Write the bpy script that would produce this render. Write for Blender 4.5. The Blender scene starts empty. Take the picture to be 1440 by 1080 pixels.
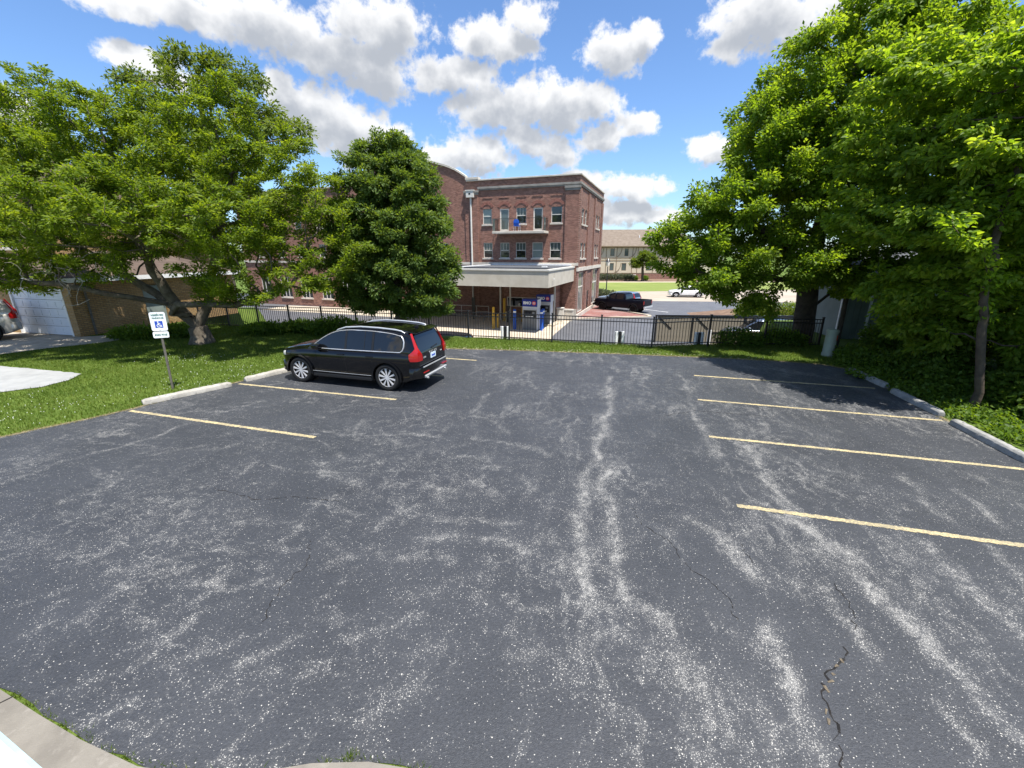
import bpy, bmesh, math, random
import numpy as np
from mathutils import Vector, Matrix

R = math.radians
scene = bpy.context.scene
COL = scene.collection
rng = np.random.default_rng(7)
random.seed(7)

# ------------------------------------------------------------------ camera
CAM_H = 3.65
cam = bpy.data.cameras.new('camera')
cam.sensor_width = 36.0
cam.lens = 15.0
cam.clip_start = 0.05
cam.clip_end = 9000
camo = bpy.data.objects.new('camera', cam)
COL.objects.link(camo)
camo.location = (0, 0, CAM_H)
camo.rotation_euler = (R(90 - 17.05), 0, 0)
scene.camera = camo

# ------------------------------------------------------------------ light
SUN_EL, SUN_AZ = 69.0, 142.0          # azimuth from +Y towards +X
az, el = R(SUN_AZ), R(SUN_EL)
to_sun = Vector((math.sin(az) * math.cos(el), math.cos(az) * math.cos(el), math.sin(el)))
sun = bpy.data.lights.new('sun', 'SUN')
sun.energy = 3.2
sun.angle = R(0.53)
sun.color = (1.0, 0.955, 0.88)
suno = bpy.data.objects.new('sun', sun)
COL.objects.link(suno)
suno.location = (0, 0, 60)
suno.rotation_euler = (-to_sun).to_track_quat('-Z', 'Y').to_euler()
scene.view_settings.view_transform = 'Standard'
scene.view_settings.look = 'None'
scene.view_settings.exposure = 1.6
scene.view_settings.gamma = 1.0
scene.view_settings.use_curve_mapping = False
scene.cycles.max_bounces = 12
scene.cycles.diffuse_bounces = 7
scene.cycles.transmission_bounces = 8
scene.cycles.transparent_max_bounces = 8
scene.cycles.sample_clamp_indirect = 8

CLOUDS = [(-0.641, 0.354, 0.088, 0.018), (-0.568, 0.361, 0.111, 0.024), (-0.452, 0.372, 0.125, 0.036), (-0.362, 0.349, 0.087, 0.036), (-0.256, 0.388, 0.104, 0.044), (-0.263, 0.318, 0.072, 0.042), (-0.301, 0.34, 0.091, 0.037), (-0.054, 0.384, 0.07, 0.031), (0.033, 0.409, 0.047, 0.028), (0.007, 0.368, 0.053, 0.025), (-0.117, 0.33, 0.106, 0.032), (-0.029, 0.282, 0.1, 0.042), (0.089, 0.281, 0.107, 0.046), (0.16, 0.279, 0.053, 0.035), (0.091, 0.205, 0.06, 0.03), (0.026, 0.226, 0.055, 0.031), (0.202, 0.361, 0.06, 0.036), (0.253, 0.382, 0.032, 0.024), (-0.431, 0.284, 0.049, 0.029), (-0.391, 0.252, 0.076, 0.051), (-0.331, 0.221, 0.085, 0.047), (-0.263, 0.226, 0.052, 0.026), (-0.086, 0.193, 0.093, 0.038), (-0.142, 0.184, 0.056, 0.032), (0.181, 0.226, 0.04, 0.026), (0.25, 0.238, 0.043, 0.028), (0.242, 0.128, 0.066, 0.027), (0.149, 0.151, 0.064, 0.018), (0.263, 0.089, 0.062, 0.015), (0.179, 0.104, 0.055, 0.017), (0.394, 0.202, 0.039, 0.018), (-0.645, 0.288, 0.041, 0.017), (-0.609, 0.273, 0.043, 0.024), (0.438, 0.381, 0.081, 0.04), (0.496, 0.353, 0.072, 0.045), (0.409, 0.349, 0.046, 0.024), (0.563, 0.366, 0.057, 0.034), (0.269, 0.124, 0.056, 0.024), (0.395, 0.192, 0.044, 0.026), (0.229, 0.081, 0.086, 0.019), (0.295, 0.072, 0.083, 0.014), (-0.798, 0.18, 0.045, 0.036)]


class NT:
    """short-hand for building node trees"""
    def __init__(self, tree):
        self.t = tree

    def n(self, typ, **kw):
        nd = self.t.nodes.new(typ)
        for k, v in kw.items():
            setattr(nd, k, v)
        return nd

    def put(self, sock, v):
        if v is None:
            return
        if hasattr(v, 'is_linked') or isinstance(v, bpy.types.NodeSocket):
            self.t.links.new(v, sock)
        else:
            sock.default_value = v

    def math(self, op, a, b=None, c=None, clamp=False):
        nd = self.n('ShaderNodeMath', operation=op, use_clamp=clamp)
        self.put(nd.inputs[0], a)
        self.put(nd.inputs[1], b)
        if c is not None:
            self.put(nd.inputs[2], c)
        return nd.outputs[0]

    def vmath(self, op, a, b=None, out=0):
        nd = self.n('ShaderNodeVectorMath', operation=op)
        self.put(nd.inputs[0], a)
        self.put(nd.inputs[1], b)
        return nd.outputs[out]

    def noise(self, vec, scale, detail=4, rough=0.55, dist=0.0, dims='3D', col=False):
        nd = self.n('ShaderNodeTexNoise', noise_dimensions=dims)
        self.put(nd.inputs['Vector'], vec)
        nd.inputs['Scale'].default_value = scale
        nd.inputs['Detail'].default_value = detail
        nd.inputs['Roughness'].default_value = rough
        nd.inputs['Distortion'].default_value = dist
        return nd.outputs['Color' if col else 'Fac']

    def ramp(self, fac, a, b, lo=0.0, hi=1.0, smooth=True):
        nd = self.n('ShaderNodeMapRange', clamp=True)
        nd.interpolation_type = 'SMOOTHSTEP' if smooth else 'LINEAR'
        self.put(nd.inputs[0], fac)
        self.put(nd.inputs[1], a)
        self.put(nd.inputs[2], b)
        self.put(nd.inputs[3], lo)
        self.put(nd.inputs[4], hi)
        return nd.outputs[0]

    def mix(self, fac, a, b, blend='MIX'):
        nd = self.n('ShaderNodeMix', data_type='RGBA', blend_type=blend)
        self.put(nd.inputs[0], fac)
        for s, v in ((nd.inputs[6], a), (nd.inputs[7], b)):
            if isinstance(v, (tuple, list)) and len(v) == 3:
                v = (*v, 1)
            self.put(s, v)
        return nd.outputs[2]


def cloud_group():
    g = bpy.data.node_groups.new('cloud_density', 'ShaderNodeTree')
    g.interface.new_socket('Direction', in_out='INPUT', socket_type='NodeSocketVector')
    g.interface.new_socket('Lift', in_out='INPUT', socket_type='NodeSocketFloat')
    g.interface.new_socket('Density', in_out='OUTPUT', socket_type='NodeSocketFloat')
    g.interface.new_socket('Soft', in_out='OUTPUT', socket_type='NodeSocketFloat')
    k = NT(g)
    gi = k.n('NodeGroupInput')
    go = k.n('NodeGroupOutput')
    d = gi.outputs[0]
    sep = k.n('ShaderNodeSeparateXYZ')
    k.put(sep.inputs[0], d)
    azn = k.math('ARCTAN2', sep.outputs[0], sep.outputs[1])
    eln = k.math('ADD', k.math('ARCSINE', sep.outputs[2]), gi.outputs[1])
    cmb = k.n('ShaderNodeCombineXYZ')
    k.put(cmb.inputs[0], azn)
    k.put(cmb.inputs[1], eln)
    base = cmb.outputs[0]
    w1 = k.vmath('SUBTRACT', k.noise(base, 11.0, 2, 0.5, col=True), (0.5, 0.5, 0.5))
    w2 = k.vmath('SUBTRACT', k.noise(base, 30.0, 3, 0.6, col=True), (0.5, 0.5, 0.5))
    vec = k.vmath('ADD', base, k.vmath('MULTIPLY', w1, (0.055, 0.04, 0)))
    vec = k.vmath('ADD', vec, k.vmath('MULTIPLY', w2, (0.03, 0.025, 0)))
    sepv = k.n('ShaderNodeSeparateXYZ')
    k.put(sepv.inputs[0], vec)
    flat = k.n('ShaderNodeCombineXYZ')
    k.put(flat.inputs[0], sepv.outputs[0])
    k.put(flat.inputs[1], sepv.outputs[1])
    vec = flat.outputs[0]
    field = None
    for (a, e, ra, re) in CLOUDS:
        ln = k.vmath('LENGTH', k.vmath('MULTIPLY', k.vmath('SUBTRACT', vec, (a, e, 0)), (1 / (ra * 1.30), 1 / (re * 1.30), 0)), out=1)
        v = k.math('SUBTRACT', 1.0, ln)
        field = v if field is None else k.math('SMOOTH_MAX', field, v, 0.22)
    # the same kind of cumulus goes on round the rest of the sky
    gen = k.math('MULTIPLY', k.math('SUBTRACT', k.noise(k.vmath('MULTIPLY', d, (1, 1, 1.6)), 3.3, 3, 0.5), 0.50), 5.0)
    aa = k.math('ABSOLUTE', azn)
    out = k.math('MAXIMUM', k.ramp(aa, 0.8, 0.95), k.ramp(eln, 0.44, 0.52))
    field = k.math('ADD', k.math('MULTIPLY', gen, out), k.math('MULTIPLY', field, k.math('SUBTRACT', 1.0, out)))
    field = k.math('MAXIMUM', field, -1.5)
    fb = k.noise(base, 26.0, 7, 0.62)
    fb2 = k.math('ABSOLUTE', k.math('SUBTRACT', k.noise(base, 48.0, 5, 0.6), 0.5))
    dens = k.math('ADD', field, k.math('MULTIPLY', k.math('SUBTRACT', fb, 0.52), 1.6))
    dens = k.math('SUBTRACT', dens, k.math('MULTIPLY', fb2, 0.5))
    k.put(go.inputs[0], dens)
    k.put(go.inputs[1], k.math('ADD', field, k.math('MULTIPLY', k.math('SUBTRACT', k.noise(base, 20.0, 3, 0.5), 0.5), 1.1)))
    return g


world = bpy.data.worlds.new('World')
scene.world = world
world.use_nodes = True
world.node_tree.nodes.clear()
k = NT(world.node_tree)
sky = k.n('ShaderNodeTexSky', sky_type='NISHITA')
sky.sun_disc = False
sky.sun_elevation = R(SUN_EL)
sky.sun_rotation = R(SUN_AZ)
sky.altitude = 200
sky.air_density = 1.0
sky.dust_density = 0.6
sky.ozone_density = 3.0
tc = k.n('ShaderNodeTexCoord')
CG = cloud_group()
g0 = k.n('ShaderNodeGroup', node_tree=CG)
g1 = k.n('ShaderNodeGroup', node_tree=CG)
k.put(g0.inputs[0], tc.outputs['Generated'])
k.put(g1.inputs[0], tc.outputs['Generated'])
g1.inputs[1].default_value = 0.035
cover = k.ramp(g0.outputs[0], 0.0, 0.42)
under = k.ramp(k.math('ADD', k.math('MULTIPLY', g1.outputs[1], 0.7), k.math('MULTIPLY', g0.outputs[0], 0.25)), 0.02, 0.75)
ccol = k.mix(under, (1.0, 1.0, 1.0), (0.47, 0.50, 0.55))
b0 = k.n('ShaderNodeBackground')
k.put(b0.inputs[0], k.mix(1.0, sky.outputs[0], (0.80, 0.95, 1.12), 'MULTIPLY'))
b0.inputs[1].default_value = 0.064
b1 = k.n('ShaderNodeBackground')
k.put(b1.inputs[0], ccol)
b1.inputs[1].default_value = 0.365
mx = k.n('ShaderNodeMixShader')
k.put(mx.inputs[0], k.math('MULTIPLY', cover, 0.97))
k.put(mx.inputs[1], b0.outputs[0])
k.put(mx.inputs[2], b1.outputs[0])
wo = k.n('ShaderNodeOutputWorld')
k.put(wo.inputs[0], mx.outputs[0])
world.cycles.sampling_method = 'MANUAL'
world.cycles.sample_map_resolution = 512


# ------------------------------------------------------------------ materials
def new_mat(name):
    m = bpy.data.materials.new(name)
    m.use_nodes = True
    m.node_tree.nodes.clear()
    k = NT(m.node_tree)
    out = k.n('ShaderNodeOutputMaterial')
    return m, k, out


def principled(k, out, col, rough, spec=0.5, metal=0.0, normal=None, coat=0.0):
    p = k.n('ShaderNodeBsdfPrincipled')
    if isinstance(col, tuple) and len(col) == 3:
        col = (*col, 1)
    k.put(p.inputs['Base Color'], col)
    k.put(p.inputs['Roughness'], rough)
    p.inputs['Specular IOR Level'].default_value = spec
    p.inputs['Metallic'].default_value = metal
    p.inputs['Coat Weight'].default_value = coat
    p.inputs['Coat Roughness'].default_value = 0.03
    if normal is not None:
        k.put(p.inputs['Normal'], normal)
    k.put(out.inputs[0], p.outputs[0])
    return p


def bump(k, h, strength=0.3, dist=0.01):
    b = k.n('ShaderNodeBump')
    b.inputs['Strength'].default_value = strength
    b.inputs['Distance'].default_value = dist
    k.put(b.inputs['Height'], h)
    return b.outputs[0]


def coords(k, kind='Object'):
    return k.n('ShaderNodeTexCoord').outputs[kind]


def vary(name, c1, c2, scale=3.0, rough=0.7, bmp=0.2, bscale=60.0, spec=0.4, metal=0.0, coat=0.0, spots=None, detail=6):
    m, k, out = new_mat(name)
    v = coords(k)
    f = k.ramp(k.noise(v, scale, detail, 0.6), 0.3, 0.7)
    col = k.mix(f, c1, c2)
    if spots:
        sc, sz, sw = spots
        col = k.mix(k.math('MULTIPLY', k.ramp(k.noise(v, sc, 5, 0.65), 0.55, 0.72), sw), col, sz)
    nb = bump(k, k.noise(v, bscale, 4, 0.6), bmp, 0.01) if bmp else None
    principled(k, out, col, rough, spec, metal, nb, coat)
    return m


def plain(name, c, rough=0.5, spec=0.5, metal=0.0, coat=0.0):
    return vary(name, tuple(x * 0.93 for x in c), tuple(min(1, x * 1.06) for x in c), 5.0, rough, 0, 1, spec, metal, coat)


def brick(name, axis, c1, c2, mortar, bw=0.205, bh=0.068, stain=(0.5, 0.5, 0.5), stain_w=0.25, msz=0.008):
    """running bond laid on a wall that lies in the local XZ or YZ plane"""
    m, k, out = new_mat(name)
    v = coords(k)
    s = k.n('ShaderNodeSeparateXYZ')
    k.put(s.inputs[0], v)
    c = k.n('ShaderNodeCombineXYZ')
    k.put(c.inputs[0], s.outputs[1 if axis == 'y' else 0])
    k.put(c.inputs[1], s.outputs[1 if axis == 'g' else 2])
    b = k.n('ShaderNodeTexBrick')
    k.put(b.inputs['Vector'], c.outputs[0])
    b.inputs['Scale'].default_value = 1.0
    b.inputs['Brick Width'].default_value = bw
    b.inputs['Row Height'].default_value = bh
    b.inputs['Mortar Size'].default_value = msz
    b.inputs['Mortar Smooth'].default_value = 0.2
    b.inputs['Bias'].default_value = -0.1
    b.inputs['Color1'].default_value = (*c1, 1)
    b.inputs['Color2'].default_value = (*c2, 1)
    b.inputs['Mortar'].default_value = (*mortar, 1)
    col = k.mix(k.math('MULTIPLY', k.ramp(k.noise(v, 0.55, 6, 0.7), 0.4, 0.75), stain_w), b.outputs['Color'], stain)
    col = k.mix(k.math('MULTIPLY', k.ramp(k.noise(c.outputs[0], 9.0, 3, 0.6), 0.35, 0.7), 0.35), col, tuple(x * 0.62 for x in c1))
    h = k.math('SUBTRACT', 1.0, b.outputs['Fac'])
    principled(k, out, col, 0.86, 0.25, 0, bump(k, h, 0.5, 0.008))
    return m


def leaf_mat(name, dark, mid, light, trans=0.45, gloss=0.25):
    m, k, out = new_mat(name)
    a = k.n('ShaderNodeAttribute', attribute_name='rnd')
    cr = k.n('ShaderNodeValToRGB')
    cr.color_ramp.elements[0].color = (*dark, 1)
    cr.color_ramp.elements[1].color = (*light, 1)
    e = cr.color_ramp.elements.new(0.5)
    e.color = (*mid, 1)
    k.put(cr.inputs[0], a.outputs['Fac'])
    d = k.n('ShaderNodeBsdfPrincipled')
    k.put(d.inputs['Base Color'], cr.outputs[0])
    d.inputs['Roughness'].default_value = 0.5
    d.inputs['Specular IOR Level'].default_value = gloss
    t = k.n('ShaderNodeBsdfTranslucent')
    k.put(t.inputs[0], k.mix(1.0, cr.outputs[0], (1.9, 1.7, 0.5), 'MULTIPLY'))
    mx = k.n('ShaderNodeMixShader')
    mx.inputs[0].default_value = trans
    k.put(mx.inputs[1], d.outputs[0])
    k.put(mx.inputs[2], t.outputs[0])
    k.put(out.inputs[0], mx.outputs[0])
    return m


def asphalt_mat(name, base1, base2, wear, wear_amt, speck=1.0, spec=0.5, traced=False):
    m, k, out = new_mat(name)
    v = coords(k)
    mp = k.n('ShaderNodeMapping')
    mp.inputs['Rotation'].default_value = (0, 0, R(10))
    k.put(mp.inputs[0], v)
    u = mp.outputs[0]
    sx = k.n('ShaderNodeSeparateXYZ')
    k.put(sx.inputs[0], v)
    warp = k.vmath('MULTIPLY', k.vmath('SUBTRACT', k.noise(u, 0.45, 4, 0.6, col=True), (0.5, 0.5, 0.5)), (1.5, 1.3, 0))
    wv = k.vmath('ADD', u, warp)

    # ragged bands where the sealer has worn off the aggregate
    def ridge(vec, ax, ay, sc, wd, off=(0, 0, 0)):
        nn = k.noise(k.vmath('MULTIPLY', k.vmath('ADD', vec, off), (ax, ay, 1)), sc, 5, 0.62)
        return k.ramp(k.math('ABSOLUTE', k.math('SUBTRACT', nn, 0.5)), wd, 0.0)
    rt = k.ramp(sx.outputs[0], -2.5, 1.0)                      # lanes run away from the viewer on the right half
    lf = k.math('SUBTRACT', 1.0, rt)
    b1 = k.math('MULTIPLY', ridge(wv, 1.0, 0.20, 0.95, 0.050), k.math('ADD', k.math('MULTIPLY', rt, 0.75), 0.25))
    b2 = k.math('MULTIPLY', ridge(wv, 0.30, 0.80, 1.1, 0.042, (13.7, 4.1, 0)), k.math('ADD', k.math('MULTIPLY', lf, 0.65), 0.30))
    b3 = k.math('MAXIMUM', ridge(wv, 0.7, 0.7, 1.5, 0.026, (3.1, 24.1, 0)), k.math('MULTIPLY', ridge(u, 0.6, 1.0, 2.6, 0.030, (7.1, 2.1, 0)), 0.8))
    p1 = k.ramp(k.noise(u, 0.42, 4, 0.6), 0.40, 0.64)
    p2 = k.ramp(k.noise(k.vmath('ADD', u, (9, 3, 0)), 0.7, 4, 0.65), 0.42, 0.68)
    bands = k.math('MAXIMUM', k.math('MULTIPLY', b1, k.math('ADD', k.math('MULTIPLY', p1, 0.85), 0.15)), k.math('MULTIPLY', b2, p2))
    bands = k.math('MAXIMUM', bands, k.math('MULTIPLY', b3, k.math('MULTIPLY', p1, 0.75)))
    cloudy = k.math('MULTIPLY', k.ramp(k.noise(u, 1.1, 7, 0.72), 0.52, 0.82), 0.24)
    ragged = k.ramp(k.noise(v, 5.5, 6, 0.75), 0.30, 0.66)
    w = k.math('MULTIPLY', k.math('MULTIPLY', k.math('MAXIMUM', bands, cloudy), ragged), wear_amt)
    if traced:
        at = k.n('ShaderNodeAttribute', attribute_name='wear')
        rag2 = k.ramp(k.noise(v, 9.0, 5, 0.75), 0.28, 0.68)
        rag3 = k.ramp(k.noise(k.vmath('ADD', v, (3, 7, 0)), 2.2, 6, 0.72), 0.30, 0.62)
        w = k.math('ADD', k.math('MULTIPLY', w, 0.85), k.math('MULTIPLY', k.math('POWER', at.outputs['Fac'], 1.2), k.math('ADD', k.math('MULTIPLY', k.math('MULTIPLY', rag2, rag3), 1.75), 0.22)))
    w = k.math('ADD', w, k.math('MULTIPLY', k.ramp(k.noise(v, 0.9, 5, 0.7), 0.35, 0.75), 0.03))

    w = k.math('MULTIPLY', k.math('POWER', k.math('MINIMUM', w, 1.6), 1.25), 1.0)

    # bare stones: each cell shows with a chance that follows the wear
    def stones(scale, dens, size, off):
        vo = k.n('ShaderNodeTexVoronoi', feature='F1')
        vo.inputs['Scale'].default_value = scale
        k.put(vo.inputs['Vector'], k.vmath('ADD', v, off))
        c = k.n('ShaderNodeSeparateColor')
        k.put(c.inputs[0], vo.outputs['Color'])
        return k.math('MULTIPLY', k.math('GREATER_THAN', c.outputs[0], k.math('SUBTRACT', 1.0, dens)), k.ramp(vo.outputs['Distance'], size, size * 0.6)), c.outputs[1]
    s1, t1 = stones(115.0, k.math('ADD', k.math('MULTIPLY', w, 0.62), 0.012), 0.62, (0, 0, 0))
    s2, t2 = stones(70.0, k.math('ADD', k.math('MULTIPLY', w, 0.14), 0.012), 0.45, (5, 2, 0))
    fine = k.noise(v, 40.0, 3, 0.7)
    base = k.mix(k.ramp(k.noise(u, 0.8, 6, 0.68), 0.3, 0.7), base1, base2)
    base = k.mix(k.math('MULTIPLY', k.ramp(fine, 0.35, 0.75), 0.6), base, tuple(x * 1.7 for x in base2))
    base = k.mix(k.math('MULTIPLY', k.ramp(k.noise(v, 0.6, 5, 0.7), 0.55, 0.75), 0.35), base, tuple(x * 0.6 for x in base1))
    col = k.mix(k.math('MULTIPLY', w, 0.12), base, wear)
    col = k.mix(k.math('MULTIPLY', s1, 0.8 * speck), col, k.mix(t1, tuple(x * 0.55 for x in wear), wear))
    col = k.mix(k.math('MULTIPLY', s2, speck), col, k.mix(t2, wear, (0.50, 0.48, 0.43)))
    h = k.math('ADD', k.math('MULTIPLY', fine, 0.6), k.math('MULTIPLY', k.noise(v, 110.0, 2, 0.6), 0.5))
    principled(k, out, col, k.ramp(k.noise(v, 7.0, 4, 0.7), 0.2, 0.8, 0.5, 0.7), spec, 0, bump(k, h, 0.7, 0.012))
    return m


def stripe_mat():
    m, k, out = new_mat('stripe_paint')
    v = coords(k)
    wear = k.ramp(k.math('ADD', k.math('MULTIPLY', k.noise(v, 38.0, 4, 0.7), 0.7), k.math('MULTIPLY', k.noise(v, 3.0, 4, 0.7), 0.3)), 0.38, 0.54)
    paint = k.mix(k.noise(v, 6.0, 3), (0.58, 0.45, 0.20), (0.54, 0.46, 0.27))
    col = k.mix(k.math('MULTIPLY', wear, 0.72), paint, (0.12, 0.115, 0.10))
    principled(k, out, col, 0.75, 0.3, 0, bump(k, k.noise(v, 60, 3), 0.4, 0.005))
    return m


M = {}
M['asphalt'] = asphalt_mat('asphalt', (0.0205, 0.0228, 0.0275), (0.032, 0.0347, 0.0405), (0.40, 0.39, 0.365), 1.3, traced=True)
M['asphalt_far'] = asphalt_mat('bank_asphalt', (0.060, 0.062, 0.070), (0.090, 0.092, 0.100), (0.22, 0.22, 0.22), 0.5, 0.4)
M['stripe'] = stripe_mat()
M['concrete'] = vary('concrete', (0.30, 0.265, 0.215), (0.42, 0.375, 0.31), 2.2, 0.85, 0.3, 70, 0.3, spots=(4.0, (0.25, 0.23, 0.20), 0.5))
M['kerb'] = vary('kerb_concrete', (0.145, 0.132, 0.112), (0.20, 0.183, 0.155), 3.0, 0.85, 0.4, 90, 0.3, spots=(9.0, (0.25, 0.23, 0.20), 0.6))
M['stop'] = vary('wheel_stop_concrete', (0.26, 0.245, 0.215), (0.40, 0.38, 0.335), 5.0, 0.85, 0.5, 60, 0.3, spots=(11.0, (0.12, 0.115, 0.10), 0.95))
M['stop_shaded'] = vary('shaded_stop_concrete', (0.20, 0.20, 0.19), (0.31, 0.305, 0.29), 5.0, 0.9, 0.5, 60, 0.3, spots=(12.0, (0.13, 0.13, 0.12), 0.8))  # tree shade put into a darker, greyer base; the spots are grime
M['slab'] = vary('pale_slab', (0.24, 0.245, 0.245), (0.31, 0.315, 0.315), 1.6, 0.85, 0.2, 60, 0.3, spots=(3.5, (0.33, 0.33, 0.31), 0.5))
M['apron'] = vary('apron_concrete', (0.38, 0.325, 0.25), (0.47, 0.41, 0.325), 0.7, 0.85, 0.2, 40, 0.3, spots=(1.2, (0.38, 0.33, 0.26), 0.5))
M['tanroad'] = vary('tan_road', (0.30, 0.255, 0.205), (0.37, 0.32, 0.26), 0.3, 0.9, 0.1, 20, 0.2)
M['soil'] = vary('soil', (0.08, 0.055, 0.035), (0.14, 0.10, 0.065), 3.0, 0.95, 0.6, 25, 0.2)
M['turf'] = vary('turf', (0.060, 0.095, 0.016), (0.10, 0.145, 0.028), 1.3, 0.95, 0.8, 40, 0.1, spots=(2.0, (0.12, 0.13, 0.04), 0.35))
M['far_lawn'] = vary('far_lawn', (0.15, 0.19, 0.05), (0.19, 0.225, 0.065), 0.25, 0.95, 0.3, 10, 0.1)
M['mulch'] = vary('mulch', (0.13, 0.085, 0.06), (0.20, 0.135, 0.095), 2.0, 0.95, 0.5, 20, 0.2)
M['red_paver'] = brick('red_paver', 'g', (0.20, 0.080, 0.070), (0.25, 0.105, 0.09), (0.24, 0.17, 0.15), 0.2, 0.1)
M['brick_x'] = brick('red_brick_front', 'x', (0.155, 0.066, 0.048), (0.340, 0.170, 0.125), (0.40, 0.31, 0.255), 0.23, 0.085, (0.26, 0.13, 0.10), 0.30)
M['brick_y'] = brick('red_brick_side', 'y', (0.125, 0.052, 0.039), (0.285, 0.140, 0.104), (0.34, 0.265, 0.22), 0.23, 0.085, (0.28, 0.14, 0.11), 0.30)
M['tan_brick_x'] = brick('tan_brick_front', 'x', (0.30, 0.185, 0.075), (0.42, 0.28, 0.13), (0.30, 0.25, 0.18), 0.21, 0.072, (0.35, 0.22, 0.10), 0.3)
M['tan_brick_y'] = brick('tan_brick_side', 'y', (0.30, 0.175, 0.065), (0.42, 0.265, 0.115), (0.14, 0.105, 0.07), 0.24, 0.082, (0.48, 0.36, 0.20), 0.4, 0.014)
M['arch_brick'] = vary('arch_brick', (0.20, 0.085, 0.065), (0.31, 0.15, 0.12), 6.0, 0.85, 0.3, 30, 0.2)
M['stone'] = vary('cast_stone', (0.46, 0.42, 0.36), (0.58, 0.54, 0.47), 1.5, 0.8, 0.15, 30, 0.3)
M['cornice'] = vary('cornice_stone', (0.20, 0.185, 0.165), (0.29, 0.275, 0.25), 1.5, 0.8, 0.15, 30, 0.3)
M['stucco'] = vary('beige_stucco', (0.44, 0.40, 0.33), (0.52, 0.48, 0.405), 1.1, 0.9, 0.25, 90, 0.2, spots=(0.8, (0.40, 0.365, 0.30), 0.4))
M['white_frame'] = plain('cream_frame', (0.60, 0.58, 0.53), 0.5, 0.4)
M['white'] = plain('white_paint', (0.78, 0.78, 0.77), 0.45, 0.4)
M['door_white'] = vary('garage_door_white', (0.66, 0.70, 0.76), (0.74, 0.77, 0.82), 0.8, 0.5, 0, 1, 0.4)
M['glass'] = plain('dark_glass', (0.012, 0.015, 0.017), 0.04, 0.9)
M['glass_mid'] = plain('curtained_glass', (0.085, 0.105, 0.10), 0.08, 0.8)
M['glass_pale'] = plain('blind_behind_glass', (0.22, 0.26, 0.24), 0.12, 0.7)
M['black_metal'] = plain('black_metal', (0.012, 0.012, 0.013), 0.38, 0.5)
M['dark_roof'] = vary('roof_membrane', (0.06, 0.065, 0.075), (0.09, 0.095, 0.105), 0.6, 0.8, 0.1, 10, 0.3)
M['shingle'] = vary('brown_shingle', (0.155, 0.125, 0.10), (0.20, 0.165, 0.135), 1.5, 0.95, 0.4, 5, 0.1)
M['timber_infill'] = vary('cream_render', (0.50, 0.44, 0.33), (0.56, 0.50, 0.38), 0.4, 0.9, 0.1, 10, 0.2)
M['timber'] = plain('brown_timber', (0.22, 0.165, 0.11), 0.8, 0.2)
M['blue'] = plain('blue_paint', (0.012, 0.085, 0.42), 0.4, 0.5)
M['bank_blue'] = plain('bank_blue', (0.012, 0.03, 0.24), 0.35, 0.5)
M['bank_red'] = plain('bank_red', (0.62, 0.02, 0.03), 0.4, 0.4)
M['yellow'] = plain('yellow_paint', (0.62, 0.36, 0.03), 0.5, 0.4)
M['cream_post'] = plain('cream_post', (0.60, 0.52, 0.30), 0.6, 0.4)
M['atm_grey'] = plain('atm_grey', (0.17, 0.18, 0.19), 0.45, 0.5)
M['atm_white'] = plain('atm_light', (0.56, 0.58, 0.60), 0.4, 0.5)
M['screen'] = plain('screen', (0.01, 0.012, 0.02), 0.1, 0.8)
M['steel'] = plain('galvanised_steel', (0.30, 0.30, 0.29), 0.5, 0.5, 0.6)
M['post_brown'] = vary('weathered_post', (0.10, 0.09, 0.075), (0.16, 0.145, 0.12), 9, 0.8, 0.2, 60, 0.3)
M['sign_white'] = plain('sign_white', (0.80, 0.82, 0.82), 0.4, 0.4)
M['sign_green'] = plain('sign_green_print', (0.045, 0.16, 0.11), 0.5, 0.3)
M['sign_blue'] = plain('sign_blue_print', (0.025, 0.075, 0.42), 0.45, 0.4)
M['chair_blue'] = plain('chair_blue', (0.02, 0.12, 0.62), 0.5, 0.4)
M['bark'] = vary('grey_bark', (0.075, 0.062, 0.048), (0.15, 0.128, 0.10), 5.0, 0.95, 1.0, 22, 0.15, detail=8)
M['bark_dark'] = vary('dark_bark', (0.045, 0.036, 0.028), (0.09, 0.072, 0.055), 5.0, 0.95, 1.0, 22, 0.15, detail=8)
M['deadwood'] = vary('dead_twigs', (0.26, 0.23, 0.20), (0.36, 0.33, 0.29), 6, 0.9, 0.3, 30, 0.2)
M['leaf_left'] = leaf_mat('leaf_yellow_green', (0.066, 0.116, 0.010), (0.125, 0.192, 0.018), (0.205, 0.270, 0.034), 0.55)
M['leaf_mid'] = leaf_mat('leaf_deep_green', (0.052, 0.096, 0.020), (0.092, 0.150, 0.034), (0.150, 0.215, 0.058), 0.50)
M['leaf_right'] = leaf_mat('leaf_maple_green', (0.078, 0.150, 0.014), (0.140, 0.228, 0.024), (0.215, 0.305, 0.044), 0.60)
M['leaf_near'] = leaf_mat('leaf_bright_green', (0.098, 0.180, 0.017), (0.170, 0.270, 0.030), (0.280, 0.365, 0.065), 0.62)
M['leaf_far'] = leaf_mat('leaf_pale_green', (0.070, 0.110, 0.018), (0.105, 0.155, 0.025), (0.150, 0.200, 0.036), 0.48)
M['leaf_shrub'] = leaf_mat('leaf_shrub_green', (0.058, 0.115, 0.015), (0.100, 0.172, 0.023), (0.155, 0.230, 0.038), 0.52)
M['leaf_grey'] = leaf_mat('leaf_grey_green', (0.060, 0.080, 0.050), (0.085, 0.105, 0.065), (0.120, 0.140, 0.085), 0.3)
M['blade'] = leaf_mat('grass_blade', (0.046, 0.088, 0.009), (0.088, 0.142, 0.016), (0.185, 0.210, 0.055), 0.42, 0.2)
M['straw'] = leaf_mat('dry_grass', (0.17, 0.15, 0.06), (0.25, 0.22, 0.10), (0.34, 0.30, 0.15), 0.3, 0.2)
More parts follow.
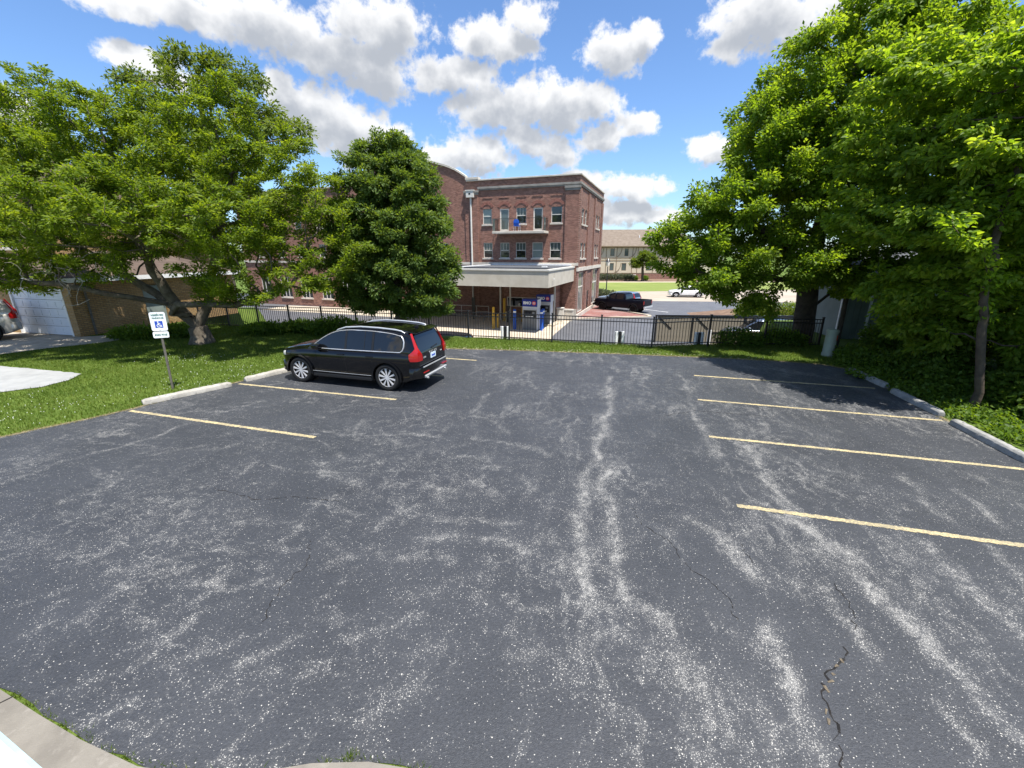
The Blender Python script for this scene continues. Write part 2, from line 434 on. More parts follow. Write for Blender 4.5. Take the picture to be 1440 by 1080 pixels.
M['flower'] = plain('clover_white', (0.75, 0.75, 0.70), 0.8, 0.2)
M['litter'] = plain('fallen_petal', (0.58, 0.52, 0.40), 0.9, 0.2)
M['paint_black'] = plain('black_car_paint', (0.0025, 0.0025, 0.003), 0.10, 0.35, 0, 0.45)
M['paint_dark'] = plain('navy_car_paint', (0.003, 0.004, 0.009), 0.3, 0.2, 0, 0.0)
M['paint_silver'] = plain('silver_car_paint', (0.42, 0.41, 0.38), 0.3, 0.5, 0.5, 1.0)
M['paint_blue'] = plain('pale_blue_car_paint', (0.22, 0.29, 0.38), 0.25, 0.5, 0.4, 1.0)
M['paint_white'] = plain('white_car_paint', (0.74, 0.75, 0.75), 0.25, 0.5, 0, 1.0)
M['paint_slate'] = plain('slate_car_paint', (0.06, 0.08, 0.12), 0.2, 0.5, 0.3, 1.0)
M['car_glass'] = plain('car_glass', (0.006, 0.007, 0.008), 0.02, 0.75)
M['chrome'] = plain('satin_chrome', (0.62, 0.63, 0.64), 0.32, 0.5, 0.6)
M['rubber'] = plain('rubber', (0.014, 0.014, 0.014), 0.75, 0.3)
M['trim'] = plain('black_trim', (0.010, 0.010, 0.011), 0.45, 0.4)
M['alloy'] = plain('bright_alloy', (0.62, 0.62, 0.63), 0.35, 0.5, 0.3)
M['alloy_dark'] = plain('dark_alloy', (0.006, 0.006, 0.007), 0.6, 0.2)
M['skid'] = plain('silver_skid_plate', (0.42, 0.43, 0.44), 0.4, 0.5, 0.4)
M['tail_red'] = plain('tail_lamp_red', (0.30, 0.008, 0.008), 0.15, 0.4, 0, 0.6)
M['lamp_clear'] = plain('lamp_clear', (0.70, 0.68, 0.60), 0.1, 0.7)
M['plate'] = plain('plate_blue_white', (0.58, 0.68, 0.78), 0.5, 0.4)
M['siding'] = vary('grey_green_siding', (0.17, 0.205, 0.185), (0.23, 0.265, 0.245), 1.0, 0.7, 0.1, 20, 0.3)
M['fence_board'] = vary('taupe_board', (0.19, 0.165, 0.125), (0.25, 0.22, 0.17), 4.0, 0.85, 0.2, 40, 0.2)
M['pedestal'] = plain('pedestal_grey_green', (0.30, 0.33, 0.27), 0.6, 0.4)
M['orange'] = plain('orange_sticker', (0.75, 0.09, 0.03), 0.5, 0.4)
M['pale_blue_paint'] = vary('pale_blue_paint', (0.40, 0.46, 0.55), (0.46, 0.51, 0.59), 4, 0.6, 0.2, 50, 0.3)
M['blue_edge'] = vary('light_blue_edge', (0.27, 0.42, 0.47), (0.33, 0.46, 0.51), 4, 0.6, 0.2, 50, 0.3)
M['crack'] = vary('crack_fill', (0.012, 0.012, 0.013), (0.03, 0.028, 0.026), 12, 0.95, 0.4, 60, 0.1)
M['crack_sand'] = vary('sandy_crack', (0.05, 0.043, 0.034), (0.17, 0.14, 0.10), 16, 0.95, 0.4, 60, 0.1)
M['grit'] = vary('sandy_grit', (0.16, 0.135, 0.095), (0.27, 0.235, 0.17), 9, 0.95, 0.6, 60, 0.1, spots=(14.0, (0.08, 0.09, 0.03), 0.8))
M['rust'] = vary('brown_roof', (0.075, 0.055, 0.045), (0.115, 0.085, 0.068), 2.0, 0.9, 0.3, 12, 0.2)


# ------------------------------------------------------------------ helpers
def link(o):
    COL.objects.link(o)
    return o


def tag(o, label=None, cat=None, group=None, kind=None):
    if label:
        o['label'] = label
    if cat:
        o['category'] = cat
    if group:
        o['group'] = group
    if kind:
        o['kind'] = kind
    return o


def empty(name, loc=(0, 0, 0), rz=0.0, label=None, cat=None, group=None):
    o = bpy.data.objects.new(name, None)
    o.empty_display_size = 0.2
    o.location = loc
    o.rotation_euler = (0, 0, rz)
    link(o)
    return tag(o, label, cat, group)


def mesh_obj(name, me, mat, parent=None):
    o = bpy.data.objects.new(name, me)
    if mat is not None and not me.materials:
        me.materials.append(M[mat] if isinstance(mat, str) else mat)
    link(o)
    if parent is not None:
        o.parent = parent
    return o


def np_mesh(name, verts, faces, smooth=False, attr=None):
    """verts (N,3); faces: list of (M,k) int arrays"""
    me = bpy.data.meshes.new(name)
    if not isinstance(faces, list):
        faces = [faces]
    faces = [np.asarray(f) for f in faces if len(f)]
    nl = sum(f.size for f in faces)
    nf = sum(len(f) for f in faces)
    me.vertices.add(len(verts))
    me.vertices.foreach_set('co', np.asarray(verts, dtype=np.float32).ravel())
    me.loops.add(nl)
    me.polygons.add(nf)
    me.loops.foreach_set('vertex_index', np.concatenate([f.ravel() for f in faces]).astype(np.int32))
    tot = np.concatenate([np.full(len(f), f.shape[1], dtype=np.int32) for f in faces])
    st = np.zeros(nf, dtype=np.int32)
    st[1:] = np.cumsum(tot)[:-1]
    me.polygons.foreach_set('loop_start', st)
    try:
        me.polygons.foreach_set('loop_total', tot)
    except Exception:
        pass
    if smooth:
        me.polygons.foreach_set('use_smooth', np.ones(nf, dtype=bool))
    if attr is not None:
        a = me.attributes.new('rnd', 'FLOAT', 'FACE')
        a.data.foreach_set('value', np.asarray(attr, dtype=np.float32))
    me.update(calc_edges=True)
    return me


class MB:
    """collects simple solids into one mesh"""
    def __init__(self):
        self.v, self.f = [], []

    def add(self, vs, fs):
        o = len(self.v)
        self.v += [tuple(map(float, p)) for p in vs]
        self.f += [tuple(i + o for i in f) for f in fs]
        return self

    def box(self, x0, x1, y0, y1, z0, z1):
        vs = [(x0, y0, z0), (x1, y0, z0), (x1, y1, z0), (x0, y1, z0), (x0, y0, z1), (x1, y0, z1), (x1, y1, z1), (x0, y1, z1)]
        return self.add(vs, [(3, 2, 1, 0), (4, 5, 6, 7), (0, 1, 5, 4), (1, 2, 6, 5), (2, 3, 7, 6), (3, 0, 4, 7)])

    def quad(self, a, b, c, d):
        return self.add([a, b, c, d], [(0, 1, 2, 3)])

    def prism(self, poly, z0, z1, axis='z'):
        """polygon (counter-clockwise) extruded; axis z: (x,y) poly, axis y: (x,z) poly along y"""
        n = len(poly)
        if axis == 'z':
            a = [(p[0], p[1], z0) for p in poly]
            b = [(p[0], p[1], z1) for p in poly]
        elif axis == 'y':
            a = [(p[0], z0, p[1]) for p in poly]
            b = [(p[0], z1, p[1]) for p in poly]
        else:
            a = [(z0, p[0], p[1]) for p in poly]
            b = [(z1, p[0], p[1]) for p in poly]
        return self.add(a + b, [tuple(range(n))[::-1], tuple(range(n, 2 * n))] + [(i, (i + 1) % n, n + (i + 1) % n, n + i) for i in range(n)])

    def tube(self, pts, r, k=8, closed=False):
        pts = [Vector(p) for p in pts]
        n = len(pts)
        rs = r if isinstance(r, (list, tuple)) else [r] * n
        vs, fs = [], []
        prev = None
        for i, p in enumerate(pts):
            if closed:
                t = pts[(i + 1) % n] - pts[i - 1]
            else:
                t = pts[min(i + 1, n - 1)] - pts[max(i - 1, 0)]
            t.normalize()
            if prev is None:
                ref = Vector((0, 0, 1)) if abs(t.z) < 0.9 else Vector((1, 0, 0))
                u = t.cross(ref).normalized()
            else:
                u = (prev - t * prev.dot(t)).normalized()
            prev = u
            w = t.cross(u)
            for j in range(k):
                a = 2 * math.pi * j / k
                vs.append(p + (u * math.cos(a) + w * math.sin(a)) * rs[i])
        m = n if closed else n - 1
        for i in range(m):
            for j in range(k):
                a, b = i * k + j, i * k + (j + 1) % k
                c, d = ((i + 1) % n) * k + (j + 1) % k, ((i + 1) % n) * k + j
                fs.append((a, b, c, d))
        if not closed:
            fs.append(tuple(range(k))[::-1])
            fs.append(tuple(range((n - 1) * k, n * k)))
        return self.add(vs, fs)

    def lathe(self, prof, k=24, axis='z', c=(0, 0, 0), cap=True):
        """profile of (radius, height)"""
        vs, fs = [], []
        n = len(prof)
        for r, h in prof:
            for j in range(k):
                a = 2 * math.pi * j / k
                x, y = r * math.cos(a), r * math.sin(a)
                p = (x, y, h) if axis == 'z' else ((x, h, y) if axis == 'y' else (h, x, y))
                vs.append((p[0] + c[0], p[1] + c[1], p[2] + c[2]))
        for i in range(n - 1):
            for j in range(k):
                fs.append((i * k + j, i * k + (j + 1) % k, (i + 1) * k + (j + 1) % k, (i + 1) * k + j))
        if cap:
            fs.append(tuple(range(k))[::-1])
            fs.append(tuple(range((n - 1) * k, n * k)))
        return self.add(vs, fs)

    def xform(self, mat):
        self.v = [tuple(mat @ Vector(p)) for p in self.v]
        return self

    def mesh(self, name, smooth=None, bevel=0.0, seg=2):
        me = bpy.data.meshes.new(name)
        me.from_pydata(self.v, [], self.f)
        bm = bmesh.new()
        bm.from_mesh(me)
        bmesh.ops.recalc_face_normals(bm, faces=bm.faces)
        if bevel:
            ed = [e for e in bm.edges if len(e.link_faces) == 2 and e.calc_face_angle(0) > 0.5]
            bmesh.ops.bevel(bm, geom=ed, offset=bevel, segments=seg, affect='EDGES', profile=0.6)
        bm.to_mesh(me)
        bm.free()
        if smooth is not None:
            me.polygons.foreach_set('use_smooth', np.ones(len(me.polygons), dtype=bool))
            me.set_sharp_from_angle(angle=R(smooth))
        me.update()
        return me

    def build(self, name, mat, parent=None, smooth=None, bevel=0.0, seg=2):
        return mesh_obj(name, self.mesh(name, smooth, bevel, seg), mat, parent)


def in_poly(x, y, poly):
    x, y = np.asarray(x), np.asarray(y)
    inside = np.zeros(x.shape, bool)
    n = len(poly)
    for i in range(n):
        x0, y0 = poly[i]
        x1, y1 = poly[(i + 1) % n]
        c = ((y0 > y) != (y1 > y)) & (x < (x1 - x0) * (y - y0) / ((y1 - y0) or 1e-9) + x0)
        inside ^= c
    return inside


def sheet(name, poly, z, mat, thick=0.0, parent=None, kind='structure', wob=0.0):
    """flat area with an optional skirt; edges may wobble a little"""
    pts = []
    n = len(poly)
    for i in range(n):
        a, b = Vector((*poly[i], 0)), Vector((*poly[(i + 1) % n], 0))
        L = (b - a).length
        m = max(1, int(L / 0.22)) if wob else 1
        nrm = Vector((-(b - a).y, (b - a).x, 0)).normalized()
        for j in range(m):
            p = a.lerp(b, j / m)
            if wob and j:
                p += nrm * random.uniform(-wob, wob)
            pts.append((p.x, p.y))
    mb = MB()
    mb.prism(pts, z - thick, z) if thick else mb.add([(p[0], p[1], z) for p in pts], [tuple(range(len(pts)))])
    o = mb.build(name, mat, parent)
    if not thick:
        for pl in o.data.polygons:
            if pl.normal.z < 0:
                o.data.flip_normals()
                break
    if kind and parent is None:
        o['kind'] = kind
    return o


def text_mesh(s, size, depth=0.004, bold=0.0, space=1.0):
    c = bpy.data.curves.new('lettering', 'FONT')
    c.body = s
    c.size = size
    c.align_x = 'CENTER'
    c.align_y = 'CENTER'
    c.extrude = depth
    c.offset = bold
    c.space_character = space
    c.resolution_u = 3
    o = bpy.data.objects.new('lettering', c)
    link(o)
    dg = bpy.context.evaluated_depsgraph_get()
    me = bpy.data.meshes.new_from_object(o.evaluated_get(dg))
    bpy.data.objects.remove(o)
    bpy.data.curves.remove(c)
    return me


def lettering(name, s, size, mat, parent, loc, rot, bold=0.0, space=1.0):
    me = text_mesh(s, size, 0.003, bold, space)
    me.materials.clear()
    o = mesh_obj(name, me, mat, parent)
    o.location = loc
    o.rotation_euler = rot
    return o


def copy_tree(o, parent=None):
    c = o.copy()
    link(c)
    c.parent = parent
    for ch in list(o.children):
        copy_tree(ch, c)
    return c


# ------------------------------------------------------------------ foliage
def unit(a):
    return a / np.maximum(np.linalg.norm(a, axis=-1, keepdims=True), 1e-9)


def leaves_mesh(name, pos, d, nrm, L, W, rnd, six=False, fold=0.18):
    """pos/d/nrm (N,3): leaf base, its axis, its face normal"""
    d = unit(d)
    side = unit(np.cross(d, nrm))
    up = np.cross(side, d)
    L = L[:, None]
    W = W[:, None]
    N = len(pos)
    if six:
        a = pos
        l1 = pos + d * L * 0.3 + side * W * 0.46 + up * W * fold
        l2 = pos + d * L * 0.68 + side * W * 0.36 + up * W * fold * 0.6
        t = pos + d * L - up * L * 0.10
        r2 = pos + d * L * 0.68 - side * W * 0.36 + up * W * fold * 0.6
        r1 = pos + d * L * 0.3 - side * W * 0.46 + up * W * fold
        v = np.stack([a, l1, l2, t, r2, r1], 1).reshape(-1, 3)
        b = (np.arange(N) * 6)[:, None]
        f = np.concatenate([b + np.array([0, 3, 2, 1]), b + np.array([0, 5, 4, 3])], 1).reshape(-1, 4)
        return np_mesh(name, v, [f], False, np.repeat(rnd, 2))
    a = pos
    l1 = pos + d * L * 0.45 + side * W * 0.5 + up * W * fold
    t = pos + d * L
    r1 = pos + d * L * 0.45 - side * W * 0.5 + up * W * fold
    v = np.stack([a, l1, t, r1], 1).reshape(-1, 3)
    b = (np.arange(N) * 4)[:, None]
    f = np.concatenate([b + np.array([0, 2, 1]), b + np.array([0, 3, 2])], 1).reshape(-1, 3)
    return np_mesh(name, v, [f], False, np.repeat(rnd, 2))


def lobe_points(lobes, n, g, shell=0.45):
    """points in a union of ellipsoids (cx,cy,cz,rx,ry,rz), thicker towards the outside"""
    w = np.array([l[3] * l[4] * l[5] for l in lobes]) ** 0.8
    idx = g.choice(len(lobes), n, p=w / w.sum())
    lb = np.array(lobes)[idx]
    u = unit(g.normal(size=(n, 3)))
    r = g.random(n) ** shell
    return lb[:, :3] + u * r[:, None] * lb[:, 3:6]


def grow(paths, attr, step, infl, kill, g, iters=120, trop=(0, 0, 0.05), jitter=0.25):
    P, par = [], []
    for path in paths:
        pts = [np.array(p, float) for p in path['pts']]
        start = path.get('from')
        if start is None:
            prev = -1
        else:
            prev = int(np.argmin([np.linalg.norm(q - np.array(start)) for q in P]))
        for i, p in enumerate(pts):
            if prev < 0:
                P.append(p)
                par.append(-1)
                prev = len(P) - 1
                continue
            a = P[prev]
            m = max(1, int(np.linalg.norm(p - a) / step))
            for j in range(1, m + 1):
                q = a + (p - a) * j / m + (g.normal(size=3) * step * 0.07 if j < m else 0)
                P.append(q)
                par.append(prev)
                prev = len(P) - 1
    P = np.array(P)
    par = list(par)
    near = np.zeros(len(attr), int)
    dm = np.full(len(attr), 1e9)

    def upd(new, off):
        nonlocal near, dm
        dd = np.linalg.norm(attr[:, None, :] - new[None, :, :], axis=2)
        j = dd.argmin(1)
        dv = dd[np.arange(len(attr)), j]
        b = dv < dm
        near = np.where(b, j + off, near)
        dm = np.where(b, dv, dm)
    upd(P, 0)
    trop = np.array(trop)
    for it in range(iters):
        act = dm < infl
        if not act.any():
            infl *= 1.5
            continue
        v = unit(attr[act] - P[near[act]])
        acc = np.zeros((len(P), 3))
        np.add.at(acc, near[act], v)
        ids = np.unique(near[act])
        dirs = unit(unit(acc[ids]) + trop + g.normal(size=(len(ids), 3)) * jitter)
        new = P[ids] + dirs * step
        off = len(P)
        P = np.vstack([P, new])
        par += list(ids)
        upd(new, off)
        keep = dm > kill
        attr, near, dm = attr[keep], near[keep], dm[keep]
        if len(attr) < 3 or len(P) > 16000:
            break
    return P, np.array(par)


def tree(name, label, group, base, trunk_r, paths, lobes, bark, leaf, n_attr, seed, step=0.42, infl=2.2, kill=0.5,
         per=20, L=0.13, W=0.06, spread=0.3, six=False, droop=0.12, shell=0.45, thin=0.022, trop=(0, 0, 0.05), cat='tree', tilt=.6, flat=0.75, tip=0.011, nleaf=None):
    """paths and lobes are local to the base of the trunk"""
    g = np.random.default_rng(seed)
    root = empty(name, base, 0, label, cat, group)
    P, par = grow(paths, lobe_points(lobes, n_attr, g, shell), step, infl, kill, g, trop=trop)
    N = len(P)
    ex = 2.35
    r = np.zeros(N)
    cnt = np.zeros(N, int)
    for i in range(N - 1, -1, -1):          # children come after parents
        r[i] = (r[i] if r[i] > 0 else tip ** ex)
        if par[i] >= 0:
            r[par[i]] += r[i]
            cnt[par[i]] += cnt[i] + 1
    r = r ** (1 / ex)
    r = tip * (r / tip) ** (math.log(trunk_r / tip) / math.log(r.max() / tip))
    big = {}
    for i in range(N):
        p = par[i]
        if p >= 0 and (p not in big or r[i] > r[big[p]]):
            big[p] = i
    # root flare
    zz = P[:, 2]
    ids = np.where(par >= 0)[0]
    pp = par[ids]
    main = np.array([big[p] == i for i, p in zip(ids, pp)])
    flare = lambda z: 1 + 0.55 * np.clip(1 - z / 0.55, 0, 1) ** 2
    r0 = np.where(main, r[pp], np.minimum(r[pp], r[ids] * 1.15)) * np.where(r[pp] > trunk_r * 0.3, flare(zz[pp]), 1)
    r1 = r[ids] * np.where(r[ids] > trunk_r * 0.3, flare(zz[ids]), 1)
    a, b = P[pp], P[ids]
    dirn = unit(b - a)
    gp = np.array([par[p] if par[p] >= 0 else p for p in pp])
    d0 = unit(np.where((par[pp] >= 0)[:, None] & main[:, None], unit(P[pp] - P[gp]) + dirn, dirn))
    nxt = np.array([big.get(i, i) for i in ids])
    d1 = unit(np.where((nxt != ids)[:, None], unit(P[nxt] - b) + dirn, dirn))

    def ring(c, d, rad, kk):
        ref = np.array([0.31, 0.83, 0.12])
        u = unit(np.cross(d, ref))
        w = np.cross(d, u)
        an = np.arange(kk) * 2 * np.pi / kk
        return c[:, None, :] + (u[:, None, :] * np.cos(an)[None, :, None] + w[:, None, :] * np.sin(an)[None, :, None]) * rad[:, None, None]

    for part, sel, kk in (('trunk', r1 >= max(thin * 2.2, trunk_r * 0.22), 10), ('branches', r1 < max(thin * 2.2, trunk_r * 0.22), 5)):
        if not sel.any():
            continue
        v = np.concatenate([ring(a[sel], d0[sel], r0[sel], kk), ring(b[sel], d1[sel], r1[sel], kk)], 1).reshape(-1, 3)
        m = int(sel.sum())
        j = np.arange(kk)
        f = (np.arange(m) * 2 * kk)[:, None, None] + np.stack([j, (j + 1) % kk, kk + (j + 1) % kk, kk + j], 1)[None]
        mesh_obj(part, np_mesh(part, v, [f.reshape(-1, 4)], True), bark, root)
    # leaves on the thin wood
    ti = ids[(r[ids] < thin)]
    if nleaf:
        per = nleaf / len(ti)
    reps = g.poisson(per, len(ti))
    src = np.repeat(ti, reps)
    n = len(src)
    bd = unit(P[src] - P[par[src]])
    t = g.random(n)[:, None]
    rv = unit(g.normal(size=(n, 3)))
    rv[:, 2] *= flat
    pos = P[par[src]] * (1 - t) + P[src] * t + rv * (g.random(n)[:, None] ** 0.6) * spread
    d = unit(bd * 0.45 + rv * 0.9 + np.array([0, 0, -droop]) + g.normal(size=(n, 3)) * 0.3)
    nr = unit(np.array([0.25, -0.25, 0.9]) + g.normal(size=(n, 3)) * tilt)
    sc = g.uniform(0.65, 1.25, n)
    # young shoots at the ends of twigs are paler
    tone = np.clip(g.normal(0.42, 0.2, n) + np.repeat(g.normal(0, 0.13, len(ti)), reps) + np.where(cnt[src] < 2, 0.12, 0), 0, 1)
    me = leaves_mesh('crown', pos, d, nr, L * sc, W * sc, tone, six)
    c = mesh_obj('crown', me, leaf, root)
    c['kind'] = 'stuff'
    return root


def leaf_mass(name, lobes, n, leaf, seed, L=0.1, W=0.05, parent=None, shell=0.3, ground=None, six=False):
    """loose leaves filling low ellipsoids: shrubs, hedges, ground cover"""
    g = np.random.default_rng(seed)
    p = lobe_points(lobes, n, g, shell)
    p += g.normal(size=p.shape) * 0.05
    if ground is not None:
        p[:, 2] = np.maximum(p[:, 2], ground + 0.02 + g.random(n) * 0.1)
    d = unit(g.normal(size=(n, 3)) + np.array([0, 0, 0.15]))
    nr = unit(np.array([0.2, -0.25, 0.9]) + g.normal(size=(n, 3)) * 0.6)
    sc = g.uniform(0.6, 1.3, n)
    tone = np.clip(g.normal(0.45, 0.22, n), 0, 1)
    return mesh_obj(name, leaves_mesh(name, p, d, nr, L * sc, W * sc, tone, six), leaf, parent)


def shrub(name, label, cat, group, base, lobes, n, leaf, seed, L=0.1, W=0.05, stems=6, six=False):
    root = empty(name, base, 0, label, cat, group)
    leaf_mass('foliage', lobes, n, leaf, seed, L, W, root, ground=0.0, six=six)['kind'] = 'stuff'
    g = np.random.default_rng(seed + 1)
    mb = MB()
    for i in range(stems):
        l = lobes[g.integers(len(lobes))]
        e = np.array(l[:3]) + unit(g.normal(size=3)) * np.array(l[3:6]) * 0.7
        e[2] = max(e[2], 0.15)
        s = np.array([l[0] * 0.6 + g.normal() * 0.1, l[1] * 0.6 + g.normal() * 0.1, -0.05])
        mid = (s + e) / 2 + g.normal(size=3) * 0.08
        mb.tube([s, mid, e], [0.018, 0.013, 0.005], 5)
    mb.build('stems', 'bark_dark', root)
    return root


# ------------------------------------------------------------------ ground and paving
ZB = -2.2                                   # level of the bank's yard beyond the fence
FENCE = [(-16.6, 22.70), (1.71, 18.04), (5.67, 17.03), (8.01, 17.17), (12.7, 17.40)]
_fx = [-60, -18.8, -17.9, 5.67, 8.01, 12.7, 14.5, 60]
_fy = [48, 46, 23.1, 17.03, 17.17, 17.4, 24.0, 26.0]


def ground_z(x, y):
    yf = np.interp(x, _fx, _fy)
    t = np.maximum(np.clip((y - yf - 0.35) / 1.7, 0, 1), np.clip((y - 30.5) / 2.0, 0, 1))
    return ZB * t * t * (3 - 2 * t)


gx = np.concatenate([[-5000, -1800, -700, -280, -120, -70], np.linspace(-45, 45, 226), [70, 120, 280, 700, 1800, 5000]])
gy = np.concatenate([[-500, -120, -40, -20], np.linspace(-8, 60, 171), [75, 100, 150, 280, 700, 1800, 6000]])
X, Y = np.meshgrid(gx, gy)
Z = ground_z(X, Y) - 0.012
nx, ny = len(gx), len(gy)
idx = np.arange(nx * ny).reshape(ny, nx)
gf = np.stack([idx[:-1, :-1], idx[:-1, 1:], idx[1:, 1:], idx[1:, :-1]], -1).reshape(-1, 4)
ground = mesh_obj('ground', np_mesh('ground', np.stack([X, Y, Z], -1).reshape(-1, 3), [gf], True), 'turf')
ground['kind'] = 'structure'

LOT = [(-22, -1.5), (-10.5, 3.2), (-9, 3.9), (-6.6, 3.38), (-4.49, 2.80), (-3.88, 2.57), (-3.35, 2.38), (-2.76, 2.20), (-2.21, 2.14), (-1.8, 2.17),
       (-1.49, 2.22), (-1.07, 2.23), (-0.63, 2.17), (-0.2, 2.02), (0.6, 1.85), (3, 1.7), (8.2, 1.6), (8.5, 4.3), (9.30, 6.95), (9.9, 9.0), (10.58, 11.36), (11.05, 13.6),
       (10.6, 14.2), (9.54, 14.64), (7.27, 15.18), (3.52, 15.87), (-0.56, 16.5), (-2.69, 16.75), (-5.0, 16.7), (-6.1, 15.5), (-6.75, 14.4), (-7.36, 13.31), (-8.18, 12.0), (-8.9, 10.75),
       (-9.3, 9.85), (-9.79, 9.12), (-10.24, 8.62), (-10.61, 8.13), (-12.5, 6.2), (-16, 3.6), (-22, 1.0)]
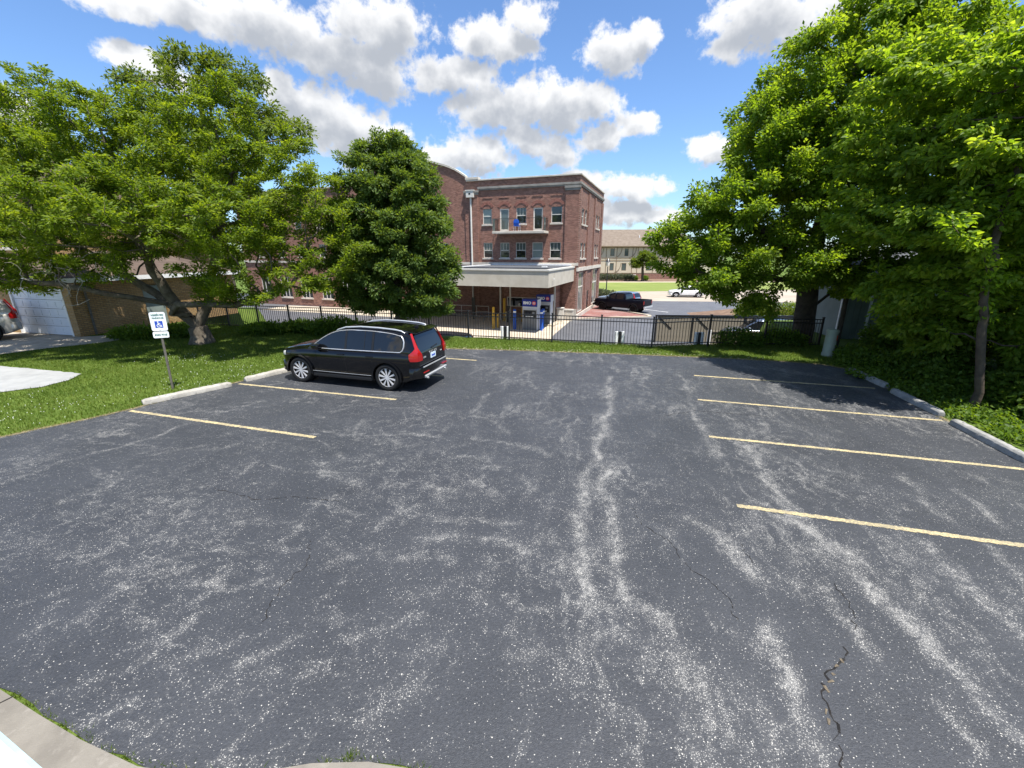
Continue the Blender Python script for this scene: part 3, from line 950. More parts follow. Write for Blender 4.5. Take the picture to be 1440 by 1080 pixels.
# bands where traffic has worn the sealer off: (half width, strength, centre line)
STREAKS = [(0.091, .9, [(2.97, 12.65), (2.51, 10.31), (2.10, 8.84), (1.49, 7.16), (1.17, 6.25), (0.98, 5.44), (0.87, 4.73), (0.82, 4.16), (0.86, 3.87)]),
           (0.069, .75, [(1.47, 6.05), (1.46, 5.44), (1.36, 4.86), (1.28, 4.37), (1.28, 4.06), (1.32, 3.77), (1.53, 3.56), (1.59, 3.29), (1.71, 3.05), (1.74, 2.84)]),
           (0.092, .85, [(2.57, 5.36), (2.72, 5.07), (2.79, 4.67), (2.88, 4.37), (2.98, 4.13)]),
           (0.078, .8, [(4.68, 7.70), (4.43, 6.91), (4.22, 6.15), (4.14, 5.61), (4.08, 5.14), (4.14, 4.73), (4.29, 4.49), (4.31, 4.32)]),
           (0.092, .95, [(4.21, 4.49), (4.11, 4.16), (3.99, 3.82), (4.05, 3.60), (4.07, 3.33), (4.05, 3.09), (4.07, 2.87)]),
           (0.074, .95, [(3.54, 3.98), (3.55, 3.77), (3.45, 3.52), (3.43, 3.33), (3.45, 3.15)]),
           (0.081, .9, [(2.61, 3.48), (2.57, 3.26), (2.52, 3.02), (2.45, 2.81)]),
           (0.070, .7, [(6.69, 6.57), (6.47, 5.96), (6.23, 5.44), (6.29, 5.36)]),
           (0.058, .8, [(7.11, 6.15), (7.08, 5.78), (7.02, 5.44), (6.79, 5.07)]),
           (0.061, .7, [(5.40, 4.79), (5.32, 4.49), (5.28, 4.21), (5.18, 3.82), (5.17, 3.56), (5.11, 3.33)]),
           (0.058, .6, [(6.21, 4.73), (6.08, 4.32), (6.00, 4.11)]),
           (0.094, .5, [(4.15, 8.66), (3.93, 7.70), (3.81, 7.16)]),
           (0.076, .4, [(5.23, 12.31), (4.34, 9.63), (4.15, 8.66)]),
           (0.065, .55, [(4.97, 6.68), (5.01, 6.25), (5.21, 5.96)]),
           (0.053, .4, [(4.35, 4.26), (4.52, 3.87), (4.58, 3.56)]),
           (0.043, .5, [(3.33, 4.11), (3.26, 3.77)]),
           (0.055, .5, [(1.96, 7.28), (2.10, 6.68), (2.12, 6.46)]),
           (0.066, .4, [(2.92, 8.48), (3.02, 8.15)]),
           (0.044, .5, [(1.81, 5.29), (1.84, 5.07)]),
           (0.190, .5, [(7.82, 13.79), (9.04, 13.39), (9.79, 12.31), (9.81, 10.82)]),
           (0.088, .4, [(3.42, 12.31), (3.36, 11.37), (3.80, 11.09)]),
           (0.073, .9, [(4.18, 4.17), (4.07, 3.81), (4.11, 3.60), (4.10, 3.35), (4.03, 3.12), (4.07, 2.96), (4.01, 2.73), (3.98, 2.54), (3.96, 2.36)]),
           (0.076, .95, [(2.56, 3.41), (2.50, 3.12), (2.44, 2.87), (2.41, 2.64), (2.36, 2.44), (2.29, 2.24)]),
           (0.050, .8, [(3.68, 2.73), (3.63, 2.52), (3.56, 2.35), (3.51, 2.21)]),
           (0.070, .55, [(1.56, 3.60), (1.56, 3.29), (1.54, 2.96), (1.64, 2.77), (1.66, 2.56)]),
           (0.049, .6, [(2.24, 3.38), (2.36, 3.18)]),
           (0.063, .6, [(5.44, 4.78), (5.29, 4.34), (5.39, 4.25)]),
           (0.061, .6, [(5.19, 3.97), (5.12, 3.60), (5.13, 3.35)]),
           (0.055, .45, [(4.41, 3.81), (4.50, 3.67), (4.62, 3.57)]),
           (0.065, .4, [(3.15, 2.73), (3.19, 2.64)]),
           (0.058, .35, [(2.91, 2.36), (2.93, 2.24)]),
           (0.066, .6, [(-1.02, 9.50), (-0.79, 10.25), (-0.64, 11.02)]),
           (0.060, .6, [(-0.94, 9.34), (-0.49, 9.12), (-0.10, 8.31)]),
           (0.040, .7, [(-2.44, 8.44), (-2.00, 8.31), (-1.53, 8.19)]),
           (0.043, .6, [(-1.54, 8.25), (-1.38, 8.91)]),
           (0.058, .7, [(-0.78, 8.07), (-0.10, 7.84), (0.46, 7.63), (0.72, 7.32)]),
           (0.052, .5, [(-3.37, 9.12), (-3.44, 8.70), (-3.61, 8.31)]),
           (0.044, .4, [(-3.16, 9.91), (-2.44, 9.82), (-1.99, 9.58)]),
           (0.081, .55, [(-3.47, 6.94), (-3.20, 6.59), (-2.82, 6.47), (-2.45, 6.20)]),
           (0.069, .5, [(-2.12, 6.28), (-1.81, 6.28)]),
           (0.077, .65, [(-1.46, 6.31), (-1.23, 6.13), (-0.99, 6.05)]),
           (0.055, .5, [(-1.30, 6.05), (-1.10, 5.78)]),
           (0.087, .65, [(-0.63, 6.35), (-0.38, 6.13), (-0.22, 5.85)]),
           (0.056, .5, [(-1.31, 7.12), (-0.99, 7.32), (-0.58, 7.22)]),
           (0.048, .6, [(0.20, 6.51), (0.34, 6.05)]),
           (0.043, .5, [(0.00, 6.94), (0.51, 6.89)]),
           (0.079, .7, [(-1.13, 4.81), (-0.83, 4.91), (-0.51, 4.91), (-0.19, 4.86), (0.03, 4.71), (0.18, 4.55)]),
           (0.072, .45, [(-0.33, 4.44), (0.00, 4.28)]),
           (0.040, .5, [(-1.05, 5.29), (-0.20, 5.29), (0.17, 5.20)]),
           (0.076, .6, [(-1.95, 4.71), (-1.77, 4.62), (-1.62, 4.53)]),
           (0.052, .65, [(-1.45, 4.44), (-1.20, 4.51), (-0.92, 4.44), (-0.76, 4.36)]),
           (0.068, .5, [(-1.91, 5.07), (-1.77, 5.29), (-1.55, 5.52)]),
           (0.051, .5, [(-2.27, 4.36), (-2.08, 4.40), (-1.88, 4.49)]),
           (0.041, .5, [(-2.12, 3.80), (-1.97, 4.04), (-1.83, 4.28)]),
           (0.059, .45, [(0.59, 5.01), (0.56, 4.40), (0.48, 4.20)]),
           (0.066, .5, [(-3.36, 7.42), (-3.20, 7.12), (-2.76, 7.12)]),
           (0.055, .5, [(-2.87, 5.98), (-2.64, 5.78)]),
           (0.069, .4, [(1.47, 10.44), (1.27, 9.27), (0.79, 8.84)]),
           (0.053, .4, [(-3.81, 7.22), (-3.43, 6.85)]),
           (0.085, .8, [(1.74, 6.68), (1.42, 6.13), (1.56, 5.71), (1.46, 5.29), (1.35, 4.86), (1.29, 4.40)]),
           (0.063, .4, [(-1.34, 12.92), (-0.87, 13.79), (-0.50, 14.44)]),
           (0.060, .45, [(-0.41, 11.90), (0.30, 12.92), (0.70, 13.49)]),
           (0.040, .7, [(-1.63, 3.34), (-1.29, 3.40), (-1.04, 3.54), (-0.90, 3.57)]),
           (0.044, .7, [(-0.05, 3.90), (0.05, 3.76), (0.18, 3.60), (0.41, 3.67), (0.64, 3.70), (0.83, 3.76)]),
           (0.078, .7, [(1.39, 5.12), (1.27, 4.44), (1.27, 3.97), (1.30, 3.76), (1.51, 3.54), (1.53, 3.13), (1.55, 2.94)]),
           (0.056, .45, [(0.04, 3.10), (0.30, 3.15), (0.45, 3.08), (0.51, 2.91)]),
           (0.062, .35, [(-1.17, 2.80), (-0.70, 2.76)]),
           (0.070, .35, [(-1.22, 2.53), (-0.94, 2.64)]),
           (0.165, .3, [(-1.16, 3.87), (-0.44, 4.04), (-0.31, 3.70)]),
           (0.041, .8, [(-8.48, 6.28), (-8.32, 6.59), (-8.27, 7.03), (-8.03, 7.47), (-7.66, 7.68), (-7.42, 8.07), (-7.35, 8.77)]),
           (0.040, .5, [(-6.90, 7.32), (-6.46, 7.57), (-6.07, 7.73)]),
           (0.058, .5, [(-6.05, 7.57), (-5.63, 7.57), (-5.52, 7.84)]),
           (0.040, .5, [(-7.17, 9.34), (-6.79, 9.91), (-6.39, 10.34)]),
           (0.051, .5, [(-4.76, 7.03), (-4.67, 6.59), (-4.60, 6.28)]),
           (0.072, .5, [(-3.55, 7.03), (-3.20, 6.59)]),
           (0.058, .7, [(-4.78, 4.96), (-4.77, 5.12), (-4.74, 5.34)]),
           (0.040, .5, [(-4.90, 4.71), (-4.67, 4.86)]),
           (0.046, .5, [(-6.12, 5.95), (-5.57, 5.78), (-5.10, 5.65)]),
           (0.040, .45, [(-6.45, 5.78), (-5.79, 5.52)]),
           (0.040, .55, [(-5.67, 4.62), (-5.37, 4.40), (-5.26, 4.58), (-5.17, 4.74)]),
           (0.040, .55, [(-4.86, 4.20), (-4.59, 4.28), (-4.28, 4.40)]),
           (0.040, .6, [(-4.01, 4.28), (-3.84, 4.36)]),
           (0.040, .6, [(-5.41, 3.73), (-5.24, 3.87), (-5.07, 3.99)]),
           (0.040, .6, [(-4.93, 3.34), (-4.83, 3.45), (-4.97, 3.63), (-4.95, 3.73)]),
           (0.040, .55, [(-4.58, 3.51), (-4.49, 3.60), (-4.45, 3.87), (-4.36, 4.01)]),
           (0.054, .6, [(-3.47, 3.80), (-3.41, 3.97), (-3.33, 4.20)]),
           (0.040, .6, [(-3.28, 3.63), (-3.07, 3.70), (-2.90, 3.80)]),
           (0.041, .65, [(-3.08, 3.97), (-2.85, 4.08), (-2.61, 4.04)]),
           (0.040, .6, [(-3.40, 3.45), (-3.36, 3.60)]),
           (0.040, .4, [(-3.65, 3.18), (-3.51, 3.34), (-3.40, 3.45)]),
           (0.051, .45, [(-3.95, 5.23), (-3.61, 5.29), (-2.98, 5.17)]),
           (0.040, .5, [(-3.17, 4.67), (-3.00, 5.01), (-2.97, 5.78)]),
           (0.040, .5, [(-7.00, 5.71), (-6.74, 5.78)]),
           (0.040, .4, [(-8.15, 5.98), (-7.84, 5.91)]),
           (0.040, .5, [(-3.84, 4.58), (-3.54, 4.53)]),
           (0.059, .45, [(-2.49, 4.81), (-2.13, 4.44)]),
           (0.040, .6, [(-3.55, 2.96), (-3.47, 3.09), (-3.42, 3.31), (-3.36, 3.46)]),
           (0.040, .5, [(-3.97, 2.81), (-3.88, 2.86), (-3.62, 2.91)]),
           (0.040, .5, [(-3.23, 3.03), (-3.10, 3.11), (-2.84, 3.19), (-2.71, 3.31)]),
           (0.040, .6, [(-3.37, 2.49), (-3.28, 2.55), (-3.17, 2.72)]),
           (0.049, .7, [(-2.55, 2.93), (-2.47, 3.03), (-2.29, 3.14), (-2.11, 3.34)]),
           (0.040, .5, [(-2.53, 2.77), (-2.53, 2.91)]),
           (0.040, .5, [(-2.29, 3.01), (-2.12, 2.91), (-1.93, 2.91)]),
           (0.060, .6, [(-1.92, 3.03), (-1.72, 3.06)]),
           (0.052, .55, [(-1.74, 3.31), (-1.48, 3.37)]),
           (0.040, .4, [(-2.66, 2.63), (-2.54, 2.68)])]


def lot_mesh():
    """fine grid trimmed to the lot's outline; carries the wear as a point attribute"""
    st = 0.09
    rl = np.random.default_rng(19)
    out = []
    for i in range(len(LOT)):
        a, b = np.array(LOT[i]), np.array(LOT[(i + 1) % len(LOT)])
        m = max(1, int(np.linalg.norm(b - a) / .2))
        n_ = np.array([-(b - a)[1], (b - a)[0]]) / max(1e-6, np.linalg.norm(b - a))
        for j in range(m):
            out.append(a + (b - a) * j / m + (n_ * rl.uniform(-.025, .025) if j else 0))
    out = np.array(out)
    xs, ys = np.arange(-22.5, 11.6, st), np.arange(-2, 17.2, st)
    gx_, gy_ = np.meshgrid(xs, ys)
    nx_, ny_ = len(xs), len(ys)
    P_ = np.stack([gx_, gy_], -1).reshape(-1, 2)
    ii = np.arange(nx_ * ny_).reshape(ny_, nx_)
    fc = np.stack([ii[:-1, :-1], ii[:-1, 1:], ii[1:, 1:], ii[1:, :-1]], -1).reshape(-1, 4)
    cen = P_[fc].mean(1)
    fc = fc[in_poly(cen[:, 0], cen[:, 1], out)]
    used = np.unique(fc)
    cnt_ = np.bincount(fc.ravel(), minlength=len(P_))
    edge = used[cnt_[used] < 4]
    A, B = out, np.roll(out, -1, 0)
    Q = P_[edge]
    ab = B - A
    t = np.clip(((Q[:, None] - A) * ab).sum(-1) / np.maximum((ab ** 2).sum(-1), 1e-9), 0, 1)
    pr = A + t[..., None] * ab
    dd = ((pr - Q[:, None]) ** 2).sum(-1)
    P_[edge] = pr[np.arange(len(Q)), dd.argmin(1)]
    remap = -np.ones(len(P_), int)
    remap[used] = np.arange(len(used))
    V = P_[used]
    jit = lambda f_, ph: .5 * np.sin(V[:, 0] * f_ + ph + 1.7 * np.sin(V[:, 1] * f_ * .8 + ph)) + .5 * np.sin(V[:, 1] * f_ * 1.2 + 2 * ph)
    D = V + np.stack([jit(4.1, .3) * .05 + jit(9.7, 1.1) * .03, jit(4.7, 2.0) * .05 + jit(11.0, .5) * .03], 1)
    wear = np.zeros(len(V))
    for hw_, s_, pts in STREAKS:
        pts = np.array(pts)
        lo, hi = pts.min(0) - 4 * hw_ - .2, pts.max(0) + 4 * hw_ + .2
        sel = np.where((D > lo).all(1) & (D < hi).all(1))[0]
        if not len(sel):
            continue
        a, b = pts[:-1], pts[1:]
        ab = b - a
        q = D[sel]
        t = np.clip(((q[:, None] - a) * ab).sum(-1) / np.maximum((ab ** 2).sum(-1), 1e-9), 0, 1)
        d_ = np.sqrt(((a + t[..., None] * ab - q[:, None]) ** 2).sum(-1)).min(1)
        m_ = s_ * (.8 * np.exp(-(d_ / (hw_ * .85)) ** 2) + .2 * np.exp(-(d_ / (hw_ * 2.0)) ** 2))
        wear[sel] = 1 - (1 - wear[sel]) * (1 - m_)
    me = np_mesh('parking_lot', np.column_stack([V, np.zeros(len(V))]), [remap[fc]], False)
    at = me.attributes.new('wear', 'FLOAT', 'POINT')
    at.data.foreach_set('value', wear.astype(np.float32))
    return me


lot = mesh_obj('parking_lot', lot_mesh(), 'asphalt')
lot['kind'] = 'structure'

for a, b in [((5.68, 12.81), (10.25, 11.48)), ((4.84, 10.51), (9.82, 9.05)), ((4.10, 8.17), (9.15, 6.73)), ((3.40, 5.63), (8.45, 4.20)),
             ((-9.25, 9.69), (-4.08, 8.13)), ((-7.98, 11.92), (-3.02, 10.51)), ((-6.95, 14.05), (-2.15, 12.72)), ((-6.0, 16.12), (-1.26, 14.75))]:
    a, b = Vector((*a, 0)), Vector((*b, 0))
    t = (b - a).normalized()
    n = Vector((-t.y, t.x, 0)) * 0.052
    m = 150
    lp = [a.lerp(b, i / m) + n * random.uniform(0.72, 1.12) for i in range(m + 1)]
    rp = [a.lerp(b, i / m) - n * random.uniform(0.72, 1.12) for i in range(m + 1)]
    mb = MB()
    for i in range(m):
        mb.quad((rp[i].x, rp[i].y, 0.004), (rp[i + 1].x, rp[i + 1].y, 0.004), (lp[i + 1].x, lp[i + 1].y, 0.004), (lp[i].x, lp[i].y, 0.004))
    mb.build('parking_stripe', 'stripe', lot)


def crack(pts, w, mat, seed, z=0.003, gap=.12):
    g = random.Random(seed)
    q = []
    for i in range(len(pts) - 1):
        a, b = Vector((*pts[i], z)), Vector((*pts[i + 1], z))
        m = max(2, int((b - a).length / 0.045))
        for j in range(m):
            p = a.lerp(b, j / m)
            q.append(p + Vector((g.uniform(-.03, .03) + .05 * math.sin(len(q) * .31 + seed), g.uniform(-.015, .015), 0)))
    mb = MB()
    for i in range(len(q) - 1):
        t = (q[i + 1] - q[i]).normalized()
        n = Vector((-t.y, t.x, 0))
        if g.random() < gap:
            continue
        w0, w1 = w * g.uniform(0.1, 1.3), w * g.uniform(0.1, 1.3)
        mb.quad(q[i] - n * w0, q[i + 1] - n * w1, q[i + 1] + n * w1, q[i] + n * w0)
    o = mb.build('crack', mat, lot)
    return o


crack([(3.19, 3.2), (3.07, 3.07), (2.92, 2.99), (2.76, 2.77), (2.7, 2.62), (2.58, 2.46), (2.49, 2.38), (2.42, 2.21), (2.35, 1.9)], 0.010, 'crack', 1, gap=.05)
crack([(3.07, 3.07), (2.92, 2.99), (2.76, 2.77), (2.7, 2.62), (2.58, 2.46), (2.49, 2.38)], 0.013, 'crack_sand', 1, z=0.0042, gap=.6)
crack([(1.76, 5.61), (1.99, 4.86), (2.21, 4.26), (2.34, 3.82), (2.4, 3.41)], 0.005, 'crack', 2)
crack([(3.02, 4.73), (3.0, 4.32)], 0.004, 'crack', 3)
crack([(-4.93, 6.19), (-4.43, 5.95), (-3.89, 5.79), (-3.46, 5.88), (-2.63, 5.75)], 0.006, 'crack', 4)
crack([(-2.65, 4.81), (-2.57, 4.44), (-2.59, 4.01), (-2.58, 3.7), (-2.62, 3.45)], 0.005, 'crack', 5)
crack([(3.72, 4.03), (3.58, 3.6), (3.53, 3.37)], 0.005, 'crack', 6)
crack([(3.3, 9.2), (4.4, 9.7), (6.0, 9.3)], 0.006, 'crack', 7)

# sandy grit gathered where the asphalt meets the grass
mb = MB()
gr_ = random.Random(31)
ring_ = LOT[18:]
for i in range(len(ring_) - 1):
    a, b = Vector((*ring_[i], .0022)), Vector((*ring_[i + 1], .0022))
    m = max(2, int((b - a).length / .08))
    t = (b - a).normalized()
    n = Vector((-t.y, t.x, 0))
    q = [(a.lerp(b, j / m) + n * gr_.uniform(.0, .055) ** 1.0, a.lerp(b, j / m) - n * .05) for j in range(m + 1)]
    for j in range(m):
        mb.quad(q[j][1], q[j + 1][1], q[j + 1][0], q[j][0])
o = mb.build('grit_edge', 'grit', lot)

# concrete walk along the near edge of the lot, with the painted patch on it
WALK = [(-22, -5), (8.2, -5), (8.2, 1.6), (3, 1.7), (0.6, 1.85), (-0.2, 2.02), (-0.63, 2.17), (-1.07, 2.23), (-1.49, 2.22), (-1.8, 2.17), (-2.21, 2.14),
        (-2.76, 2.20), (-3.35, 2.38), (-3.88, 2.57), (-4.49, 2.80), (-6.6, 3.38), (-9, 3.9), (-10.5, 3.2), (-22, -1.5)]
walk = sheet('pavement', [(x, y - 0.02) for x, y in WALK], 0.035, 'kerb', 0.2)
mb = MB()
for a, b in (((-4.62, 2.28), (-4.25, 2.70)), ((-2.55, 1.45), (-2.3, 2.1)), ((-7.2, 2.6), (-6.7, 3.35))):
    t = Vector((b[0] - a[0], b[1] - a[1], 0)).normalized()
    n = Vector((-t.y, t.x, 0)) * 0.006
    A, B = Vector((*a, 0.0385)), Vector((*b, 0.0385))
    mb.quad(A - n, B - n, B + n, A + n)
mb.build('joint', 'crack', walk)
sheet('painted_edge', [(-7.2, 3.02), (-7.6, 1.2), (-3.6, 0.8), (-2.9, 1.84), (-3.43, 2.16), (-4.12, 2.45), (-5.2, 2.78)], 0.039, 'blue_edge', parent=walk)
sheet('painted_patch', [(-7.18, 2.99), (-7.58, 1.22), (-3.62, 0.82), (-2.95, 1.825), (-3.45, 2.135), (-4.135, 2.425), (-5.21, 2.755)], 0.043, 'pale_blue_paint', parent=walk)

DRIVE = [(-40, 27), (-30, 22.4), (-23.6, 20.45), (-19.55, 19.3), (-17.6, 20.2), (-17.0, 19.2), (-17.5, 17.9), (-18.6, 16.8), (-19.4, 15.6), (-24, 13.9), (-40, 11)]
SLAB = [(-22, 15.1), (-17.2, 13.95), (-14.6, 13.3), (-13.62, 13.0), (-13.32, 12.3), (-13.40, 11.6), (-14.05, 11.1), (-15.5, 10.3), (-22, 8)]
sheet('driveway', DRIVE, 0.004, 'concrete', wob=0.03)
sheet('concrete_slab', SLAB, 0.006, 'slab', wob=0.04)

# the bank's yard
sheet('bank_yard', [(-44, 33), (-18.7, 33), (-17.6, 27), (-17.2, 25.1), (5.67, 19.2), (8, 19.5), (13, 19.8), (14.6, 26.6), (34, 28.5), (34, 56), (-44, 66)], ZB + 0.004, 'asphalt_far')
sheet('concrete_apron', [(-7.5, 31.0), (2.74, 29.6), (3.1, 31.5), (6.0, 40.9), (5.9, 41.4), (-26, 50.2), (-27, 46.5), (-10, 40.4), (-9.5, 33.0)], ZB + 0.012, 'apron')
sheet('access_road', [(9.5, 56), (40, 53), (70, 64), (70, 76), (9.5, 68)], ZB + 0.010, 'tanroad')
sheet('far_lawn', [(-40, 66), (14, 68.5), (70, 76.2), (90, 92), (-40, 91)], ZB + 0.014, 'far_lawn')
sheet('far_footpath', [(-40, 91), (90, 92), (90, 94.3), (-40, 93.3)], ZB + 0.012, 'apron')
sheet('planting_bed', [(-40, 93.3), (90, 94.3), (90, 104), (-40, 104)], ZB + 0.010, 'mulch')
ri = sheet('brick_paving', [(5.98, 39.75), (10.0, 40.75), (12.9, 41.2), (13.0, 41.6), (10.2, 46.8), (10.9, 51.8), (10.1, 52.0)], ZB + 0.06, 'red_paver', 0.06)
mb = MB()
ep = [(5.95, 39.55), (10.05, 40.5), (13.1, 40.95), (13.35, 41.45), (13.2, 41.95), (10.5, 46.85)]
for i in range(len(ep) - 1):
    a, b = Vector((*ep[i], 0)), Vector((*ep[i + 1], 0))
    t = (b - a).normalized()
    n = Vector((-t.y, t.x, 0)) * 0.15
    mb.prism([((a - n).x, (a - n).y), ((b + t * .1 - n).x, (b + t * .1 - n).y), ((b + t * .1 + n).x, (b + t * .1 + n).y), ((a + n).x, (a + n).y)], ZB - 0.02, ZB + 0.10 + 0.003 * i)
mb.build('paving_border', 'apron', ri)
# parking bay lines beside the pickup
for a, b in (((13.2, 43.6), (9.9, 47.9)), ((16.2, 44.4), (12.9, 48.8))):
    a, b = Vector((*a, ZB + 0.009)), Vector((*b, ZB + 0.009))
    n = Vector((-(b - a).y, (b - a).x, 0)).normalized() * 0.06
    MB().quad(a - n, b - n, b + n, a + n).build('bay_line', 'white', bpy.data.objects['bank_yard'])


# ------------------------------------------------------------------ wheel stops
def wheel_stop(a, b, mat, label, seed):
    a, b = Vector((*a, 0)), Vector((*b, 0))
    L = (b - a).length
    root = empty('wheel_stop', ((a + b) / 2)[:], math.atan2((b - a).y, (b - a).x), label, 'wheel stop', 'wheel stops round the parking lot')
    sec = [(-0.105, 0.0), (0.105, 0.0), (0.085, 0.10), (0.05, 0.135), (-0.05, 0.135), (-0.085, 0.10)]
    g = random.Random(seed)
    vs, fs = [], []
    n = 26
    for i in range(n + 1):
        t = -L / 2 + L * i / n
        e = min(i, n - i)
        s = {0: 0.72, 1: 0.93}.get(e, 1.0)
        for (y, z) in sec:
            vs.append((t, y * s + g.uniform(-.004, .004), z * (0.8 if e == 0 else 1) + (g.uniform(-.007, .005) if z else 0) + 0.004))
    k_ = len(sec)
    for i in range(n):
        for j in range(k_):
            fs.append((i * k_ + j, i * k_ + (j + 1) % k_, (i + 1) * k_ + (j + 1) % k_, (i + 1) * k_ + j))
    fs += [tuple(range(k_))[::-1], tuple(range(n * k_, (n + 1) * k_))]
    MB().add(vs, fs).build('block', mat, root, smooth=50, bevel=0.008)
    for s in (-1, 1):
        MB().lathe([(0.018, 0.12), (0.018, 0.1415)], 10, c=(s * L * 0.36, 0, 0)).build('pin', 'steel', root)
    return root


wheel_stop((-9.30, 10.12), (-8.06, 11.70), 'stop', 'pale concrete wheel stop in front of the disabled parking sign', 11)
wheel_stop((-7.93, 12.14), (-6.90, 13.82), 'stop', 'pale concrete wheel stop at the nose of the black car', 12)
wheel_stop((10.92, 13.30), (10.60, 11.50), 'stop_shaded', 'grey wheel stop farthest back on the right, nearest the utility pedestal', 13)
wheel_stop((10.42, 11.10), (10.02, 9.30), 'stop_shaded', 'grey wheel stop in the middle of the right-hand row', 14)
wheel_stop((9.85, 8.86), (9.37, 6.98), 'stop_shaded', 'grey wheel stop nearest the viewer on the right, cut by the frame edge', 15)


# ------------------------------------------------------------------ bank building
TH = R(-20)
BO = (-3.771, 42.858, ZB)
bank = empty('brick_building', BO, TH, 'three-storey red brick building with balcony and beige drive-through canopy', 'building')


def wall_holes(u0, u1, z0, z1, holes, place, depth):
    """wall face with rectangular openings and their reveals; place(u, z, d) -> local point"""
    us = sorted({u0, u1, *[h[0] for h in holes], *[h[1] for h in holes]})
    zs = sorted({z0, z1, *[h[2] for h in holes], *[h[3] for h in holes]})
    mb = MB()
    for i in range(len(us) - 1):
        for j in range(len(zs) - 1):
            cu, cz = (us[i] + us[i + 1]) / 2, (zs[j] + zs[j + 1]) / 2
            if any(h[0] < cu < h[1] and h[2] < cz < h[3] for h in holes):
                continue
            mb.quad(place(us[i], zs[j], 0), place(us[i + 1], zs[j], 0), place(us[i + 1], zs[j + 1], 0), place(us[i], zs[j + 1], 0))
    for a, b, c, d in holes:
        mb.quad(place(a, c, 0), place(a, d, 0), place(a, d, depth), place(a, c, depth))
        mb.quad(place(b, c, 0), place(b, c, depth), place(b, d, depth), place(b, d, 0))
        mb.quad(place(a, d, 0), place(b, d, 0), place(b, d, depth), place(a, d, depth))
        mb.quad(place(a, c, 0), place(a, c, depth), place(b, c, depth), place(b, c, 0))
    return mb


FR = lambda u, z, d: (u, d, z)                    # front wall, depth goes inward
SX = 10.15
SD = lambda u, z, d: (SX - d, u, z)               # right side wall
upper = [(1.12, 2.02), (4.42, 5.37), (7.68, 8.66)]
doors = [(2.82, 3.72), (6.03, 6.92)]
lower = [(1.13, 2.07), (2.82, 3.75), (4.38, 5.36), (5.97, 6.97), (7.63, 8.63)]
fh = [(a, b, 8.40, 9.80) for a, b in upper] + [(a, b, 7.75, 9.72) for a, b in doors] + [(a, b, 5.42, 6.78) for a, b in lower]
left_u = [(-3.6, -2.6), (-6.6, -5.6), (-9.6, -8.6), (-12.6, -11.6), (-15.6, -14.6), (-18.6, -17.6), (-21.6, -20.6), (-24.6, -23.6), (-27.6, -26.6)]
fh += [(a, b, 8.40, 9.80) for a, b in left_u] + [(a, b, 5.42, 6.78) for a, b in left_u] + [(a - .3, b + .3, 0.9, 3.2) for a, b in left_u[1:]]
mb = wall_holes(-30, SX, 0, 11.45, fh, FR, 0.16)
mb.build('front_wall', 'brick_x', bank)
sw = [(1.25, 2.35), (2.75, 3.75), (8.7, 9.75), (10.1, 11.1)]
sh = [(a, b, 8.35, 9.65) for a, b in sw] + [(a, b, 5.40, 6.75) for a, b in sw]
shop = [(0.95, 3.5, 0.45, 4.15), (8.2, 11.6, 0.45, 4.15)]
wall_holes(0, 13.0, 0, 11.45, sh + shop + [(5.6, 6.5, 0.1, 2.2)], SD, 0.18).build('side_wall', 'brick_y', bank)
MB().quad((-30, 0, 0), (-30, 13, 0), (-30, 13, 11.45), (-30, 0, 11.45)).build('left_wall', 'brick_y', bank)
MB().quad((-30, 13, 0), (SX, 13, 0), (SX, 13, 11.45), (-30, 13, 11.45)).build('back_wall', 'brick_x', bank)
MB().box(-29.7, SX - 0.3, 0.3, 12.7, 11.2, 11.35).build('roof', 'dark_roof', bank)
# parapet above the cornice: straight to the right, an arched gable to the left
MB().box(0.72, SX + 0.03, -0.03, 0.3, 11.62, 12.14).build('parapet', 'brick_x', bank)
MB().box(SX - 0.27, SX + 0.03, 0.3, 13.03, 11.62, 12.14).build('parapet', 'brick_y', bank)
MB().box(-0.45, SX + 0.13, -0.14, 0.36, 12.14, 12.26).build('coping', 'stone', bank, bevel=0.015)
MB().box(SX - 0.33, SX + 0.13, 0.36, 13.1, 12.14, 12.26).build('coping', 'stone', bank, bevel=0.015)
MB().box(-0.52, 0.80, -0.17, 0.40, 12.262, 12.46).build('coping_block', 'stone', bank, bevel=0.015)
arc = []
for i in range(25):
    s = -0.5 - 13.0 * i / 24
    e_ = min(-.5 - s, s + 13.5)
    arc.append((s, float(np.interp(e_, [0, .9, 1.95, 3.6, 5.2, 6.5], [12.49, 13.06, 13.50, 13.95, 14.18, 14.25]))))
MB().prism([(-30, 11.45), (0.715, 11.45), (0.715, 12.135), (-0.5, 12.135)] + arc + [(-13.5, 12.3), (-30, 12.3)], 0.02, 0.32, 'y').build('arched_gable', 'brick_x', bank)
mb = MB()
for i in range(len(arc) - 1):
    (a, b), (c, d) = arc[i], arc[i + 1]
    mb.prism([(c, d), (a, b), (a, b + 0.16), (c, d + 0.16)], -0.12, 0.40, 'y')
mb.build('arched_coping', 'stone', bank)
MB().box(-30, -13.5, -0.12, 0.4, 12.302, 12.44).build('coping', 'stone', bank)
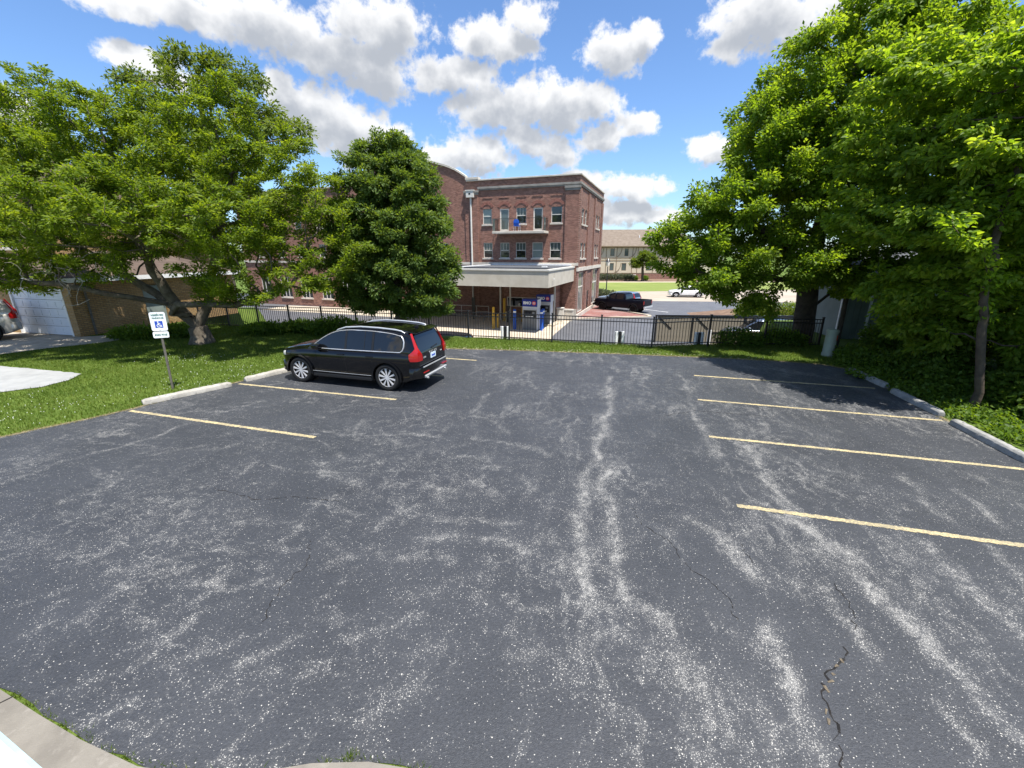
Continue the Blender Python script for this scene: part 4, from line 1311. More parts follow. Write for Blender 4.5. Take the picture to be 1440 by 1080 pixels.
# cornice band with corbels
MB().box(0.70, SX + 0.14, -0.14, 0.0, 11.45, 11.62).box(0.70, SX + 0.08, -0.08, 0.0, 11.34, 11.45).build('cornice', 'cornice', bank)
MB().box(SX, SX + 0.14, 0.001, 13.1, 11.45, 11.62).box(SX, SX + 0.08, 0.001, 13.05, 11.34, 11.45).build('cornice', 'cornice', bank)
corb = MB().box(-0.07, 0.07, -0.06, -0.002, 11.22, 11.34).mesh('corbel')
for i in range(12):
    o = mesh_obj('corbel', corb, 'brick_x', bank)
    o.location = (1.1 + i * 0.7, 0, 0)
corb2 = MB().box(SX + 0.002, SX + 0.06, -0.07, 0.07, 11.22, 11.34).mesh('corbel')
for i in range(16):
    o = mesh_obj('corbel', corb2, 'brick_y', bank)
    o.location = (0, 0.9 + i * 0.75, 0)
# pilasters with stone caps
for a, b in ((-0.62, 0.68), (8.96, SX - 0.002)):
    MB().box(a, b, -0.11, -0.001, 0, 10.98).build('pilaster', 'brick_x', bank)
    MB().box(a - 0.05, b + 0.05, -0.17, -0.001, 10.98, 11.16).box(a - 0.1, b + 0.1, -0.22, -0.001, 11.16, 11.338).build('pilaster_cap', 'cornice', bank)
for a, b in ((0.002, 0.7), (4.0, 4.9), (7.4, 8.2), (12.0, 12.95)):
    MB().box(SX + 0.001, SX + 0.10, a, b, 4.62, 11.13).build('pilaster', 'brick_y', bank)
    MB().box(SX + 0.001, SX + 0.07, a, b, 0.0, 4.28).build('pilaster', 'brick_y', bank)
MB().box(SX, SX + 0.12, -0.12, 13.05, 4.29, 4.61).build('belt_course', 'stone', bank)
MB().box(-30, SX + 0.12, -0.12, -0.001, 4.78, 5.02).build('belt_course', 'stone', bank)
MB().box(8.98, SX + 0.16, -0.18, -0.112, 0.0, 0.95).box(SX + 0.072, SX + 0.16, -0.112, 13.05, 0.0, 0.42).build('plinth', 'stone', bank)
# recessed brick panels under the cornice
for a in (1.15, 2.77, 4.4, 5.92, 7.64):
    MB().box(a, a + 0.98, -0.035, -0.001, 10.62, 10.72).build('brick_panel', 'brick_x', bank)


def window(u0, u1, z0, z1, place, panes, arch=True, sill=True, kind='sash', glass=('glass_mid', 'glass'), brickm='brick_x'):
    """double-hung window set back in its opening"""
    w = MB()
    t = 0.055
    D0, D1 = 0.075, 0.15

    def bx(a, b, c, d, d0=D0, d1=D1):
        p = [place(a, c, d0), place(b, d, d1)]
        x = sorted((p[0][0], p[1][0]))
        y = sorted((p[0][1], p[1][1]))
        z = sorted((p[0][2], p[1][2]))
        return (*x, *y, *z)
    w.box(*bx(u0, u0 + t, z0, z1)).box(*bx(u1 - t, u1, z0, z1)).box(*bx(u0 + t, u1 - t, z0, z0 + t)).box(*bx(u0 + t, u1 - t, z1 - t, z1))
    fr = w.build('window', 'white_frame', bank)
    zm = (z0 + z1) / 2
    if kind == 'sash':
        MB().box(*bx(u0 + t, u1 - t, zm - 0.03, zm + 0.03, 0.085, 0.14)).build('meeting_rail', 'white_frame', fr)
        MB().box(*bx(u0 + t, u1 - t, z0 + t, zm - 0.03, 0.12, 0.128)).build('pane', glass[1], fr)
        MB().box(*bx(u0 + t, u1 - t, zm + 0.03, z1 - t, 0.105, 0.113)).build('pane', glass[0], fr)
        if panes:
            for i in range(1, panes):
                c = u0 + t + (u1 - u0 - 2 * t) * i / panes
                MB().box(*bx(c - 0.014, c + 0.014, zm + 0.03, z1 - t, 0.09, 0.104)).build('glazing_bar', 'white_frame', fr)
    else:
        MB().box(*bx(u0 + t, u1 - t, z0 + t, z1 - t, 0.11, 0.12)).build('pane', glass[1], fr)
        for i in range(1, panes):
            c = u0 + t + (u1 - u0 - 2 * t) * i / panes
            MB().box(*bx(c - 0.03, c + 0.03, z0 + t, z1 - t, 0.08, 0.109)).build('mullion', 'white_frame', fr)
    if sill:
        MB().box(*bx(u0 - 0.09, u1 + 0.09, z0 - 0.13, z0 - 0.002, -0.09, 0.06)).build('sill', 'stone', fr)
    if arch:
        mb = MB()
        cx, hw = (u0 + u1) / 2, (u1 - u0) / 2
        rad = hw * 1.12
        a0 = math.acos(hw / rad)
        n = 11
        zc = z1 + 0.03 - rad * math.sin(a0)
        for i in range(n):
            b0, b1 = a0 + (math.pi - 2 * a0) * (i + .06) / n, a0 + (math.pi - 2 * a0) * (i + .94) / n
            q = [(cx + r_ * math.cos(b), zc + r_ * math.sin(b)) for r_, b in ((rad, b0), (rad + .24, b0), (rad + .24, b1), (rad, b1))]
            mb.prism(q, -0.035, -0.001, 'y')
        mb.build('brick_arch', 'arch_brick', fr)
        MB().box(u0 + 0.002, u1 - 0.002, 0.0, 0.07, z1 - 0.06, z1 - 0.002).build('lintel', 'brick_x', fr)
    return fr


window(*upper[0], 8.40, 9.80, FR, 0, True, True, 'sash', ('glass_pale', 'glass_mid'))
window(*upper[1], 8.40, 9.80, FR, 3, True, True, 'sash', ('glass_mid', 'glass'))
window(*upper[2], 8.40, 9.80, FR, 0, True, True, 'sash', ('glass', 'glass'))
for i, (a, b) in enumerate(lower):
    window(a, b, 5.42, 6.78, FR, 0 if i == 3 else 3, False, True, 'sash', ('glass_pale', 'glass_pale') if i == 3 else ('glass_mid', 'glass'))
for a, b in left_u:
    window(a, b, 8.40, 9.80, FR, 3, True)
    window(a, b, 5.42, 6.78, FR, 3, False)
for a, b in left_u[1:]:
    window(a - .3, b + .3, 0.9, 3.2, FR, 3, False, True, 'fixed')
for a, b in sw:
    window(a, b, 8.35, 9.65, SD, 0, False)
    window(a, b, 5.40, 6.75, SD, 0, False)
for a, b, c, d in shop:
    fr = window(a, b, c, d, SD, 4, False, False, 'fixed')
    MB().box(SX - 0.105, SX - 0.075, a + .06, b - .06, 2.75, 2.85).build('transom', 'white_frame', fr)
for i, (a, b) in enumerate(doors):
    mb = MB()
    t = 0.11
    mb.box(a, a + t, 0.06, 0.15, 7.75, 9.72).box(b - t, b, 0.06, 0.15, 7.75, 9.72).box(a + t, b - t, 0.06, 0.15, 9.72 - t, 9.72).box(a + t, b - t, 0.06, 0.15, 7.75, 7.95)
    d = mb.build('balcony_door', 'white_frame', bank)
    MB().box(a + t, b - t, 0.10, 0.11, 7.95, 9.72 - t).build('pane', 'glass_mid' if i == 0 else 'glass', d)
    MB().box(b - 0.08, b - 0.04, 0.02, 0.06, 8.75, 8.85).build('handle', 'steel', d)
d = MB().box(SX - 0.12, SX - 0.05, 5.6, 6.5, 0.1, 2.2).build('side_door', 'black_metal', bank)
MB().box(SX - 0.05, SX - 0.01, 6.3, 6.36, 1.1, 1.25).build('handle', 'steel', d)
mb = MB()
for a, b in doors:
    cx, hw = (a + b) / 2, (b - a) / 2
    rad = hw * 1.12
    a0 = math.acos(hw / rad)
    for i in range(11):
        b0, b1 = a0 + (math.pi - 2 * a0) * (i + .06) / 11, a0 + (math.pi - 2 * a0) * (i + .94) / 11
        zc = 9.80 - rad * math.sin(a0)
        mb.prism([(cx + r_ * math.cos(q), zc + r_ * math.sin(q)) for r_, q in ((rad, b0), (rad + .24, b0), (rad + .24, b1), (rad, b1))], -0.035, -0.001, 'y')
mb.build('brick_arch', 'arch_brick', bank)
# balcony: stone slab, dark side screens, thin front rail
bal = MB().box(2.62, 7.48, -1.42, -0.002, 7.52, 7.72).build('balcony', 'stone', bank, bevel=0.02)
for a in (2.66, 7.40):
    MB().box(a, a + 0.05, -1.38, -0.9, 7.72, 8.80).build('screen_panel', 'glass_mid', bal)
    MB().box(a + .01, a + 0.04, -0.9, -0.02, 8.74, 8.80).build('rail', 'black_metal', bal)
    for i in range(7):
        MB().box(a + .018, a + 0.032, -0.80 + i * .12, -0.786 + i * .12, 7.72, 8.74).build('baluster', 'black_metal', bal)
MB().box(2.71, 7.40, -1.37, -1.34, 8.76, 8.79).build('rail', 'black_metal', bal)
MB().box(2.71, 7.40, -1.365, -1.345, 7.80, 7.82).build('rail', 'black_metal', bal)
bm_ = MB().box(-0.006, 0.006, -1.36, -1.348, 7.82, 8.76).mesh('baluster')
for i in range(37):
    o = mesh_obj('baluster', bm_, 'black_metal', bal)
    o.location = (2.84 + i * 0.122, 0, 0)
# blue chair on the balcony
ch = empty('balcony_chair', (bank.matrix_basis @ Vector((4.85, -1.0, 7.725)))[:], TH, 'bright blue plastic chair standing on the brick building\'s balcony', 'chair')
MB().box(-.24, .24, -.23, .23, .40, .44).build('seat', 'chair_blue', ch, bevel=.015)
MB().prism([(-.24, .44), (.24, .44), (.26, .75), (.2, .92), (.08, .98), (-.08, .98), (-.2, .92), (-.26, .75)], -.26, -.22, 'y').build('backrest', 'chair_blue', ch, bevel=.01)
for sx in (-.21, .21):
    for sy in (-.2, .2):
        MB().tube([(sx, sy, .42), (sx * 1.15, sy * 1.15, 0)], .018, 6).build('leg', 'white', ch)
    MB().box(sx * 1.15 - .025, sx * 1.15 + .025, -.24, .2, .62, .65).build('armrest', 'chair_blue', ch)
# rain pipe with its hopper
rp = MB().tube([(0.02, -0.20, 10.75), (0.02, -0.20, 0.05)], 0.085, 10).build('rain_pipe', 'white_frame', bank, smooth=40)
hp = MB().box(-0.36, 0.36, -0.40, -0.112, 10.75, 11.30).box(-0.42, 0.42, -0.44, -0.112, 11.30, 11.38).build('rain_hopper', 'white_frame', bank)
MB().box(-0.09, 0.09, -0.408, -0.402, 10.98, 11.12).build('overflow_slot', 'black_metal', hp)
# drive-through canopy
can = MB().box(-4.5, 9.95, -8.7, -0.14, 3.46, 4.62).build('canopy', 'stucco', bank)
MB().box(-4.56, 10.01, -8.76, -8.45, 4.622, 4.74).box(9.7, 10.01, -8.45, -0.14, 4.622, 4.74).box(-4.56, -4.3, -8.45, -.14, 4.622, 4.74).build('canopy_coping', 'white_frame', can)
MB().box(-4.3, 9.7, -8.45, -0.14, 4.622, 4.65).build('canopy_roof', 'dark_roof', can)
MB().box(2.2, 9.69, -6.6, -0.15, 4.651, 4.78).build('upper_deck', 'dark_roof', can)
MB().box(2.15, 9.70, -0.35, -0.14, 4.79, 4.90).box(2.10, 2.2, -6.65, -0.14, 4.651, 4.86).build('roof_curb', 'white', can)
MB().box(8.4, 8.8, -5.2, -4.9, 4.78, 4.86).build('roof_vent', 'white', can)
MB().box(9.62, 9.645, -8.703, -8.70, 3.46, 4.62).build('joint', 'stone', can)
MB().box(10.012, 10.10, -7.6, -7.5, 4.0, 4.08).build('camera_dome', 'white', can)
for a, d in ((3.85, -2.6), (4.75, -2.5), (-3.9, -8.2)):
    MB().box(a - 0.06, a + 0.06, d - 0.06, d + 0.06, 0, 3.458).build('canopy_column', 'white_frame', bank)
# drive-up bay under the canopy
hole = [(4.25, 7.25, 1.18, 2.05)]
wall_holes(3.95, 8.22, 0, 3.455, hole, lambda u, z, d: (u, -2.0 + d, z), 0.15).build('bay_wall', 'brick_x', bank)
MB().box(8.22, 8.72, -2.30, -0.113, 0, 3.455).build('pier', 'brick_x', bank)
MB().box(8.721, 8.83, -2.30, -2.15, 0, 3.455).build('pier_trim', 'white_frame', bank)
MB().box(3.85, 3.95, -2.0, -0.002, 0, 3.455).build('bay_wall', 'brick_y', bank)
w = MB().box(4.25, 7.25, -1.97, -1.90, 1.18, 1.25).box(4.25, 7.25, -1.97, -1.90, 1.98, 2.05).box(4.25, 4.32, -1.97, -1.90, 1.25, 1.98).box(7.18, 7.25, -1.97, -1.9, 1.25, 1.98).box(5.72, 5.79, -1.97, -1.9, 1.25, 1.98).build('teller_window', 'white_frame', bank)
MB().box(4.32, 5.72, -1.94, -1.93, 1.25, 1.98).build('pane', 'glass', w)
MB().box(5.79, 7.18, -1.94, -1.93, 1.25, 1.98).build('pane', 'glass', w)
MB().box(6.4, 6.46, -1.96, -1.945, 1.25, 1.98).build('mullion', 'white_frame', w)
MB().box(5.35, 5.5, -1.96, -1.945, 1.3, 1.5).build('notice', 'white', w)
MB().box(4.0, 8.2, -2.12, -2.002, 0.0, 0.25).build('bay_base', 'stone', bank)


def bpos(s, off, z=0.0):
    return (bank.matrix_basis @ Vector((s, -off, z)))[:]


def atm(s, off, label, z=0.0):
    r = empty('cash_machine', bpos(s, off, z), TH, label, 'cash machine', 'drive-up cash machines')
    MB().box(-.56, .56, -.30, .5, 0.02, 1.66).build('cabinet', 'atm_grey', r, bevel=.02)
    MB().box(-.60, .60, -.36, .52, 1.66, 1.86).build('cabinet_top', 'atm_white', r, bevel=.02)
    MB().box(.563, .60, -.30, .5, 0.02, 1.66).build('side_panel', 'atm_white', r)
    MB().box(-.60, -.563, -.30, .5, 0.02, 1.66).build('side_panel', 'atm_white', r)
    sg = MB().box(-.62, .62, -.40, .54, 1.862, 2.42).build('sign_box', 'bank_blue', r, bevel=.015)
    MB().box(.622, .64, -.38, .54, 1.862, 2.40).build('sign_side', 'atm_white', sg)
    lettering('lettering', 'BMO', 0.30, 'sign_white', sg, (-.20, -.405, 2.13), (math.pi / 2, 0, 0), 0.012)
    MB().lathe([(.155, -.403), (.155, -.412)], 24, 'y', (.36, 0, 2.13)).build('emblem', 'bank_red', sg)
    mb = MB()
    mb.box(.27, .45, -.418, -.4125, 2.05, 2.075)
    for c in (.285, .36, .435):
        mb.box(c - .018, c + .018, -.418, -.4125, 2.085, 2.20)
    mb.box(.285, .435, -.418, -.4125, 2.185, 2.21)
    mb.build('emblem_mark', 'sign_white', sg)
    sc = MB().box(-.50, .48, -.325, -.301, 1.0, 1.55).build('console', 'black_metal', r)
    MB().box(-.38, .10, -.332, -.326, 1.22, 1.47).build('screen', 'screen', sc)
    MB().box(.20, .40, -.332, -.326, 1.30, 1.46).build('keypad', 'atm_grey', sc)
    MB().box(-.34, .30, -.334, -.326, 1.06, 1.11).build('instruction_strip', 'sign_white', sc)
    MB().box(-.52, .52, -.42, -.301, 1.60, 1.655).build('visor', 'atm_white', r)
    return r


atm(8.0, 6.55, 'grey cash machine with blue sign, nearest one standing out in front')
atm(8.35, 3.9, 'grey cash machine with blue sign, farther one beside the brick pier', 0.12)
MB().box(7.3, 9.4, -4.6, -3.1, 0.0, 0.12).build('island', 'apron', bank, bevel=.02)


def bollard(s, off, h, r_, mat, label, group, band=None):
    o = empty('bollard', bpos(s, off), TH, label, 'bollard', group)
    MB().lathe([(r_, 0), (r_, h - .05), (r_ * .8, h - .015), (r_ * .3, h)], 14).build('post', mat, o, smooth=40)
    if band:
        MB().lathe([(r_ + .004, h - .28), (r_ + .004, h - .16)], 14).build('reflective_band', band, o, smooth=40)
    return o


bollard(6.75, 6.9, 1.62, .125, 'blue', 'blue bollard left of the front cash machine', 'bollards at the drive-through', 'sign_white')
bollard(8.92, 6.75, 1.62, .125, 'blue', 'blue bollard right of the front cash machine, the nearer of two', 'bollards at the drive-through', 'sign_white')
bollard(8.80, 5.9, 1.62, .125, 'blue', 'blue bollard tucked behind the other one, right of the front cash machine', 'bollards at the drive-through', 'sign_white')
bollard(5.05, 7.2, 1.75, .10, 'yellow', 'tall yellow bollard in the lane left of the cash machines, front one of its pair', 'bollards at the drive-through')
bollard(5.20, 6.6, 1.15, .10, 'yellow', 'short yellow bollard just right of the taller yellow lane bollard', 'bollards at the drive-through')
bollard(4.45, 3.2, 2.05, .11, 'yellow', 'tallest yellow bollard in front of the teller window', 'bollards at the drive-through')
bollard(4.72, 3.4, 0.9, .09, 'cream_post', 'cream bollard beside the tallest yellow bollard', 'bollards at the drive-through')
bollard(6.1, 3.0, 1.3, .11, 'yellow', 'yellow bollard under the teller window, behind the blue bollard', 'bollards at the drive-through')
o = empty('pneumatic_post', bpos(5.0, 3.7), TH, 'black lane post beside the cream bollard', 'post')
MB().box(-.09, .09, -.09, .09, 0, 1.2).box(-.13, .13, -.13, .13, 1.2, 1.45).build('post', 'black_metal', o, bevel=.01)
o = empty('lane_sign', bpos(1.35, 3.0), TH, 'narrow black lane sign standing left of the drive-through', 'sign')
MB().box(-.16, .16, -.03, .03, 0.35, 2.0).build('panel', 'black_metal', o, bevel=.01)
MB().box(-.05, .05, -.02, .02, 0, .35).build('foot', 'black_metal', o)
o = empty('pipe_railing', bpos(1.0, 1.6), TH, 'white pipe railing at the foot of the brick wall, left of drive-through', 'railing')
for x in (-3.2, -1.6, 0.0, 1.25):
    MB().tube([(x, 0, 0), (x, 0, 1.05)], .03, 8).build('post', 'white_frame', o)
MB().tube([(-3.2, 0, 1.05), (1.25, 0, 1.05)], .03, 8).build('rail', 'white_frame', o)
MB().tube([(-3.2, 0, .55), (1.25, 0, .55)], .022, 8).build('rail', 'white_frame', o)
o = empty('utility_cabinet', bpos(9.15, 1.5), TH, 'pale utility cabinet against the brick wall by the paved corner', 'cabinet')
MB().box(-.28, .28, -.25, .25, 0, 1.15).build('body', 'stone', o, bevel=.02)
MB().box(-.31, .31, -.28, .28, 1.15, 1.22).build('lid', 'white_frame', o, bevel=.01)
MB().box(-.2, .2, -.262, -.251, .2, 1.0).build('door', 'white_frame', o)
o = empty('low_wall', bpos(9.95, 1.0), TH, 'low beige stone wall running from the cabinet to the paved corner', 'wall')
MB().box(-.75, .25, -.12, .12, 0, .95).build('body', 'stone', o)
MB().box(-.78, .28, -.16, .16, .95, 1.05).build('cap', 'white_frame', o)


# ------------------------------------------------------------------ vehicles (local x forward, y left, origin on the ground)
def smooth_interp(xs, ys, q):
    """monotone-ish cubic through control points"""
    xs, ys, q = np.asarray(xs, float), np.asarray(ys, float), np.asarray(q, float)
    o = np.argsort(xs)
    xs, ys = xs[o], ys[o]
    h = np.diff(xs)
    dl = np.diff(ys) / h
    m = np.zeros(len(xs))
    m[1:-1] = np.where(dl[:-1] * dl[1:] > 0, 2 * dl[:-1] * dl[1:] / np.where(np.abs(dl[:-1] + dl[1:]) < 1e-9, 1e-9, dl[:-1] + dl[1:]), 0)
    m[0], m[-1] = dl[0], dl[-1]
    i = np.clip(np.searchsorted(xs, q) - 1, 0, len(h) - 1)
    t = np.clip((q - xs[i]) / h[i], 0, 1)
    return ((2 * t**3 - 3 * t**2 + 1) * ys[i] + (t**3 - 2 * t**2 + t) * h[i] * m[i] + (-2 * t**3 + 3 * t**2) * ys[i + 1] + (t**3 - t**2) * h[i] * m[i + 1])


def loft_mesh(name, rings, smooth=38):
    """rings: list of half rings [(x,y,z)...] from bottom centre to top centre; mirrored in y"""
    full = []
    for r_ in rings:
        mir = [(x, -y, z) for x, y, z in r_[1:-1]][::-1]
        full.append(list(r_) + mir)
    kk = len(full[0])
    mb = MB()
    vs = [p for r_ in full for p in r_]
    fs = []
    for i in range(len(full) - 1):
        for j in range(kk):
            fs.append((i * kk + j, i * kk + (j + 1) % kk, (i + 1) * kk + (j + 1) % kk, (i + 1) * kk + j))
    fs.append(tuple(range(kk))[::-1])
    fs.append(tuple(range((len(full) - 1) * kk, len(full) * kk)))
    mb.add(vs, fs)
    return mb.mesh(name, smooth)


def cut(me, cutters):
    o = bpy.data.objects.new('tmp_body', me)
    link(o)
    cs = []
    for c in cutters:
        co = bpy.data.objects.new('tmp_cut', c)
        link(co)
        md = o.modifiers.new('b', 'BOOLEAN')
        md.operation = 'DIFFERENCE'
        md.solver = 'EXACT'
        md.object = co
        cs.append(co)
    dg = bpy.context.evaluated_depsgraph_get()
    dg.update()
    out = bpy.data.meshes.new_from_object(o.evaluated_get(dg))
    for c in cs + [o]:
        bpy.data.objects.remove(c)
    out.materials.clear()
    out.polygons.foreach_set('use_smooth', np.ones(len(out.polygons), dtype=bool))
    out.set_sharp_from_angle(angle=R(38))
    return out


def panel_strip(cols, off=0.0):
    """cols: list of columns, each a list of (x,y,z); quads between them"""
    mb = MB()
    n = len(cols[0])
    vs = [p for c in cols for p in c]
    fs = [(i * n + j, i * n + j + 1, (i + 1) * n + j + 1, (i + 1) * n + j) for i in range(len(cols) - 1) for j in range(n - 1)]
    return mb.add(vs, fs)


def make_wheel(root, x, y, rad, wd, spokes, alloy, detail=True):
    side = 1 if y > 0 else -1
    k_ = 32 if detail else 20
    t = MB()
    hw = wd / 2
    rr = rad * 0.70
    t.lathe([(rr, -hw * .8), (rad * .86, -hw * .98), (rad * .96, -hw * .88), (rad, -hw * .6), (rad, hw * .6), (rad * .96, hw * .88), (rad * .86, hw * .98), (rr, hw * .8)], k_, 'y', (x, y, rad), cap=False)
    tyre = t.build('wheel', 'rubber', root, smooth=50)
    oy = y + side * hw * 0.62
    MB().lathe([(rr * 1.01, -.03 * side), (rr * 1.01, 0.0), (rr * .2, -0.02 * side), (0.002, -0.02 * side)], k_, 'y', (x, oy - side * .03, rad)).build('rim_barrel', 'alloy_dark', tyre, smooth=40)
    rim = MB()
    rim.lathe([(rr * 1.02, 0), (rr * 1.02, .014 * side), (rr * .975, .014 * side), (rr * .975, 0)], k_, 'y', (x, oy, rad), cap=False)
    rim.lathe([(rr * .2, 0), (rr * .2, .014 * side), (0.002, .016 * side)], 16, 'y', (x, oy, rad))
    for i in range(spokes):
        a = 2 * math.pi * i / spokes + .2
        ca, sa = math.cos(a), math.sin(a)
        for dlt in ((0,) if detail else (0,)):
            w0, w1 = (.012, .030) if detail else (.03, .045)
            p0, p1 = (rr * .17, dlt * .35), (rr * .97, dlt * 1.35)
            q = [(p0[0], p0[1] - w0), (p1[0], p1[1] - w1), (p1[0], p1[1] + w1), (p0[0], p0[1] + w0)]
            vs = [(x + u * ca - v * sa, oy + d, rad + u * sa + v * ca) for d in (0, .016 * side) for u, v in q]
            rim.add(vs, [(0, 1, 2, 3), (4, 5, 6, 7), (0, 1, 5, 4), (1, 2, 6, 5), (2, 3, 7, 6), (3, 0, 4, 7)])
    rim.build('rim', alloy, tyre)
    return tyre


def arch_ring(x, r0, r1, y0, y1, zc, a0=-12, a1=192, n=22):
    mb = MB()
    vs, fs = [], []
    for i in range(n + 1):
        a = R(a0 + (a1 - a0) * i / n)
        c, s = math.cos(a), math.sin(a)
        vs += [(x + r0 * c, y0, zc + r0 * s), (x + r1 * c, y0, zc + r1 * s), (x + r1 * c * .99, y1, zc + r1 * s * .99), (x + r0 * c, y1, zc + r0 * s)]
    for i in range(n):
        for j in range(4):
            fs.append((i * 4 + j, i * 4 + (j + 1) % 4, (i + 1) * 4 + (j + 1) % 4, (i + 1) * 4 + j))
    fs += [(3, 2, 1, 0), (n * 4, n * 4 + 1, n * 4 + 2, n * 4 + 3)]
    return mb.add(vs, fs)


def make_suv(name, loc, heading, label, paint, S=None, hero=False, group=None, alloy='alloy', cat='car'):
    """crossover body; S scales the default 4.95 x 1.93 x 1.75 m shell"""
    root = empty(name, loc, heading, label, cat, group)
    ax_f, ax_r, wr = 1.49, -1.49, 0.383
    qx = np.concatenate([[2.30, 2.285, 2.26], np.linspace(2.2, -2.3, 56), [-2.36, -2.41, -2.45, -2.475]])
    Wd = smooth_interp([2.30, 2.265, 2.17, 2.0, 1.5, .5, -1.4, -2.0, -2.27, -2.40, -2.475], [.52, .68, .80, .895, .945, .95, .955, .935, .895, .85, .78], qx)
    Bz = smooth_interp([2.30, 2.24, 2.08, 1.7, 1.1, 0, -1.4, -2.2, -2.42, -2.475], [.74, .885, .955, 1.00, 1.045, 1.055, 1.085, 1.10, 1.09, 1.05], qx)
    Tz = smooth_interp([2.30, 2.24, 2.08, 1.7, 1.15, .9, -2.2, -2.475], [.76, .93, 1.02, 1.09, 1.135, 1.12, 1.12, 1.06], qx)
    Bt = smooth_interp([2.30, 2.15, 1.9, -1.9, -2.2, -2.475], [.36, .27, .235, .235, .30, .40], qx)
    rings = []
    for x, W_, b, t, z0 in zip(qx, Wd, Bz, Tz, Bt):
        h = b - z0
        rings.append([(x, 0, z0), (x, W_ * .80, z0), (x, W_ * .93, z0 + .035), (x, W_ * .968, z0 + .16 * h + .02), (x, W_ * .978, z0 + .30 * h), (x, W_ * .992, z0 + .52 * h),
                      (x, W_ * 1.0, z0 + .74 * h), (x, W_ * .992, z0 + .86 * h), (x, W_ * .968, z0 + .95 * h), (x, W_ * .925, b), (x, W_ * .78, b + (t - b) * .45), (x, W_ * .4, b + (t - b) * .86), (x, 0, t)])
    body = loft_mesh('body', rings)
    cutters = []
    for ax in (ax_f, ax_r):
        for s in (1, -1):
            cutters.append(MB().lathe([(wr + .05, s * .56), (wr + .05, s * 1.2)], 40, 'y', (ax, 0, wr + .01)).mesh('c'))
    body = cut(body, cutters)
    bo = mesh_obj('body', body, paint, root)
    for ax in (ax_f, ax_r):
        for s in (1, -1):
            arch_ring(ax, wr + .045, wr + .105, s * .90, s * .972, wr + .01).build('wheel_arch', 'trim' if not hero else paint, root, smooth=40)
            MB().lathe([(wr + .048, s * .60), (wr + .048, s * .68)], 32, 'y', (ax, 0, wr + .01)).build('wheel_well', 'trim', root)
    # cabin
    cx_ = np.concatenate([np.linspace(1.18, -2.1, 50), np.linspace(-2.14, -2.46, 12)])
    rz = smooth_interp([1.18, .9, .55, .2, -.15, -.6, -1.2, -1.75, -2.1, -2.20, -2.29, -2.38, -2.46], [1.06, 1.27, 1.485, 1.635, 1.715, 1.748, 1.742, 1.712, 1.675, 1.63, 1.47, 1.27, 1.07], cx_)  # roof line
    taper = lambda x: 1 - .055 * max(0, (-1.0 - x) / 1.5) ** 2 - .05 * max(0, (x - .3) / .9) ** 2
    ys = lambda x, z: (.905 - max(0, z - 1.05) * .315 - .06 * max(0, z - 1.45) ** 1.5) * taper(x)
    crings = []
    for x, z1 in zip(cx_, rz):
        h = z1 - 1.02
        pts = [(x, 0, 1.0), (x, ys(x, 1.02) * .98, 1.0)]
        for f in (.05, .3, .55, .78):
            z = 1.02 + h * f
            pts.append((x, ys(x, z), z))
        ze = 1.02 + h * .9
        ye = ys(x, ze)
        crown = .06 * min(1, h / .5)
        pts += [(x, ye * .985, ze), (x, ye * .955, z1 - h * .05 - crown * .35), (x, ye * .88, z1 - crown * .30), (x, ye * .6, z1 - crown * .12), (x, ye * .3, z1 - crown * .03), (x, 0, z1)]
        crings.append(pts)
    mesh_obj('cabin', loft_mesh('cabin', crings, 45), paint, root)
    # side glass
    top_x = [1.0, .82, .55, .28, 0, -.4, -.9, -1.4, -1.8, -1.98]
    top_z = [1.125, 1.25, 1.415, 1.535, 1.60, 1.632, 1.634, 1.612, 1.565, 1.50]
    tz = lambda x: float(smooth_interp(top_x, top_z, [x])[0])
    bz = lambda x: 1.105 + .03 * max(0, -x) / 2
    wins = [('front', .97, -.13), ('rear', -.20, -1.02), ('quarter', -1.10, -1.97)]
    for s in (1, -1):
        for nm, x0, x1 in wins:
            cols = []
            for x in np.linspace(x0, x1, 16):
                zt, zb = tz(x), bz(x)
                if nm == 'quarter':                   # raked, rounded rear end
                    f = np.clip((-1.72 - x) / .25, 0, 1)
                    zb = zb + (zt - zb) * .10 * f ** 2
                    zt = zt - (zt - zb) * .22 * f ** 3
                cols.append([(x, s * (ys(x, z) + .006), z) for z in np.linspace(zb, zt, 6)])
            panel_strip(cols).build('side_window', 'car_glass', root, smooth=60)
        if hero:
            loop = [(x, bz(x) - .012) for x in np.linspace(1.02, -1.93, 24)] + [(-2.0, 1.17), (-2.03, 1.27), (-2.025, 1.40), (-1.99, 1.49), (-1.93, 1.555)] + [(x, tz(x) + .014) for x in np.linspace(-1.86, 1.0, 30)]
            MB().tube([(x, s * (ys(x, z) + .008), z) for x, z in loop], [.014] * 24 + [.022] * 5 + [.013] * 30, 6, closed=True).build('window_trim', 'chrome', root, smooth=60)
            for x in (-.165, -1.06):
                panel_strip([[(x + d, s * (ys(x, z) + .009), z) for z in np.linspace(1.12, tz(x) - .005, 6)] for d in (-.035, .035)]).build('pillar', 'trim', root)
            panel_strip([[(x, s * (ys(x, z) + .009), z) for z in np.linspace(1.12, tz(x), 5)] for x in (-.80, -.78)]).build('window_divider', 'trim', root)
    # windscreen and rear glass follow the shell
    def top_panel(nm, xs, inset):
        cols = []
        for x in xs:
            z1 = float(np.interp(-x, -cx_, rz))
            h = z1 - 1.02
            ye = ys(x, 1.02 + h * .9) * inset
            cols.append([(x - (.004 if x < 0 else -.004), v * ye, z1 - .022 * min(1, h / .5) * abs(v) ** 2 + .005) for v in np.linspace(-1, 1, 9)])
        panel_strip(cols).build(nm, 'car_glass', root, smooth=60)
    top_panel('windscreen', np.linspace(1.12, .18, 12), .86)
    top_panel('rear_window', np.linspace(-2.23, -2.43, 10), .84)
